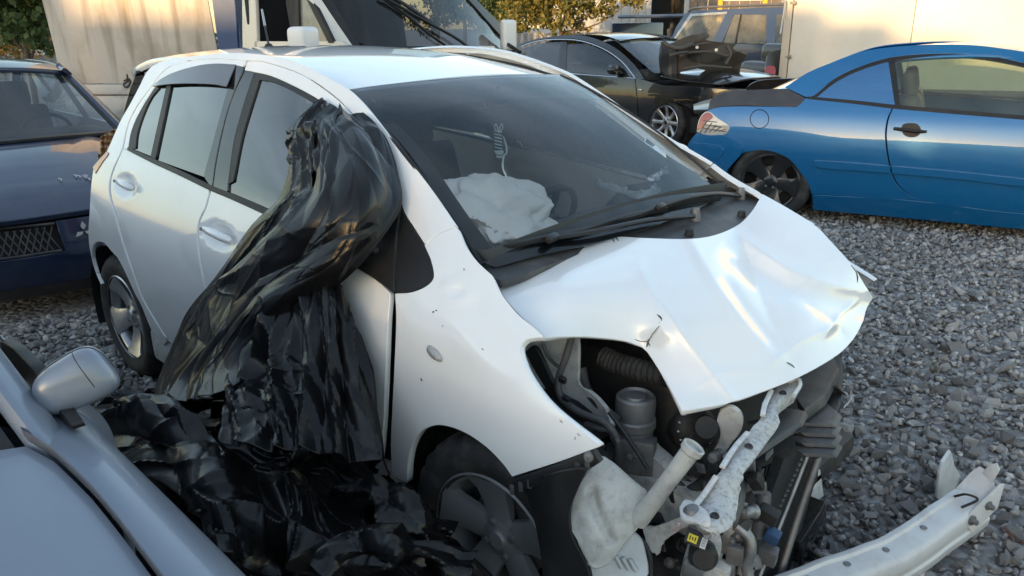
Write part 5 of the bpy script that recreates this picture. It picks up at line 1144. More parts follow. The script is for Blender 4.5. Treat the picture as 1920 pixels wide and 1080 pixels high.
# wing mirror close to the camera
mc = np.array(P(138, 714, z=.945)); ml = sF.loc(mc)
bm = bmesh.new(); bmesh.ops.create_icosphere(bm, subdivisions=5, radius=1)
for v in bm.verts:
    p = np.array(v.co); p = np.sign(p)*np.abs(p)**.62
    x, y, z = p; x = x*.075*(1 if x > 0 else .55); y = y*.098*(1-.10*z); z = z*.068*(1+.18*y/.098)
    v.co = Vector((x, y, z))
mh = bm_obj('mirror_housing', bm, M_SILV, SV, sharp=None); mh.scale = (.66, .76, .76); mh.location = tuple(ml); mh.rotation_euler = (rad(20), rad(-8), rad(-20))
lathe('mirror_glass', [(.001, .0), (.05, .0), (.052, .004)], (-.043, 0, 0), (-1, 0, 0), mat('mirror_face', (.7, .72, .74), .03, 1.), mh, 24)
def mshape(d):
    p = np.array(d, float); p /= np.linalg.norm(p); p = np.sign(p)*np.abs(p)**.62; x, y, z = p; x = x*.075*(1 if x > 0 else .55); y = y*.098*(1-.10*z); z = z*.068*(1+.18*y/.098); return np.array([x, y, z])
tube('mirror_seam', [mshape((.10, math.cos(t), math.sin(t)))*1.002 for t in np.linspace(0, 2*math.pi, 60)], .0016, M_BLACKP, mh, 5, n=1)
tube('mirror_seam', [mshape((math.cos(t), .25, math.sin(t)))*1.002 for t in np.linspace(-.2, 1.4, 24)], .0011, M_BLACKP, mh, 5, n=1)
panel('mirror_base', [(0, 640), (24, 655), (58, 690), (76, 720), (110, 768), (136, 804), (110, 790), (60, 743), (44, 728), (0, 684)], pxfn(lambda x, y, z: .845-y, sF, t0=.5, t1=5) if False else (lambda uv: sF.loc(CAM+rays(uv)*((-1.665-CAM[1])/rays(uv)[:, 1])[:, None])), M_BLACKP, SV, 9, .02, .003, fr=sF)
fc = sF.loc(np.array(P(60, 712, z=.90))); tube('mirror_arm', [ml+np.array([-.02, -.03, -.03]), (ml+fc)/2+np.array([0, 0, -.04]), fc+np.array([-.02, -.04, -.05])], [.045, .04, .05], M_BLACKP, SV, 14)

# ================================================================== blue coupe-cabriolet
bF = Frame((-1.985, 4.97, 0), rad(17)); BL = thing('blue_convertible', 'metallic blue convertible with hard top and black wheels, parked on the right', 'car', (-1.985, 4.97, 0), rad(17))
def carpaint(name, col, flake=.5):
    return mat(name, col, .28, flake, 1., .03, dirt=tuple(min(1, c*.6+.12) for c in col), dscale=4., damt=.12)
M_BLUE = carpaint('blue_metallic', (.002, .135, .35), .3)
bs = interp([.1, .25, .45, .62, .78, .90, 1.0, 1.15, 1.3, 1.42], [.80, .856, .884, .888, .872, .843, .80, .715, .62, .52])
bt = interp([-1.0, -.8, -.4, 0, 1, 2.4, 3.0, 3.4], [.80, .90, .975, 1, 1, .995, .95, .86])
gb = lambda o=0.: (lambda x, y, z: -y-bs(z)*bt(x)-o)
def bp_(name, pts, m=M_BLUE, off=0., step=14, th=.014, n=5, parent=None, mirror=True): return panel(name, spl(pts, n), pxfn(gb(off), bF, t0=3, t1=14), m, parent or BL, step, th, .004, mirror, fr=bF)
bp_('rear_quarter_panel', [(1327, 207, 1), (1345, 202), (1363, 200), (1430, 200), (1493, 201, 1), (1512, 184, 1), (1527, 182), (1600, 190), (1672, 203, 1), (1663, 223), (1659, 253), (1662, 287), (1669, 320), (1679, 343), (1699, 363), (1722, 376, 1), (1640, 372), (1560, 366), (1522, 364, 1), (1516, 345), (1507, 331), (1482, 300), (1458, 287), (1430, 281), (1402, 284), (1390, 288, 1), (1394, 272, 1), (1358, 252), (1367, 238, 1), (1347, 222)], step=7)
bp_('door', [(1675, 203, 1), (1700, 206), (1920, 224), (2180, 246, 1), (2190, 300), (2195, 405, 1), (1920, 400), (1790, 386), (1726, 377, 1), (1703, 363), (1683, 343), (1673, 320), (1666, 287), (1663, 253), (1667, 223)], step=8)
bp_('sill_panel', [(1523, 366, 1), (1560, 368), (1722, 378), (1920, 402), (2195, 407, 1), (2195, 455, 1), (1920, 430), (1700, 409), (1525, 393, 1)], step=14)
bp_('front_wing', [(2184, 246, 1), (2330, 262), (2520, 300), (2560, 380), (2540, 470, 1), (2480, 410), (2400, 372), (2330, 380), (2290, 430), (2285, 470, 1), (2200, 460, 1), (2198, 300)], step=22)
bp_('rear_bumper', [(1306, 250, 1), (1330, 254), (1357, 254), (1393, 273), (1388, 290), (1375, 305), (1363, 320), (1350, 345), (1330, 345, 1), (1300, 310), (1288, 290), (1291, 270)], off=.012, step=9)
bp_('bumper_strip', [(1296, 268, 1), (1330, 270), (1352, 276), (1356, 285), (1345, 297), (1310, 292), (1295, 285, 1)], off=.022, step=8)
tl = bp_('tail_lamp', [(1306, 247, 1), (1312, 222), (1326, 209), (1347, 223), (1367, 238), (1360, 251), (1330, 254)], mat('grey_lens', (.50, .46, .42), .12, .2, 1.), .006, 7)
bp_('lamp_reflector', [(1307, 243, 1), (1314, 221), (1326, 211), (1336, 219), (1326, 228), (1315, 240)], mat('red_lens', (.35, .02, .015), .12, coat=1.), .010, 6, .004, 4)
for k in range(5): strip('lamp_rib', [hit1(1312+k*9, 250-k*1, gb(.010), bF), hit1(1326+k*8.5, 226+k*4, gb(.010), bF)], .006, M_DARKP, BL, .003, up=(0, -1, .2), n=1)
for k in range(3): strip('lamp_rib', [hit1(1318, 240-k*7, gb(.010), bF), hit1(1362-k*9, 247-k*9, gb(.010), bF)], .006, M_DARKP, BL, .003, up=(0, -1, .2), n=1)
fc_ = [hit1(1424+17.5*math.cos(a), 223+17.5*math.sin(a), gb(.001), bF) for a in np.linspace(0, 2*math.pi, 25)]; tube('fuel_flap_gap', fc_, .003, M_BLACKP, BL, 5, n=1)
bp_('rub_strip', [(1527, 301, 1), (1600, 306), (1669, 312, 1), (1669, 325, 1), (1600, 319), (1533, 313)], off=.026, step=10); bp_('rub_strip', [(1672, 312, 1), (1800, 323), (1920, 336), (2185, 360, 1), (2185, 374), (1920, 350), (1800, 336), (1673, 325, 1)], off=.026, step=12)
# door handle
bp_('handle_cup', [(1692, 235), (1705, 231), (1720, 233), (1727, 245), (1720, 255), (1705, 257), (1693, 250)], M_BLACKP, .002, 6, .004); tube('door_handle', [hit1(u, v, gb(o), bF) for u, v, o in ((1676, 241, .006), (1695, 243, .026), (1718, 246, .03), (1737, 247, .01))], [.012, .014, .014, .010], M_BLACKP, BL)
# hard top
ROOFO = [(1473, 163), (1513, 137), (1563, 116), (1613, 98), (1647, 91), (1700, 86), (1760, 83), (1830, 85), (1880, 91), (1920, 97), (2000, 112)]
ROOFI = [(1920, 117), (1830, 101), (1747, 100), (1670, 107), (1613, 124), (1563, 148), (1527, 178)]
bp_('roof_side', [(1473, 163, 1)]+ROOFO[1:]+[(2060, 150, 1), (2000, 138)]+ROOFI+[(1511, 181, 1)], step=10)
bp_('window_seal', [(1524, 181, 1), (1563, 149), (1613, 125), (1670, 108), (1747, 101), (1830, 102), (1920, 118), (2000, 140, 1), (2000, 146), (1920, 124), (1830, 108), (1747, 106), (1672, 114), (1616, 130), (1568, 153), (1532, 181, 1)], M_BLACKP, -.002, 10)
bp_('belt_seal', [(1516, 181, 1), (1600, 188), (1683, 197), (1920, 217), (2180, 240, 1), (2180, 247), (1920, 224), (1683, 204), (1600, 194), (1513, 185, 1)], M_BLACKP, .003, 12)
bp_('b_pillar', [(1666, 112, 1), (1677, 110, 1), (1687, 199, 1), (1679, 199, 1)], M_BLACKP, .001, 10)
bp_('quarter_glass', [(1526, 181, 1), (1568, 150), (1616, 127), (1668, 112, 1), (1681, 199, 1), (1600, 190)], glass('blue_reflect_glass', (.08, .25, .5), .01, 9., film=(.30, .62, 1.)), -.006, 12, .004)  # blue sky reflection put into the gloss colour, reflectance raised
bp_('door_glass', [(1676, 111, 1), (1747, 103), (1830, 104), (1920, 120), (2010, 150, 1), (2170, 244, 1), (1920, 222), (1686, 203, 1)], glass('green_glass', (.66, .74, .60), .01, .9, .10, (.4, .42, .4)), -.006, 16, .004)
rc = interp([-.2, .2, .7, 1.2, 1.7, 2.1], [.98, 1.17, 1.335, 1.40, 1.385, 1.28])
def roof_b(uv):
    x, y = uv[:, 0], uv[:, 1]; return np.stack([x, y, rc(x)+.02-.05*(y/.6)**2-.03*(y/.6)**6], 1)
panel('roof_top', [(.62, -.60), (1.75, -.60), (1.9, 0), (1.75, .60), (.62, .60), (.58, 0)], roof_b, M_BLUE, BL, .1, .02, .004, fr=bF)
panel('rear_screen', [(-.12, -.58), (.56, -.60), (.52, 0), (.56, .60), (-.12, .58), (-.2, 0)], roof_b, M_SIDEG, BL, .1, .006, .002, fr=bF)
wsb = lambda uv: np.stack([1.92+.85*uv[:, 1]+.05*(1-(uv[:, 0]/.6)**2), uv[:, 0]*(1+.12*uv[:, 1]), 1.31-.40*uv[:, 1]], 1)
panel('windscreen', [(-.6, 0), (.6, 0), (.6, 1), (-.6, 1)], wsb, M_CLEARG, BL, .12, .005, .001, fr=bF)
# boot lid in dull black, and its top deck
M_BOOT = mat('dull_black_lid', (.028, .024, .026), .33, .1, .5, .1, dirt=(.12, .1, .09), dscale=5., damt=.3)
def deck(uv):
    x, y = uv[:, 0], uv[:, 1]; return np.stack([x, y, interp([-.95, -.85, -.6, -.2, .1], [.80, .86, .93, .985, 1.0])(x)-.04*(y/.75)**2-.05*(y/.78)**6], 1)
panel('boot_lid', spl([(-.70, -.62, 1), (-.45, -.72), (-.05, -.76, 1), (-.02, 0), (-.05, .76, 1), (-.45, .72), (-.70, .62, 1), (-.84, 0)], 4), deck, M_BOOT, BL, .07, .03, .006, fr=bF)
bp_('boot_side', [(1328, 205, 1), (1334, 186), (1362, 172), (1430, 168), (1474, 166, 1), (1510, 184, 1), (1494, 199), (1430, 198), (1363, 198)], M_BOOT, .002, 9)
for x in (.04, 2.6):
    for s in (-1, 1): wheel(BL, (x, s*.785, .325), s, .33, .236, .2, 5, mat('black_alloy', (.035, .035, .038), .25, .5, .6), tread=False, style=0, lugs=5, rot0=.5)
for x in (0, 2.6):
    lathe('arch_liner', [(.36, -.85), (.37, -.5), (.1, -.48)], (x, 0, .32), (0, 1, 0), M_INT, BL, 40); lathe('arch_liner', [(.36, .85), (.37, .5), (.1, .48)], (x, 0, .32), (0, 1, 0), M_INT, BL, 40)
box('underbody', (1.2, 0, .32), (3.6, 1.5, .26), M_INT, BL, bev=.05); box('cabin_shell', (1.1, 0, .58), (2.4, 1.55, .28), M_INT, BL, bev=.04)
seat(1.35, -.36, BL, mat('leather', (.16, .16, .165), .5), -.03); seat(1.35, .36, BL, MATS['leather'], -.03)
for y in (-.3, .3): box('rear_seat', (.48, y, .84), (.14, .42, .4), MATS['leather'], BL, (0, -.25, 0), .05, 3)
box('dash', (2.45, 0, .88), (.4, 1.4, .16), M_DASH, BL, bev=.05)
panel('bonnet', spl([(2.5, -.74, 1), (3.2, -.68), (3.45, -.4), (3.5, 0), (3.45, .4), (3.2, .68), (2.5, .74, 1), (2.75, 0)], 4), lambda uv: np.stack([uv[:, 0], uv[:, 1], .92-.18*np.clip(uv[:, 0]-2.6, 0, 2)-.05*(uv[:, 1]/.75)**4], 1), M_BLUE, BL, .1, .02, .004, fr=bF)

# ================================================================== dark blue saloon, left
mF = Frame((-3.62, -.58, 0), rad(-2)); MI = thing('dark_blue_saloon', 'dark blue saloon with mesh grille and chrome emblem facing the viewer, left edge', 'car', (-3.62, -.58, 0), rad(-2))
M_NAVY = mat('navy_paint', (.008, .02, .058), .34, .25, .9, .05, dirt=(.06, .07, .10), dscale=3., damt=.35)
# local x forward, 0 = nose
gh_z = lambda x, y: interp([-1.25, -.9, -.4, -.1, .05], [.93, .90, .80, .70, .62])(x)-.10*(np.abs(y)/.75)**3
mh_ = lambda x, y, z: z-gh_z(x, y)
def mp_(name, pts, g, m=M_NAVY, step=12, th=.02, n=4, **k): return panel(name, spl(pts, n), pxfn(g, mF, t0=2, t1=14), m, MI, step, th, .004, fr=mF, **k)
panel('hood', spl([(-1.12, -.66, 1), (-.6, -.70), (-.2, -.70), (0, -.55), (.06, 0), (0, .55), (-.2, .70), (-.6, .70), (-1.12, .66, 1), (-1.0, .3), (-.95, 0), (-1.0, -.3)], 5), lambda uv: np.stack([uv[:, 0], uv[:, 1], gh_z(uv[:, 0], uv[:, 1])+.012*np.exp(-((np.abs(uv[:, 1])-.42)/.07)**2)], 1), M_NAVY, MI, .06, .03, .006, fr=mF)
def nose(uv):
    y, z = uv[:, 0], uv[:, 1]; x = interp([.1, .2, .3, .42, .52, .62, .7], [-.05, .06, .10, .10, .07, .03, -.05])(z)-.22*(y/.75)**2; return np.stack([x, y, z], 1)
panel('front_bumper', [(-.80, .22), (.80, .22), (.80, .385), (.45, .39), (.1, .40), (-.1, .40), (-.45, .39), (-.80, .385)], nose, M_NAVY, MI, .06, .04, .006, fr=mF)
panel('air_dam', [(-.74, .12), (.74, .12), (.76, .21), (-.76, .21)], lambda uv: nose(uv)-np.array([.04, 0, 0]), M_DARKP, MI, .08, .02, .003, fr=mF)
panel('nose_bridge', [(-.11, .40), (.11, .40), (.12, .57), (-.12, .57)], nose, M_NAVY, MI, .05, .03, .005, fr=mF)
panel('grille_back', [(-.80, .38), (.80, .38), (.76, .66), (-.76, .66)], lambda uv: nose(uv)-np.array([.06, 0, 0]), M_INT, MI, .1, .02, .002, fr=mF)
panel('front_band', [(-.72, .56), (.72, .56), (.68, .62), (-.68, .62)], lambda uv: nose(uv)-np.array([.05, 0, 0]), M_PIANO, MI, .06, .02, .003, fr=mF)
for s in (-1, 1):
    for k in range(13):          # diamond mesh
        y0 = s*(.13+.035*k)
        for sl in (-1, 1):
            a = (y0, .415); b = (y0+s*sl*.06, .545)
            if abs(b[0]) < .12 or abs(b[0]) > .58: continue
            tube('grille_bar', [nose(np.array([a]))[0]-[.02, 0, 0], nose(np.array([b]))[0]-[.02, 0, 0]], .0045, M_DARKP, MI, 5, n=1)
    tube('grille_surround', [nose(np.array([q]))[0] for q in ((s*.13, .56), (s*.56, .56), (s*.60, .50), (s*.48, .415), (s*.13, .41))], .008, M_DARKP, MI, 6)
    prism('headlamp', [nose(np.array([(s*y, z)]))[0] for y, z in ((.62, .42), (.78, .44), (.78, .60), (.64, .62))], (.0, 0, .0) if False else (-.06, 0, 0), M_PIANO, MI, .008)
# three-diamond emblem
ec = nose(np.array([(0., .50)]))[0]+np.array([.012, 0, 0])
for a in (90, 210, 330):
    d1 = np.array([0, math.cos(rad(a)), math.sin(rad(a))]); d2 = np.array([0, -math.sin(rad(a)), math.cos(rad(a))])
    prism('emblem', [ec+d1*.004, ec+d1*.030+d2*.017, ec+d1*.058, ec+d1*.030-d2*.017], (.008, 0, 0), mat('chrome', (.8, .8, .82), .12, 1.), MI, .001)
wsm = lambda uv: np.stack([-1.0-.78*uv[:, 1]-.10*(uv[:, 0]/.65)**2, uv[:, 0]*(1-.16*uv[:, 1]), .925+.41*uv[:, 1]-.02*(uv[:, 0]/.65)**2], 1)
panel('windscreen', [(-.66, 0), (.66, 0), (.66, 1), (-.66, 1)], wsm, glass('navy_screen', (.5, .55, .58), .01, 1.1, .03), MI, .12, .005, .001, fr=mF)
for s in (-1, 1):
    strip('a_pillar', [wsm(np.array([(s*.70, t)]))[0] for t in (-.12, .3, .7, 1.03)], .07, M_NAVY, MI, .04, up=(.5, s*.7, .5))
    strip('screen_seal', [wsm(np.array([(s*.655, t)]))[0]+np.array([0, 0, .005]) for t in (0, .5, 1)], .03, M_BLACKP, MI, .008, up=(.5, 0, .8))
strip('screen_seal', [wsm(np.array([(y, .985)]))[0]+np.array([0, 0, .006]) for y in (-.64, -.3, 0, .3, .64)], .05, M_FRIT, MI, .006, up=(.5, 0, .8)); strip('cowl', [wsm(np.array([(y, -.02)]))[0] for y in (-.66, -.3, 0, .3, .66)], .12, M_BLACKP, MI, .02)
panel('roof', spl([(-1.76, -.56, 1), (-1.74, 0), (-1.76, .56, 1), (-2.4, .58), (-3.1, .52, 1), (-3.15, 0), (-3.1, -.52, 1), (-2.4, -.58)], 4), lambda uv: np.stack([uv[:, 0], uv[:, 1], interp([-3.2, -2.8, -2.3, -1.9, -1.7], [1.33, 1.385, 1.40, 1.375, 1.335])(uv[:, 0])-.05*(uv[:, 1]/.58)**2], 1), M_NAVY, MI, .1, .03, .006, fr=mF)
def msd(uv): 
    x, z = uv[:, 0], uv[:, 1]; y = np.where(z < .9, .80+.04*np.sin(np.clip((z-.2)/.7, 0, 1)*math.pi)-.22*np.clip(x+.35, 0, 1)**2, .79-.46*(z-.9)); return np.stack([x, y, z], 1)
for nm, pl2 in (('front_wing', [(-.06, .40), (-.05, .62), (-.4, .78), (-1.12, .90), (-1.15, .35), (-1.0, .3), (-.95, .5), (-.75, .63), (-.55, .5), (-.5, .3)]), ('front_door', [(-1.17, .25), (-2.2, .25), (-2.2, .9), (-1.17, .9)]), ('rear_door', [(-2.22, .25), (-3.1, .25), (-3.2, .9), (-2.22, .9)]), ('rear_wing', [(-3.12, .3), (-4.4, .35), (-4.4, .9), (-3.22, .9)])):
    panel(nm, pl2, msd, M_NAVY, MI, .08, .02, .004, mirror=True, fr=mF)
panel('front_side_window', [(-1.3, .91), (-2.17, .91), (-2.17, 1.33), (-1.85, 1.31)], msd, M_CLEARG, MI, .1, .004, .001, mirror=True, fr=mF); panel('rear_side_window', [(-2.23, .91), (-3.3, .91), (-2.95, 1.32), (-2.23, 1.33)], msd, M_CLEARG, MI, .1, .004, .001, mirror=True, fr=mF)
for s in (-1, 1): strip('roof_rail', [(-1.75, s*.575, 1.29), (-2.3, s*.59, 1.325), (-3.0, s*.56, 1.29), (-3.5, s*.60, .95)], .07, M_NAVY, MI, .03, up=(0, s*.7, .7)); strip('b_pillar', [msd(np.array([(-2.2, z)]))[0]*[1, s, 1] for z in (.9, 1.1, 1.33)], .06, M_BLACKP, MI, .03, up=(0, s, .3))
box('boot', (-3.95, 0, .88), (.95, 1.4, .1), M_NAVY, MI, bev=.04); panel('rear_screen', [(-.56, 0), (.56, 0), (.5, 1), (-.5, 1)], lambda uv: np.stack([-3.55+.45*uv[:, 1], uv[:, 0], .93+.38*uv[:, 1]], 1), M_CLEARG, MI, .1, .005, .001, fr=mF)
box('underbody', (-2.2, 0, .30), (3.9, 1.45, .2), M_INT, MI, bev=.05); box('engine_bay', (-.65, 0, .52), (.8, 1.1, .2), M_INT, MI, bev=.05); box('cabin_shell', (-2.3, 0, .55), (2.3, 1.5, .2), M_INT, MI, bev=.05)
box('dash', (-1.35, 0, .86), (.5, 1.3, .12), M_DASH, MI, bev=.05); lathe('steering_wheel', [(.18+.014*math.cos(t), .014*math.sin(t)) for t in np.linspace(0, 2*math.pi, 11)], (-1.75, .36, .84), (-.9, 0, .45), M_BLACKP, MI, 36)
seat(-2.2, .36, MI, z=-.05); seat(-2.2, -.36, MI, z=-.05)
for x in (-.75, -3.35):
    for s in (-1, 1): wheel(MI, (x, s*.72, .30), s, tread=False)
for k, (u, v) in enumerate(((160, 333), (163, 331), (150, 332), (143, 331), (168, 337), (115, 338))):
    c = hit1(u, v, lambda x, y, z: z-gh_z(x, y)-.013, mF, t0=2, t1=14); strip('paint_scratch', [c, c+np.array([-.02, .006, .004]), c+np.array([-.035, -.006, .009])], .005, M_WHITE2, MI, .002, n=2)

# ================================================================== black saloon behind
kF = Frame((-4.56, 7.98, 0), rad(-8)); KS = thing('black_saloon', 'black saloon with chrome window trim, side on behind the hatchback', 'car', (-4.56, 7.98, 0), rad(-8))
M_BLK = mat('black_paint', (.006, .006, .007), .25, 0, 1., .02, dirt=(.06, .055, .05), dscale=4., damt=.3)
ks = interp([.15, .3, .5, .68, .78, .88, .95, 1.05, 1.2, 1.32, 1.42, 1.48], [.86, .90, .92, .915, .905, .885, .86, .81, .73, .66, .58, .5])
kt = interp([-4.2, -3.6, -2.9, 0, .35, .7, .95], [.80, .93, 1, 1, .975, .90, .75])
gk = lambda o=0.: (lambda x, y, z: -y-ks(z)*kt(x)-o)
def kp(name, pts, m=M_BLK, off=0., step=11, th=.015, n=5, mirror=True): return panel(name, spl(pts, n), pxfn(gk(off), kF, t0=6, t1=18), m, KS, step, th, .004, mirror, fr=kF)
kp('front_wing', [(1192, 147, 1), (1206, 150), (1240, 160), (1300, 163), (1380, 170), (1435, 178), (1462, 195), (1475, 225), (1470, 260, 1), (1325, 262, 1), (1318, 235), (1305, 212), (1285, 198), (1262, 192), (1238, 197), (1220, 212), (1214, 240), (1213, 275, 1), (1196, 275, 1), (1197, 210)])
kp('front_door', [(1060, 138, 1), (1130, 144), (1190, 148, 1), (1195, 210), (1193, 275), (1080, 275, 1), (1056, 200)]); kp('rear_door', [(975, 128, 1), (1058, 138, 1), (1053, 200), (1075, 275), (960, 280, 1), (930, 215)]); kp('rear_wing', [(790, 112, 1), (880, 120), (972, 128, 1), (928, 215), (920, 235), (870, 225), (850, 260), (790, 255, 1)])
kp('front_window', [(1064, 84, 1), (1090, 82), (1120, 90), (1150, 107), (1175, 128), (1188, 144, 1), (1120, 140), (1062, 135, 1)], glass('pink_tint_glass', (.12, .12, .12), .01, 2.0), -.004, 11, .004); kp('rear_window', [(985, 90), (1010, 82), (1050, 79), (1054, 84, 1), (1046, 133, 1), (975, 126, 1), (945, 118), (960, 102)], MATS['pink_tint_glass'], -.004, 11, .004)
kp('b_pillar', [(1052, 78, 1), (1063, 79, 1), (1061, 137, 1), (1044, 136, 1)], M_PIANO, 0, 9, .01)
tube('chrome_trim', [hit1(u, v, gk(.008), kF, t0=6, t1=18) for u, v in ((920, 112), (975, 88), (1010, 77), (1050, 74), (1090, 77), (1130, 91), (1165, 115), (1191, 146))], .010, mat('chrome', (.8, .8, .82), .12, 1.), KS, 6, 6); tube('chrome_trim', [hit1(u, v, gk(.008), kF, t0=6, t1=18) for u, v in ((930, 122), (1060, 137), (1191, 147))], .009, MATS['chrome'], KS, 6, 4)
kp('roof_side', [(880, 112, 1), (940, 98), (980, 80), (1010, 72), (1060, 66), (1105, 69), (1150, 88), (1185, 118), (1206, 148, 1), (1193, 147), (1165, 113), (1130, 88), (1090, 74), (1050, 71), (1010, 74), (975, 85), (920, 110), (890, 118)])
kz = interp([-3.1, -2.7, -2.2, -1.8, -1.4, -1.15], [1.22, 1.36, 1.445, 1.46, 1.435, 1.38])
panel('roof', [(-2.75, -.58), (-1.15, -.60), (-1.1, 0), (-1.15, .60), (-2.75, .58)], lambda uv: np.stack([uv[:, 0], uv[:, 1], kz(uv[:, 0])-.045*(uv[:, 1]/.6)**2], 1), M_BLK, KS, .1, .02, .005, fr=kF)
panel('windscreen', [(-.62, 0), (.62, 0), (.62, 1), (-.62, 1)], lambda uv: np.stack([-1.13+.85*uv[:, 1]-.10*(uv[:, 0]/.6)**2, uv[:, 0]*(1+.14*uv[:, 1]), 1.375-.43*uv[:, 1]], 1), M_CLEARG, KS, .12, .005, .001, fr=kF)
panel('rear_screen', [(-.58, 0), (.58, 0), (.6, 1), (-.6, 1)], lambda uv: np.stack([-2.75-.75*uv[:, 1], uv[:, 0], 1.34-.36*uv[:, 1]], 1), M_SIDEG, KS, .12, .005, .001, fr=kF)
panel('hood', spl([(-.26, -.72, 1), (.3, -.74), (.75, -.60), (.9, 0), (.75, .60), (.3, .74), (-.26, .72, 1), (-.12, 0)], 5), lambda uv: np.stack([uv[:, 0], uv[:, 1], .955+.10*np.clip(uv[:, 0]+.25, 0, .5)*2*np.exp(-(uv[:, 1]/.6)**4)-.10*np.clip(uv[:, 0]+.2, 0, 2)-.10*np.clip(uv[:, 0]-.4, 0, 2)**2-.05*(uv[:, 1]/.75)**4], 1), M_BLK, KS, .08, .02, .004, fr=kF)
panel('front_bumper', [(-.75, .2), (.75, .2), (.72, .78), (-.72, .78)], lambda uv: np.stack([.93-.3*(uv[:, 0]/.75)**2-.2*(uv[:, 1]-.45)**2, uv[:, 0], uv[:, 1]], 1), M_BLK, KS, .1, .03, .004, fr=kF)
box('boot', (-3.9, 0, .98), (.7, 1.5, .08), M_BLK, KS, bev=.03); box('underbody', (-1.7, 0, .32), (4.4, 1.6, .22), M_INT, KS, bev=.05); box('cabin_shell', (-1.9, 0, .6), (2.8, 1.6, .3), M_INT, KS, bev=.05); box('bay_fill', (.2, 0, .6), (1.0, 1.2, .2), M_INT, KS, bev=.05)
seat(-1.55, -.38, KS, z=.0); seat(-1.55, .38, KS, z=.0); box('dash', (-.7, 0, .9), (.4, 1.4, .14), M_DASH, KS, bev=.05)
mk = hit1(1152, 131, gk(.10), kF, t0=6, t1=18); o = lathe('mirror_housing', [(.001, -.06), (.06, -.055), (.085, -.02), (.085, .02), (.05, .05), (.001, .055)], (0, 0, 0), (1, 0, 0), M_BLK, KS, 24); o.location = tuple(mk); o.scale = (1, 1.45, .8)
tube('mirror_arm', [mk, mk+np.array([.03, .12, -.05])], .03, M_BLK, KS, 8, n=2)
box('wing_badge', hit1(1201, 169, gk(.006), kF, t0=6, t1=18), (.07, .01, .025), MATS['chrome'], KS, bev=.004)
for x in (0, -2.85):
    for s in (-1, 1): wheel(KS, (x, s*.80, .325), s, .325, .235, .21, 8, M_RIM, tread=False, style=1, lugs=5)
    lathe('arch_liner', [(.37, -.86), (.38, -.5), (.1, -.48)], (x, 0, .33), (0, 1, 0), M_INT, KS, 36)
kp('door_lower_trim', [(930, 215, 1), (1056, 202), (1196, 212, 1), (1196, 218, 1), (1056, 208), (930, 221, 1)], M_BLK, .012, 12, .008)

# torn body panel lying on the black saloon's hood
TP = thing('torn_body_panel', 'dark torn inner body panel dumped on the hood of the black saloon', 'car part', tuple(P(1330, 150, d=10.6)))
to = np.array(TP.location); M_TP = mat('dark_inner_panel', (.07, .062, .054), .6, .1, 0, .2, dirt=(.10, .09, .075), dscale=5., damt=.4, bump=.15, bscale=20.)
def tp_fn(d0):
    def f(uv):
        uv = np.column_stack([uv[:, 0], 62+(uv[:, 1]-48)*.84]); r = rays(uv); q = lambda x: 2*np.abs(x-np.floor(x+.5)); k = d0+.0035*(uv[:, 1]-100)+.30*q(uv[:, 0]*.009+.2)+.05*q(uv[:, 1]*.02+uv[:, 0]*.008); return CAM+r*k[:, None]-to
    return f
panel('panel_skin', spl([(1242, 68, 1), (1255, 72), (1290, 55), (1325, 48, 1), (1330, 55), (1322, 64), (1378, 72, 1), (1372, 82), (1400, 98, 1), (1390, 112, 1), (1384, 132, 1), (1362, 126, 1), (1340, 134, 1), (1305, 126, 1), (1275, 134, 1), (1262, 146, 1), (1240, 136, 1), (1238, 100)], 4), tp_fn(10.3), M_TP, TP, 3, .02, .006, fr=Frame(to))
panel('panel_rim', spl([(1290, 90), (1330, 86), (1358, 100), (1352, 112), (1320, 114), (1292, 108)], 4), tp_fn(10.28), mat('panel_rim_dark', (.02, .018, .016), .6), TP, 6, .02, .008, fr=Frame(to))  # rim in a darker even colour
panel('side_flap', spl([(1241, 78, 1), (1262, 84), (1268, 104), (1266, 150, 1), (1248, 142), (1240, 120)], 3), tp_fn(10.25), mat('grey_plastic', (.055, .06, .07), .45), TP, 6, .02, .006, fr=Frame(to))
tube('torn_strut', [P(u, 62+(v-48)*.84, d=10.2)-to for u, v in ((1243, 66), (1252, 76), (1275, 82), (1300, 72))], .03, M_TP, TP, 8); tube('torn_strut', [P(u, 62+(v-48)*.84, d=10.2)-to for u, v in ((1255, 98), (1275, 92), (1290, 90))], .02, M_TP, TP, 8)
for l in (((1275, 100), (1292, 92), (1330, 90), (1365, 100)), ((1280, 128), (1320, 122), (1372, 126)), ((1362, 78), (1370, 95), (1360, 118)), ((1270, 86), (1300, 76), (1330, 70))): tube('panel_rib', [P(u, 62+(v-48)*.84, d=10.22)-to for u, v in l], .018, M_TP, TP, 6)
for u, v in ((1307, 80), (1343, 86)): lathe('panel_hole', [(.001, .005), (.02, .004), (.022, 0)], P(u, 62+(v-48)*.84, d=10.2)-to, (CAM-to)/10, M_GALV, TP, 12)
# ================================================================== trucks and cars at the back of the yard
def plane_fn(p0, nrm, org):
    p0 = np.array(p0, float); nrm = np.array(nrm, float); nrm = nrm/np.linalg.norm(nrm); org = np.array(org, float)
    def f(uv):
        r = rays(uv); return CAM+r*(((p0-CAM) @ nrm)/(r @ nrm))[:, None]-org
    return f
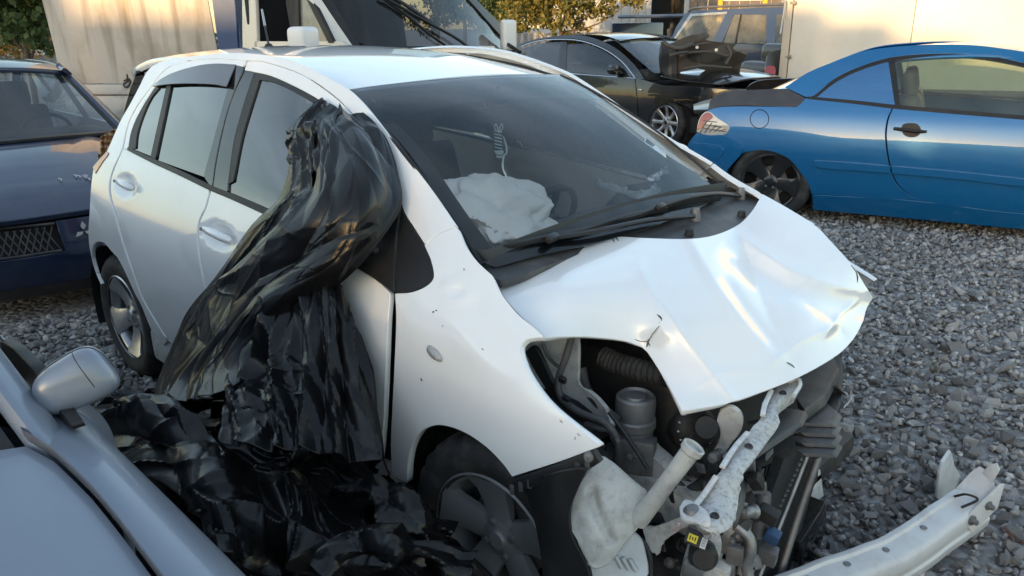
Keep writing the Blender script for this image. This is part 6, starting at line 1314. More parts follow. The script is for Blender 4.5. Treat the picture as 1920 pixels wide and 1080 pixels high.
# ---- tarpaulin-bodied truck, left: side of the body faces the camera
M_TARP = mat('dirty_tarp', (.50, .46, .42), .6, 0, .15, .3, dirt=(.24, .20, .16), dscale=1.6, damt=.7, bump=.25, bscale=3.)
_t = M_TARP.node_tree; _b = _t.nodes['Principled BSDF']; _co = _t.nodes.new('ShaderNodeTexCoord'); _mp = _t.nodes.new('ShaderNodeMapping'); _mp.inputs['Scale'].default_value = (9, 9, .7)
_n = _t.nodes.new('ShaderNodeTexNoise'); _n.inputs['Scale'].default_value = 1.; _n.inputs['Detail'].default_value = 9; _rr = _t.nodes.new('ShaderNodeValToRGB'); _rr.color_ramp.elements[0].position = .5; _rr.color_ramp.elements[1].position = .78
_x = _t.nodes.new('ShaderNodeMix'); _x.data_type = 'RGBA'; _x.inputs[7].default_value = (.17, .14, .11, 1); _src = _b.inputs['Base Color'].links[0].from_socket
_t.links.new(_co.outputs['Object'], _mp.inputs[0]); _t.links.new(_mp.outputs[0], _n.inputs[0]); _t.links.new(_n.outputs['Fac'], _rr.inputs[0]); _t.links.new(_src, _x.inputs[6]); _t.links.new(_rr.outputs[0], _x.inputs[0]); _t.links.new(_x.outputs[2], _b.inputs['Base Color'])
M_TARPB = mat('blue_tarp', (.02, .07, .20), .5, bump=.3, bscale=6.); M_BED = mat('bed_white', (.52, .50, .47), .55, dirt=(.22, .18, .15), dscale=5., damt=.7)
tA = np.array(P(118, 154, z=1.06)); tB = np.array(P(421, 154, z=1.06)); td = tB-tA; td[2] = 0; tl_ = np.linalg.norm(td); td /= tl_; tn = np.array([td[1], -td[0], 0.])
TT = thing('tarp_truck', 'long truck body under a dirty white tarpaulin with a blue end, behind the saloon', 'truck', tuple(np.array([tA[0], tA[1], 0])-tn*1.1), math.atan2(td[1], td[0]))
tF = Frame(TT.location, TT.rotation_euler[2])
la, lb = tF.loc(tA), tF.loc(tB); Lx = lb[0]; yy = la[1]
def tarp_fn(uv):
    x, z = uv[:, 0], uv[:, 1]; b = .02*np.sin(x*5.1)*np.clip((z-1.06)*2, 0, 1)+.012*np.sin(x*13+z*3)*np.clip((z-1.1)*3, 0, 1)+.03*np.sin((z-1)*1.6)
    return np.stack([x-.06*(z-1.06), np.full_like(x, yy)-b, z], 1)
panel('tarp_side', [(-.0, 1.05), (Lx, 1.05), (Lx-.03, 3.0), (0, 3.0)], tarp_fn, M_TARP, TT, .06, .02, .004, fr=tF)
panel('tarp_roof', [(0, yy), (Lx, yy), (Lx, yy+2.2), (0, yy+2.2)], lambda uv: np.stack([uv[:, 0]-.12, uv[:, 1], np.full(len(uv), 3.0)], 1), M_TARP, TT, .3, .02, .004, fr=tF)
panel('tarp_end', [(yy-.01, 1.05), (yy+2.2, 1.05), (yy+2.2, 3.0), (yy-.01, 3.0)], lambda uv: np.stack([np.full(len(uv), Lx+.24)-.05*(uv[:, 1]-1)+.03*np.sin(uv[:, 1]*4), uv[:, 0], uv[:, 1]], 1), M_TARPB, TT, .15, .02, .004, fr=tF)
panel('tarp_corner', [(Lx, 1.05), (Lx+.25, 1.05), (Lx+.14, 3.0), (Lx-.04, 3.0)], lambda uv: np.stack([uv[:, 0], np.full(len(uv), yy-.02)+.10*np.clip(uv[:, 0]-Lx, 0, 1), uv[:, 1]], 1), M_TARPB, TT, .08, .02, .004, fr=tF)
panel('tarp_end', [(yy, 1.05), (yy+2.2, 1.05), (yy+2.2, 3.0), (yy, 3.0)], lambda uv: np.stack([np.zeros(len(uv)), uv[:, 0], uv[:, 1]], 1), M_TARP, TT, .3, .02, .004, fr=tF)
box('side_board', (Lx/2, yy+.0, .985), (Lx+.04, .05, .10), M_BED, TT, bev=.008); box('side_board', (Lx/2, yy+.01, .78), (Lx+.02, .05, .28), M_BED, TT, bev=.008); box('bed', (Lx/2, yy+1.1, .85), (Lx, 2.15, .2), M_STEEL, TT, bev=.02); box('chassis', (Lx/2, yy+1.1, .6), (Lx, .8, .2), M_INT, TT, bev=.02)
for s in (0, 1):
    for x in (.9, Lx-.6): lathe('truck_wheel', [(.001, .10), (.22, .10), (.26, .13), (.40, .12), (.42, .08), (.42, -.08), (.26, -.1)], (x, yy+.2+s*1.75, .42), (0, -1 if s == 0 else 1, 0), M_RUBBER, TT, 40)
M_ROPE = mat('dark_rope', (.05, .04, .035), .8)
def rope(l): tube('rope', [tF.loc(P(u, v, d=float((tA-CAM) @ AX[2])-.12)) for u, v in l], .009, M_ROPE, TT, 6)
rope([(233, 78), (236, 100), (238, 122), (239, 152)]); rope([(238, 119), (256, 112), (274, 106)]); rope([(232, 152), (241, 148), (244, 156), (236, 164), (232, 158), (240, 152)])
for u in (150, 190, 250, 310, 360): c = tF.loc(P(u, 153, d=float((tA-CAM) @ AX[2])+.12*(u-118)/300.)); lathe('eyelet', [(.012, .01), (.022, .012), (.026, .0)], c, (0, -1, 0), M_STEEL, TT, 14)
# ---- white van / lorry cab, centre back
vF = Frame(tuple(np.array([P(800, 96, d=6.9)[0], P(800, 96, d=6.9)[1], 0])), rad(4)); VN = thing('white_van', 'cream white lorry cab with dark windscreen and crossed wipers, behind the hatchback roof', 'van', tuple(vF.o), rad(4))
M_VAN = mat('cream_paint', (.66, .63, .57), .35, 0, .6, .1, dirt=(.35, .3, .26), dscale=4., damt=.25)
vws = lambda o=0.: (lambda x, y, z: x+.62*(z-1.3)+.10*(y/.8)**2-o)
vside = lambda o=0.: (lambda x, y, z: -y-.90+.06*np.clip(z-1.2, 0, 3)-o)
def vp(name, pts, g, m, step=18, th=.02, n=4, roll=.004): return panel(name, spl(pts, n), pxfn(g, vF, t0=4, t1=14), m, VN, step, th, roll, fr=vF)
vp('windscreen', [(618, 0, 1), (560, -95), (535, -150, 1), (820, -150, 1), (850, -60), (886, 0), (930, 50), (975, 100, 1), (930, 96), (800, 92), (700, 92), (672, 78, 1)], vws(), glass('van_screen', (.2, .22, .25), .01, .9, .02), 26, .006, 4, .001)
vp('screen_frame', [(600, 0, 1), (545, -92), (520, -150, 1), (537, -150, 1), (562, -95), (622, 0), (680, 92, 1), (662, 92)], vws(.02), M_BLACKP, 14, .02); vp('screen_frame', [(880, 0, 1), (848, -60, 1), (820, -150, 1), (836, -150, 1), (862, -62, 1), (894, 0, 1), (942, 48, 1), (987, 100, 1), (970, 102, 1), (926, 52, 1)], vws(.02), M_BLACKP, 14, .02)
vp('a_pillar', [(585, 0, 1), (530, -95), (500, -150, 1), (522, -150, 1), (547, -92), (603, 0), (665, 92, 1), (640, 92)], vws(.035), M_VAN, 14, .05)
vp('door', [(455, -150, 1), (470, -150), (478, 0), (482, 92, 1), (455, 92, 1), (454, 0)], vside(), M_VAN, 14, .03); vp('door', [(478, 78, 1), (640, 78, 1), (700, 130), (690, 260, 1), (470, 260, 1)], vside(), M_VAN, 18, .03); vp('door_frame', [(472, -150, 1), (500, -150, 1), (530, -95), (585, 0), (625, 80, 1), (615, 80, 1), (575, 0), (520, -92), (490, -135, 1), (474, -135, 1)], vside(.01), M_BLACKP, 14, .03)
vp('window_post', [(551, -60, 1), (557, -50, 1), (561, 80, 1), (552, 80, 1)], vside(.012), M_BLACKP, 14, .03); vp('quarter_glass', [(560, -40, 1), (578, 0), (622, 79, 1), (562, 79, 1)], vside(-.01), glass('pale_reflect_glass', (.5, .5, .5), .05, 1.2, .35, (.55, .53, .5)), 14, .005, 3, .001)  # white reflection in the quarter glass painted as diffuse haze
box('cabin_rear_wall', (-1.35, 0, 1.6), (.05, 1.75, 1.9), M_INT, VN, bev=.01); box('cab_floor', (-.6, 0, .7), (1.6, 1.7, .5), M_INT, VN, bev=.03); box('cab_roof', (-1.15, 0, 2.55), (.9, 1.7, .1), M_VAN, VN, bev=.04); box('dash', (-.25, 0, 1.22), (.45, 1.55, .16), M_DASH, VN, bev=.04)
box('far_side', (-.75, .90, 1.0), (1.5, .05, .8), M_VAN, VN, bev=.02); box('cowl', (.12, 0, 1.27), (.2, 1.6, .05), M_BLACKP, VN, (0, .35, 0), .015); box('bonnet', (.38, 0, 1.12), (.5, 1.6, .12), M_VAN, VN, (0, .4, 0), .05, 3); box('front', (.55, 0, .72), (.14, 1.75, .7), M_VAN, VN, bev=.06, seg=3); box('bumper', (.62, 0, .42), (.16, 1.8, .24), M_DARKP, VN, bev=.05)
for y in (-.4, .4): box('seat_back', (-1.0, y, 1.5), (.14, .5, .7), M_SEAT, VN, (0, -.15, 0), .06, 3); box('seat_cushion', (-.75, y, 1.1), (.5, .5, .16), M_SEAT, VN, bev=.06)
for s in (-1, 1):
    lathe('van_wheel', [(.001, .09), (.18, .09), (.22, .11), (.33, .10), (.345, .06), (.345, -.08), (.2, -.1)], (-.1, s*.78, .345), (0, s, 0), M_RUBBER, VN, 36)
mr = P(569, 72, d=5.9); box('wing_mirror', vF.loc(mr), (.16, .22, .17), mat('mirror_white', (.74, .75, .76), .4, coat=.4), VN, (0, 0, .3), .05, 4); tube('mirror_arm', [vF.loc(mr)+np.array([-.02, .05, -.05]), (-.25, -.88, 1.35)], .025, M_BLACKP, VN, 8, n=2)
mr = P(953, 66, d=8.1); box('wing_mirror', vF.loc(mr), (.1, .17, .30), MATS['mirror_white'], VN, (0, 0, -.3), .05, 4); tube('mirror_arm', [vF.loc(mr)+np.array([0, -.03, -.08]), vF.loc(P(975, 98, d=7.9))], .02, M_BLACKP, VN, 8, n=2)
def vw(l, o, w): strip('wiper', [hit1(u, v, vws(o), vF, t0=4, t1=14) for u, v in l], w, M_BLACKP, VN, .02, up=(.85, 0, .5), n=3)
vw([(715, -8), (790, 35), (850, 68), (884, 92)], .05, .022); vw([(700, -30), (780, 22), (812, 45)], .03, .03); vw([(722, 0), (770, 35), (800, 60)], .028, .016); vw([(755, 20), (800, 60), (835, 85)], .03, .012)
# ---- box truck, right back
rA = np.array([-4.25, 9.55, 0]); ra = rad(20); RT_ = thing('white_box_truck', 'white box truck with sunlit side wall, behind the blue convertible', 'truck', tuple(rA), ra); rF = Frame(rA, ra)
M_BOXW = mat('box_white', (.70, .68, .63), .42, 0, .3, .15, dirt=(.5, .46, .4), dscale=2., damt=.3)
for k in range(4): box('wall_panel', (.06+1.6*k+.8, .02, 2.15), (1.592, .04, 2.95), M_BOXW, RT_, bev=.004)
box('corner_post', (.0, .0, 2.13), (.11, .09, 3.04), mat('post_grey', (.52, .48, .42), .5, .2), RT_, bev=.012); box('corner_post', (6.5, 0, 2.13), (.1, .09, 3.04), MATS['post_grey'], RT_, bev=.012)
box('end_wall', (.02, 1.2, 2.13), (.05, 2.3, 2.9), M_BOXW, RT_, bev=.01); box('roof', (3.25, 1.2, 3.66), (6.6, 2.4, .06), M_BOXW, RT_, bev=.01); box('floor', (3.25, 1.2, .66), (6.6, 2.35, .14), M_STEEL, RT_, bev=.02); box('chassis', (3.25, 1.2, .5), (6.4, .8, .2), M_INT, RT_, bev=.02); box('far_wall', (3.25, 2.38, 2.15), (6.5, .04, 2.95), M_BOXW, RT_, bev=.005)
tube('grab_handle', [rF.loc(P(u, v, d=11.35)) for u, v in ((1466, 5), (1470, 2), (1472, 6))]+[rF.loc(P(1463, 64, d=11.35))], .012, MATS['post_grey'], RT_, 8, n=2)
for x in (.9, 5.4):
    for s in (0, 1): lathe('truck_wheel', [(.001, .10), (.22, .10), (.26, .13), (.38, .12), (.40, .08), (.40, -.08), (.26, -.1)], (x, .2+s*2.0, .40), (0, -1 if s == 0 else 1, 0), M_RUBBER, RT_, 40)
for k in range(3): box('hinge', (.05, -.03, 1.1+.75*k), (.10, .03, .05), M_STEEL, RT_, bev=.006)
# ---- off-road estate
jF = Frame((-6.9, 12.5, 0), rad(-8)); JP = thing('blue_off_roader', 'dark blue off-road estate with roof rails, far back beside the box truck', 'car', (-6.9, 12.5, 0), rad(-8))
M_JEEP = mat('slate_blue', (.045, .065, .12), .3, .4, .9, .04, dirt=(.10, .1, .1), dscale=4., damt=.25)
gj = lambda o=0.: (lambda x, y, z: -y-.90+.10*np.clip(z-1.15, 0, 2)**1.1*1.6-o)
def jp(name, pts, m=M_JEEP, off=0., step=12, th=.02, n=3): return panel(name, spl(pts, n), pxfn(gj(off), jF, t0=8, t1=22), m, JP, step, th, .004, True, fr=jF)
jp('body_side', [(1252, 82, 1), (1300, 76), (1380, 82), (1600, 92, 1), (1600, 175, 1), (1230, 175, 1), (1240, 120)]); jp('upper_frame', [(1256, 80, 1), (1268, 50), (1285, 25), (1300, 20), (1560, 10, 1), (1590, 88, 1), (1467, 84, 1), (1467, 27, 1), (1456, 27), (1453, 84, 1), (1437, 83, 1), (1437, 27, 1), (1376, 27), (1354, 80, 1), (1336, 78, 1), (1362, 24, 1), (1296, 28), (1262, 74, 1)], n=1)
GJ = glass('offroader_glass', (.4, .42, .4), .05, .5, .3, (.4, .42, .4))
jp('quarter_window', [(1262, 74, 1), (1296, 28, 1), (1362, 24, 1), (1336, 78, 1)], GJ, -.005, 14, .005, 1); jp('rear_door_window', [(1356, 80, 1), (1377, 27, 1), (1437, 27, 1), (1436, 83, 1)], GJ, -.005, 14, .005, 1); jp('front_door_window', [(1454, 84, 1), (1456, 27, 1), (1560, 24, 1), (1580, 88, 1)], GJ, -.005, 14, .005, 1)
jp('window_trim', [(1262, 74, 1), (1294, 26, 1), (1363, 22, 1), (1362, 26, 1), (1298, 30, 1), (1266, 74, 1)], M_GALV, .008, 10, .01, 1); jp('window_bar', [(1388, 27, 1), (1391, 27, 1), (1380, 82, 1), (1377, 82, 1)], M_BLACKP, .004, 12, .01, 1)
for s in (-1, 1): tube('roof_rail', [hit1(u, v_, gj(.0), jF, t0=8, t1=22)*[1, -s, 1] for u, v_ in ((1290, 22), (1305, 15), (1380, 11), (1462, 8), (1560, 5))], .022, M_STEEL, JP, 8, 4)
box('roof', (-.7, 0, 1.72), (3.2, 1.36, .07), M_JEEP, JP, bev=.03, seg=3); box('tailgate', (-2.35, 0, 1.05), (.06, 1.6, 1.1), M_JEEP, JP, bev=.03); box('interior', (-.7, 0, .85), (3.2, 1.5, .4), M_INT, JP, bev=.04); box('underbody', (-.4, 0, .5), (4.2, 1.6, .25), M_INT, JP, bev=.04)
for x in (-.9, .1):
    for y in (-.36, .36): box('seat_back', (x, y, 1.2), (.14, .48, .6), M_SEAT, JP, (0, -.2, 0), .06, 3); box('head_restraint', (x-.08, y, 1.53), (.1, .26, .16), M_SEAT, JP, bev=.05)
for x in (-1.45, .9):
    for s in (-1, 1): wheel(JP, (x, s*.80, .36), s, .36, .21, .22, 5, tread=False)
box('hood', (1.15, 0, 1.08), (.6, 1.6, .12), M_JEEP, JP, bev=.05, seg=3)
# ---- grey car with the red lamp, mostly hidden
GC = thing('grey_car', 'dark grey car showing only its red tail lamp beside the box truck post', 'car', tuple(P(1452, 150, d=11.9)*[1, 1, 0]), rad(-20)); gF = Frame(GC.location, rad(-20))
def gp(name, pts, m, d, th=.05, n=4): return panel(name, spl(pts, n), lambda uv: gF.loc(CAM+rays(uv)*(d+.06*np.sin(uv[:, 0]*.06))[:, None] if False else CAM+rays(uv)*d), m, GC, 8, th, .01, fr=gF)
M_GC = mat('grey_car_paint', (.06, .058, .055), .35, .3, .7, .06)
gp('rear_wing', [(1440, 104, 1), (1450, 96), (1500, 92), (1520, 200, 1), (1440, 200, 1), (1436, 130)], M_GC, 11.9); gp('boot_lid', [(1380, 124, 1), (1420, 130), (1446, 142), (1450, 165), (1390, 160, 1), (1360, 130)], M_GC, 11.95); gp('tail_lamp', [(1436, 130), (1440, 124), (1452, 125), (1454, 136), (1450, 145), (1438, 143)], MATS['red_lens'], 11.8, .04)
box('body', gF.loc(P(1480, 160, d=12.6)*[1, 1, 0])+[0, .2, .75], (1.6, 1.2, .5), M_GC, GC, bev=.15, seg=4); box('cabin', gF.loc(P(1480, 160, d=12.8)*[1, 1, 0])+[.2, .2, 1.1], (1.2, 1.1, .35), M_GC, GC, bev=.14, seg=4)
lathe('car_wheel', [(.001, .08), (.19, .08), (.28, .07), (.30, 0), (.28, -.07)], gF.loc(P(1480, 160, d=12.2)*[1, 1, 0])+[.1, 0, .30], (0, -1, 0), M_RUBBER, GC, 30)

# ================================================================== fences, hangar, trees
M_FENCE = mat('sheet_fence', (.30, .32, .34), .5, .3, dirt=(.2, .19, .18), dscale=2., damt=.4)
def fence(label, a, b, h, z0=0., w=1.1):
    a = np.array(a, float); b = np.array(b, float); L = np.linalg.norm(b-a); ang = math.atan2(b[1]-a[1], b[0]-a[0]); n = max(1, int(L/w))
    F = thing('metal_fence', label, 'fence', (a[0], a[1], 0), ang)
    vs = []; fs = []; m_ = 22
    for i in range(m_+1):
        x = w*i/m_; k = i % 4; y = (0, .0, .028, .028)[k]
        vs += [(x, y, z0), (x, y, z0+h)]
    for i in range(m_): fs.append((2*i, 2*i+2, 2*i+3, 2*i+1))
    me = bpy.data.meshes.new('fence_panel'); me.from_pydata(vs, [], fs); me.materials.append(M_FENCE)
    for k in range(n):
        o = bpy.data.objects.new('fence_panel', me); link(o, F); o.location = (k*w*1.002, .002*(k % 2), 0)
        md = o.modifiers.new('t', 'SOLIDIFY'); md.thickness = .003
        if k % 2 == 0: box('fence_post', (k*w, .08, (z0+h)/2), (.06, .06, z0+h+.03), M_STEEL, F, bev=.006)
    return F
fence('grey corrugated fence behind the dark blue saloon, far left', P(-120, 98, d=17)*[1, 1, 0], P(420, 100, d=17)*[1, 1, 0], 1.05)
fence('grey corrugated fence under the bushes, back centre', P(900, 66, d=24)*[1, 1, 0], P(1230, 66, d=24)*[1, 1, 0], 1.33)
# metal hangar with dark doorway
hA = P(1035, 60, d=27)*[1, 1, 0]; hB = P(1480, 60, d=27)*[1, 1, 0]; hd = (hB-hA)/np.linalg.norm(hB-hA); HG = thing('grey_hangar', 'grey metal clad hangar with a dark open doorway at the back', 'building', tuple(hA), math.atan2(hd[1], hd[0])); HL = np.linalg.norm(hB-hA)
M_CLAD = mat('hangar_cladding', (.36, .38, .40), .5, .2, dirt=(.25, .24, .23), dscale=1., damt=.5); dx = lambda u: (u-1035)/(1480-1035)*HL
for k in range(11):
    x0 = dx(1035)+k*(dx(1212)-dx(1035))/11; x1 = x0+(dx(1212)-dx(1035))/11; box('cladding_panel', ((x0+x1)/2, 0, 2.6), (x1-x0-.012, .06, 5.2), M_CLAD, HG, bev=.008)
box('door_post', (dx(1214), -.02, 2.3), (.16, .14, 4.6), M_CLAD, HG, bev=.01); box('door_post', (dx(1284), -.02, 2.3), (.16, .14, 4.6), M_CLAD, HG, bev=.01); box('doorway_void', ((dx(1214)+dx(1284))/2, 1.6, 2.2), (dx(1284)-dx(1214), .1, 4.4), M_INT, HG, bev=0); box('inner_side_wall', (dx(1214)+.1, .8, 2.2), (.05, 1.6, 4.4), M_INT, HG, bev=0); box('inner_side_wall', (dx(1284)-.1, .8, 2.2), (.05, 1.6, 4.4), M_INT, HG, bev=0)
M_WOODB = mat('grey_boards', (.16, .13, .11), .8, var=.3, vscale=3)
for k in range(10):
    x0 = dx(1285)+k*(HL-dx(1285))/10; box('board', (x0+(HL-dx(1285))/20, 0, 2.6), ((HL-dx(1285))/10-.02, .05, 5.2), M_WOODB, HG, bev=.006)
box('girt', (dx(1120), -.06, 1.2), (dx(1212)-dx(1035)-.1, .06, .10), M_CLAD, HG, bev=.008); box('roof', (HL/2, 1.5, 5.3), (HL+.4, 3.6, .15), M_CLAD, HG, bev=.02); box('lintel', ((dx(1214)+dx(1284))/2, 0, 4.8), (dx(1284)-dx(1214), .08, .8), M_CLAD, HG, bev=.01)
tube('door_brace', [(dx(1185), -.1, 2.0), (dx(1210), -.1, 1.1)], .04, M_CLAD, HG, 6, n=2)
SG = thing('yellow_frame', 'yellow posts holding a pale banner above the off-roader', 'frame', tuple(P(1388, 60, d=20)*[1, 1, 0]), math.atan2(hd[1], hd[0])); M_YEL = mat('yellow_paint', (.70, .42, .02), .45)
for s in (-1, 1): box('post', (s*.56, 0, 1.6), (.10, .1, 3.2), M_YEL, SG, bev=.01)
box('banner', (0, .02, 2.6), (1.0, .03, 1.0), mat('banner_white', (.66, .67, .68), .6), SG, bev=.004); box('cross_bar', (0, 0, 3.15), (1.2, .08, .08), M_YEL, SG, bev=.01)
# ---- vegetation
def leaf_mat(name, a, b, tr=.35):
    m, t, bs_ = nodes(name); L = t.links; gi = t.nodes.new('ShaderNodeNewGeometry'); r = t.nodes.new('ShaderNodeValToRGB'); r.color_ramp.elements[0].color = (*a, 1); r.color_ramp.elements[1].color = (*b, 1)
    L.new(gi.outputs['Random Per Island'], r.inputs[0]); L.new(r.outputs[0], bs_.inputs['Base Color']); bs_.inputs['Roughness'].default_value = .55
    tb_ = t.nodes.new('ShaderNodeBsdfTranslucent'); L.new(r.outputs[0], tb_.inputs[0]); x = t.nodes.new('ShaderNodeMixShader'); x.inputs[0].default_value = tr; out = t.nodes['Material Output']
    L.new(bs_.outputs[0], x.inputs[1]); L.new(tb_.outputs[0], x.inputs[2]); L.new(x.outputs[0], out.inputs[0]); return m
ML_G = leaf_mat('leaf_green', (.035, .07, .02), (.11, .15, .04)); ML_Y = leaf_mat('leaf_yellowing', (.08, .10, .025), (.24, .19, .04)); ML_O = leaf_mat('leaf_sunglow', (.22, .11, .02), (.42, .24, .04)); ML_D = leaf_mat('leaf_dark', (.018, .035, .014), (.05, .075, .025))  # orange leaf colour stands for low sun on the leaves
M_BARK = mat('bark', (.09, .07, .055), .9, var=.3, vscale=20, bump=.5, bscale=30)
def crown(name, blobs, n, size, m, parent, seed, curl=.35):
    r = np.random.default_rng(seed); P0 = []
    w = np.array([b[3]*b[4]*b[5] for b in blobs]); w /= w.sum()
    for b, k in zip(blobs, r.multinomial(n, w)):
        d = r.normal(size=(k, 3)); d /= np.linalg.norm(d, axis=1)[:, None]; rr = r.uniform(0, 1, k)**.45
        # clumping: leaves gather round twig tips
        tw = r.normal(size=(max(4, k//18), 3)); tw /= np.linalg.norm(tw, axis=1)[:, None]; tw *= r.uniform(.35, 1, len(tw))[:, None]**.6
        pp = tw[r.integers(0, len(tw), k)]+r.normal(size=(k, 3))*.13
        P0.append(pp*np.array(b[3:6])+np.array(b[:3]))
    P0 = np.concatenate(P0); N = len(P0); a = r.normal(size=(N, 3)); a[:, 2] -= .5; a /= np.linalg.norm(a, axis=1)[:, None]; b2 = np.cross(a, r.normal(size=(N, 3))); b2 /= np.linalg.norm(b2, axis=1)[:, None]; nn = np.cross(a, b2)
    s = size*r.uniform(.6, 1.3, N)[:, None]
    V = np.stack([P0, P0+a*s*.45+b2*s*.32+nn*s*.08*curl, P0+a*s, P0+a*s*.45-b2*s*.32+nn*s*.08*curl], 1).reshape(-1, 3)
    F = np.arange(N*4).reshape(-1, 4); o = mesh_obj(name, V, F, m, parent, False); return o
def tree(name, label, base, height, blobs, n, size, m, seed, trunk_r=.12, group=None):
    T_ = thing(name, label, 'tree' if 'tree' in name else 'bush', tuple(base), group=group); r = random.Random(seed)
    tube('trunk', [(0, 0, 0), (.05*height*.2, .02, height*.35), (-.02, .05, height*.75)], [trunk_r, trunk_r*.8, trunk_r*.4], M_BARK, T_, 9)
    for k, b in enumerate(blobs[:7]): tube('limb', [(0, .01, height*(.22+.06*k)), (b[0]*.5, b[1]*.5, (height*.35+b[2])/2), (b[0], b[1], b[2])], [trunk_r*.5, trunk_r*.3, trunk_r*.1], M_BARK, T_, 6, 4)
    crown('crown', blobs, n, size, m, T_, seed); return T_
def blobs(r, n, R, H, z0, seed):
    q = random.Random(seed); return [(q.uniform(-1, 1)*R, q.uniform(-1, 1)*R, z0+q.uniform(0, 1)*H, R*q.uniform(.45, .7), R*q.uniform(.45, .7), H*q.uniform(.22, .38)) for _ in range(n)]
WHN = ['first', 'second', 'third', 'fourth', 'fifth', 'sixth']
b0 = P(40, 60, d=12.4)*[1, 1, 0]
tree('broadleaf_tree', 'leafy green tree at the top left corner beside the tarpaulin truck', b0, 3.6, [(.0, 0, 1.75, .75, .6, .45), (.35, .3, 1.55, .45, .4, .35), (-.5, -.3, 1.9, .6, .6, .45), (.1, .1, 2.4, 1., .9, .6), (.5, .45, 2.1, .5, .4, .5), (-.9, -.6, 2.3, .9, .8, .6), (.45, .45, 1.3, .28, .25, .25)], 5200, .13, ML_G, 3, .05)
b1 = P(20, 60, d=16.5)*[1, 1, 0]
tree('sunglow_tree', 'small tree with orange autumn leaves glowing in the sun, far left', b1, 2.4, [(0, 0, 1.5, .8, .7, .5), (.5, .5, 1.4, .6, .5, .4), (-.6, -.5, 1.6, .7, .6, .5), (0, 0, 2.2, .9, .8, .5)], 2600, .10, ML_O, 4, .06)
b2_ = P(1050, 60, d=21.5)*[1, 1, 0]
tree('yellowing_bush', 'tall bush with yellowing leaves in front of the grey hangar', b2_, 2.6, [(-.9, -.7, 1.9, .7, .6, .5), (0, 0, 1.9, .8, .7, .6), (.75, .75, 2.2, .6, .55, .45), (-.4, -.4, 2.5, .9, .8, .5), (.3, .3, 1.35, .35, .35, .4), (1.5, 1.4, 2.25, .5, .45, .25), (1.1, 1.1, 2.7, .8, .8, .4)], 6200, .12, ML_Y, 5, .07)
b3_ = P(930, 60, d=30)*[1, 1, 0]
tree('green_tree', 'olive green tree between the lorry mirror and the yellowing bush', b3_, 3.4, [(0, 0, 2.0, .9, .8, .6), (.6, .6, 2.4, .8, .8, .6), (-.5, -.4, 2.5, .7, .7, .6), (.1, .1, 1.4, .8, .7, .5)], 4200, .13, ML_G, 6, .09)
b4_ = P(870, 55, d=42)*[1, 1, 0]
tree('dark_pine_tree', 'dark far tree against the sky above the lorry windscreen edge', b4_, 5.0, [(0, 0, 2.6, 1.3, 1.2, .9), (.9, .9, 2.0, 1.2, 1.1, .8), (-.9, -.9, 3.2, 1.1, 1.1, .9), (1.9, 1.9, 1.7, 1.2, 1.1, .7)], 5000, .17, ML_D, 8, .12)
for k in range(6):
    bb_ = P(700+120*k, 55, d=52+3*(k % 2))*[1, 1, 0]
    tree('distant_tree', 'dark green tree far behind the yard, %s of its row from the left' % WHN[k], bb_, 4., blobs(random, 6, 1.9, 2.2, 1.2, 50+k), 2600, .24, ML_D, 60+k, .14, group='far row of trees')
for k in range(5):
    bb_ = P(-420+170*k, 60, d=24+2*(k % 2))*[1, 1, 0]
    tree('hedgerow_tree', 'green tree beyond the left fence, %s of its row from the left' % WHN[k], bb_, 4., blobs(random, 6, 1.5, 2.2, 1.0, 80+k), 2600, .2, ML_G, 90+k, .12, group='trees beyond the left fence')
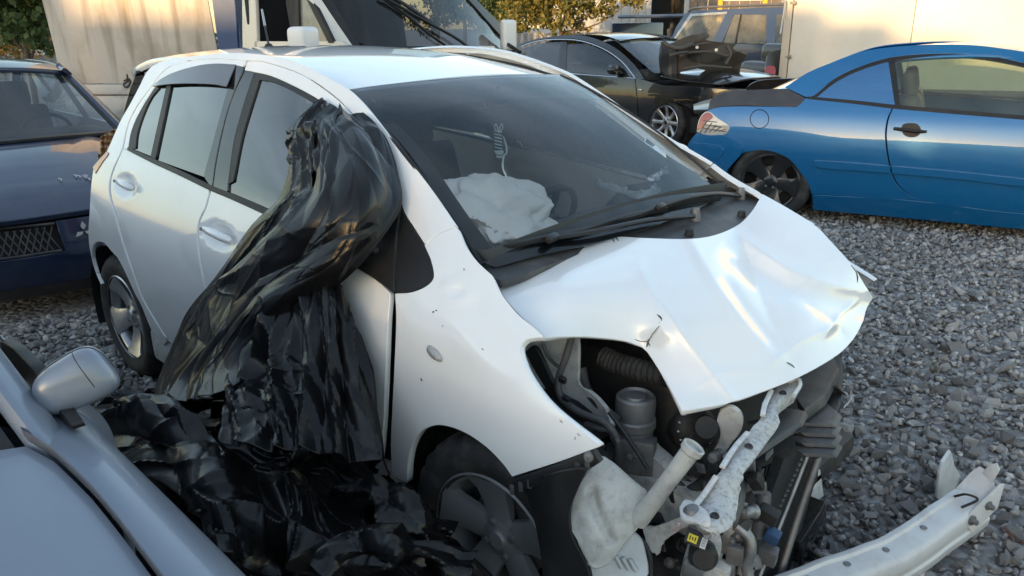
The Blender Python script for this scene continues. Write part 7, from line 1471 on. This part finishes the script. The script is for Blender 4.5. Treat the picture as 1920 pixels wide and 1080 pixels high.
# low weeds among the stones
def weed(u, v, n, seed, m):
    b = P(u, v, z=0); W_ = thing('weed_tuft', {0: 'small grass tuft in the gravel right of the hood', 1: 'small dry weed tuft in the gravel near the beam', 2: 'reddish dry leaf clump by the beam end'}[seed], 'weed', tuple(b)); r = random.Random(seed)
    for k in range(n):
        a = r.uniform(0, 6.28); L = r.uniform(.03, .07); d = np.array([math.cos(a), math.sin(a), 0]); strip('blade', [d*.005, d*.02+[0, 0, L*.6], d*.045+[0, 0, L]], [.004, .003, .001], m, W_, .001, n=2)
weed(1765, 620, 16, 0, mat('weed_green', (.05, .07, .025), .7)); weed(1748, 700, 12, 1, mat('weed_dry', (.16, .13, .06), .8)); weed(1905, 1025, 10, 2, mat('weed_red', (.25, .09, .04), .8))
# ================================================================== behind the photographer: unseen garages added to block the sun, trees shading the yard
sd = np.array([SUN_DIR[0], SUN_DIR[1], 0]); sdp = np.array([-sd[1], sd[0], 0])
GA = thing('added_shade_garages', 'long row of garages behind the photographer', 'building', tuple(sd*31), math.atan2(sdp[1], sdp[0])); M_GAR = mat('shade_bay_render', (.62, .60, .56), .8, dirt=(.2, .18, .16), dscale=.6, damt=.6)  # added sun blocker; its pale wall also bounces light onto the car
for s0, s1, hh in ((-30, -21, 5.0), (-21, -16, 4.8), (-16, -11, 5.1), (-11, -7.4, 5.0), (-7.4, -5.4, 4.45), (-5.4, -3, 4.95), (-3, -1.5, 5.2), (-1.5, -.6, 5.0), (-.6, .3, 4.75), (.3, 6, 4.35), (6, 12, 4.3), (12, 18, 4.4), (18, 30, 4.3)):  # bay heights stepped to shape the shade edge on the trucks
    x = (s0+s1)/2; w_ = s1-s0
    box('shade_bay', (x, 0, hh/2), (w_-.02, 3.0, hh), M_GAR, GA, bev=.03); box('shade_bay_door', (x, 1.53, 1.15), (min(2.6, w_*.8), .08, 2.3), mat('shade_door_paint', (.12, .16, .14), .5), GA, bev=.01); box('shade_bay_roof', (x, 0, hh+.05), (w_-.01, 3.3, .1), M_STEEL, GA, bev=.02)
WH = ['first', 'second', 'third', 'fourth', 'fifth', 'sixth', 'seventh']
for k, (s_, hh) in enumerate(((-22, 4.2), (-17, 4.5), (-12.5, 4.3), (-10.6, 4.3), (-3.6, 3.8), (9, 3.2))):
    p = sd*35.5+sdp*s_
    tree('shade_tree', 'tree behind the garages, %s along the row' % WH[k], p, hh, [(-1.0, 0, hh*.8, 1.1, 1.1, .9), (1.0, .2, hh*.78, 1.1, 1.1, .9), (0, 0, hh*.95, 1.2, 1.2, .9), (.3, .6, hh*.6, 1.2, 1.1, 1.0), (-.6, -.4, hh*.5, 1.2, 1.1, 1.)], 2600, .26, ML_D, 120+k, .15, group='trees behind the garages')
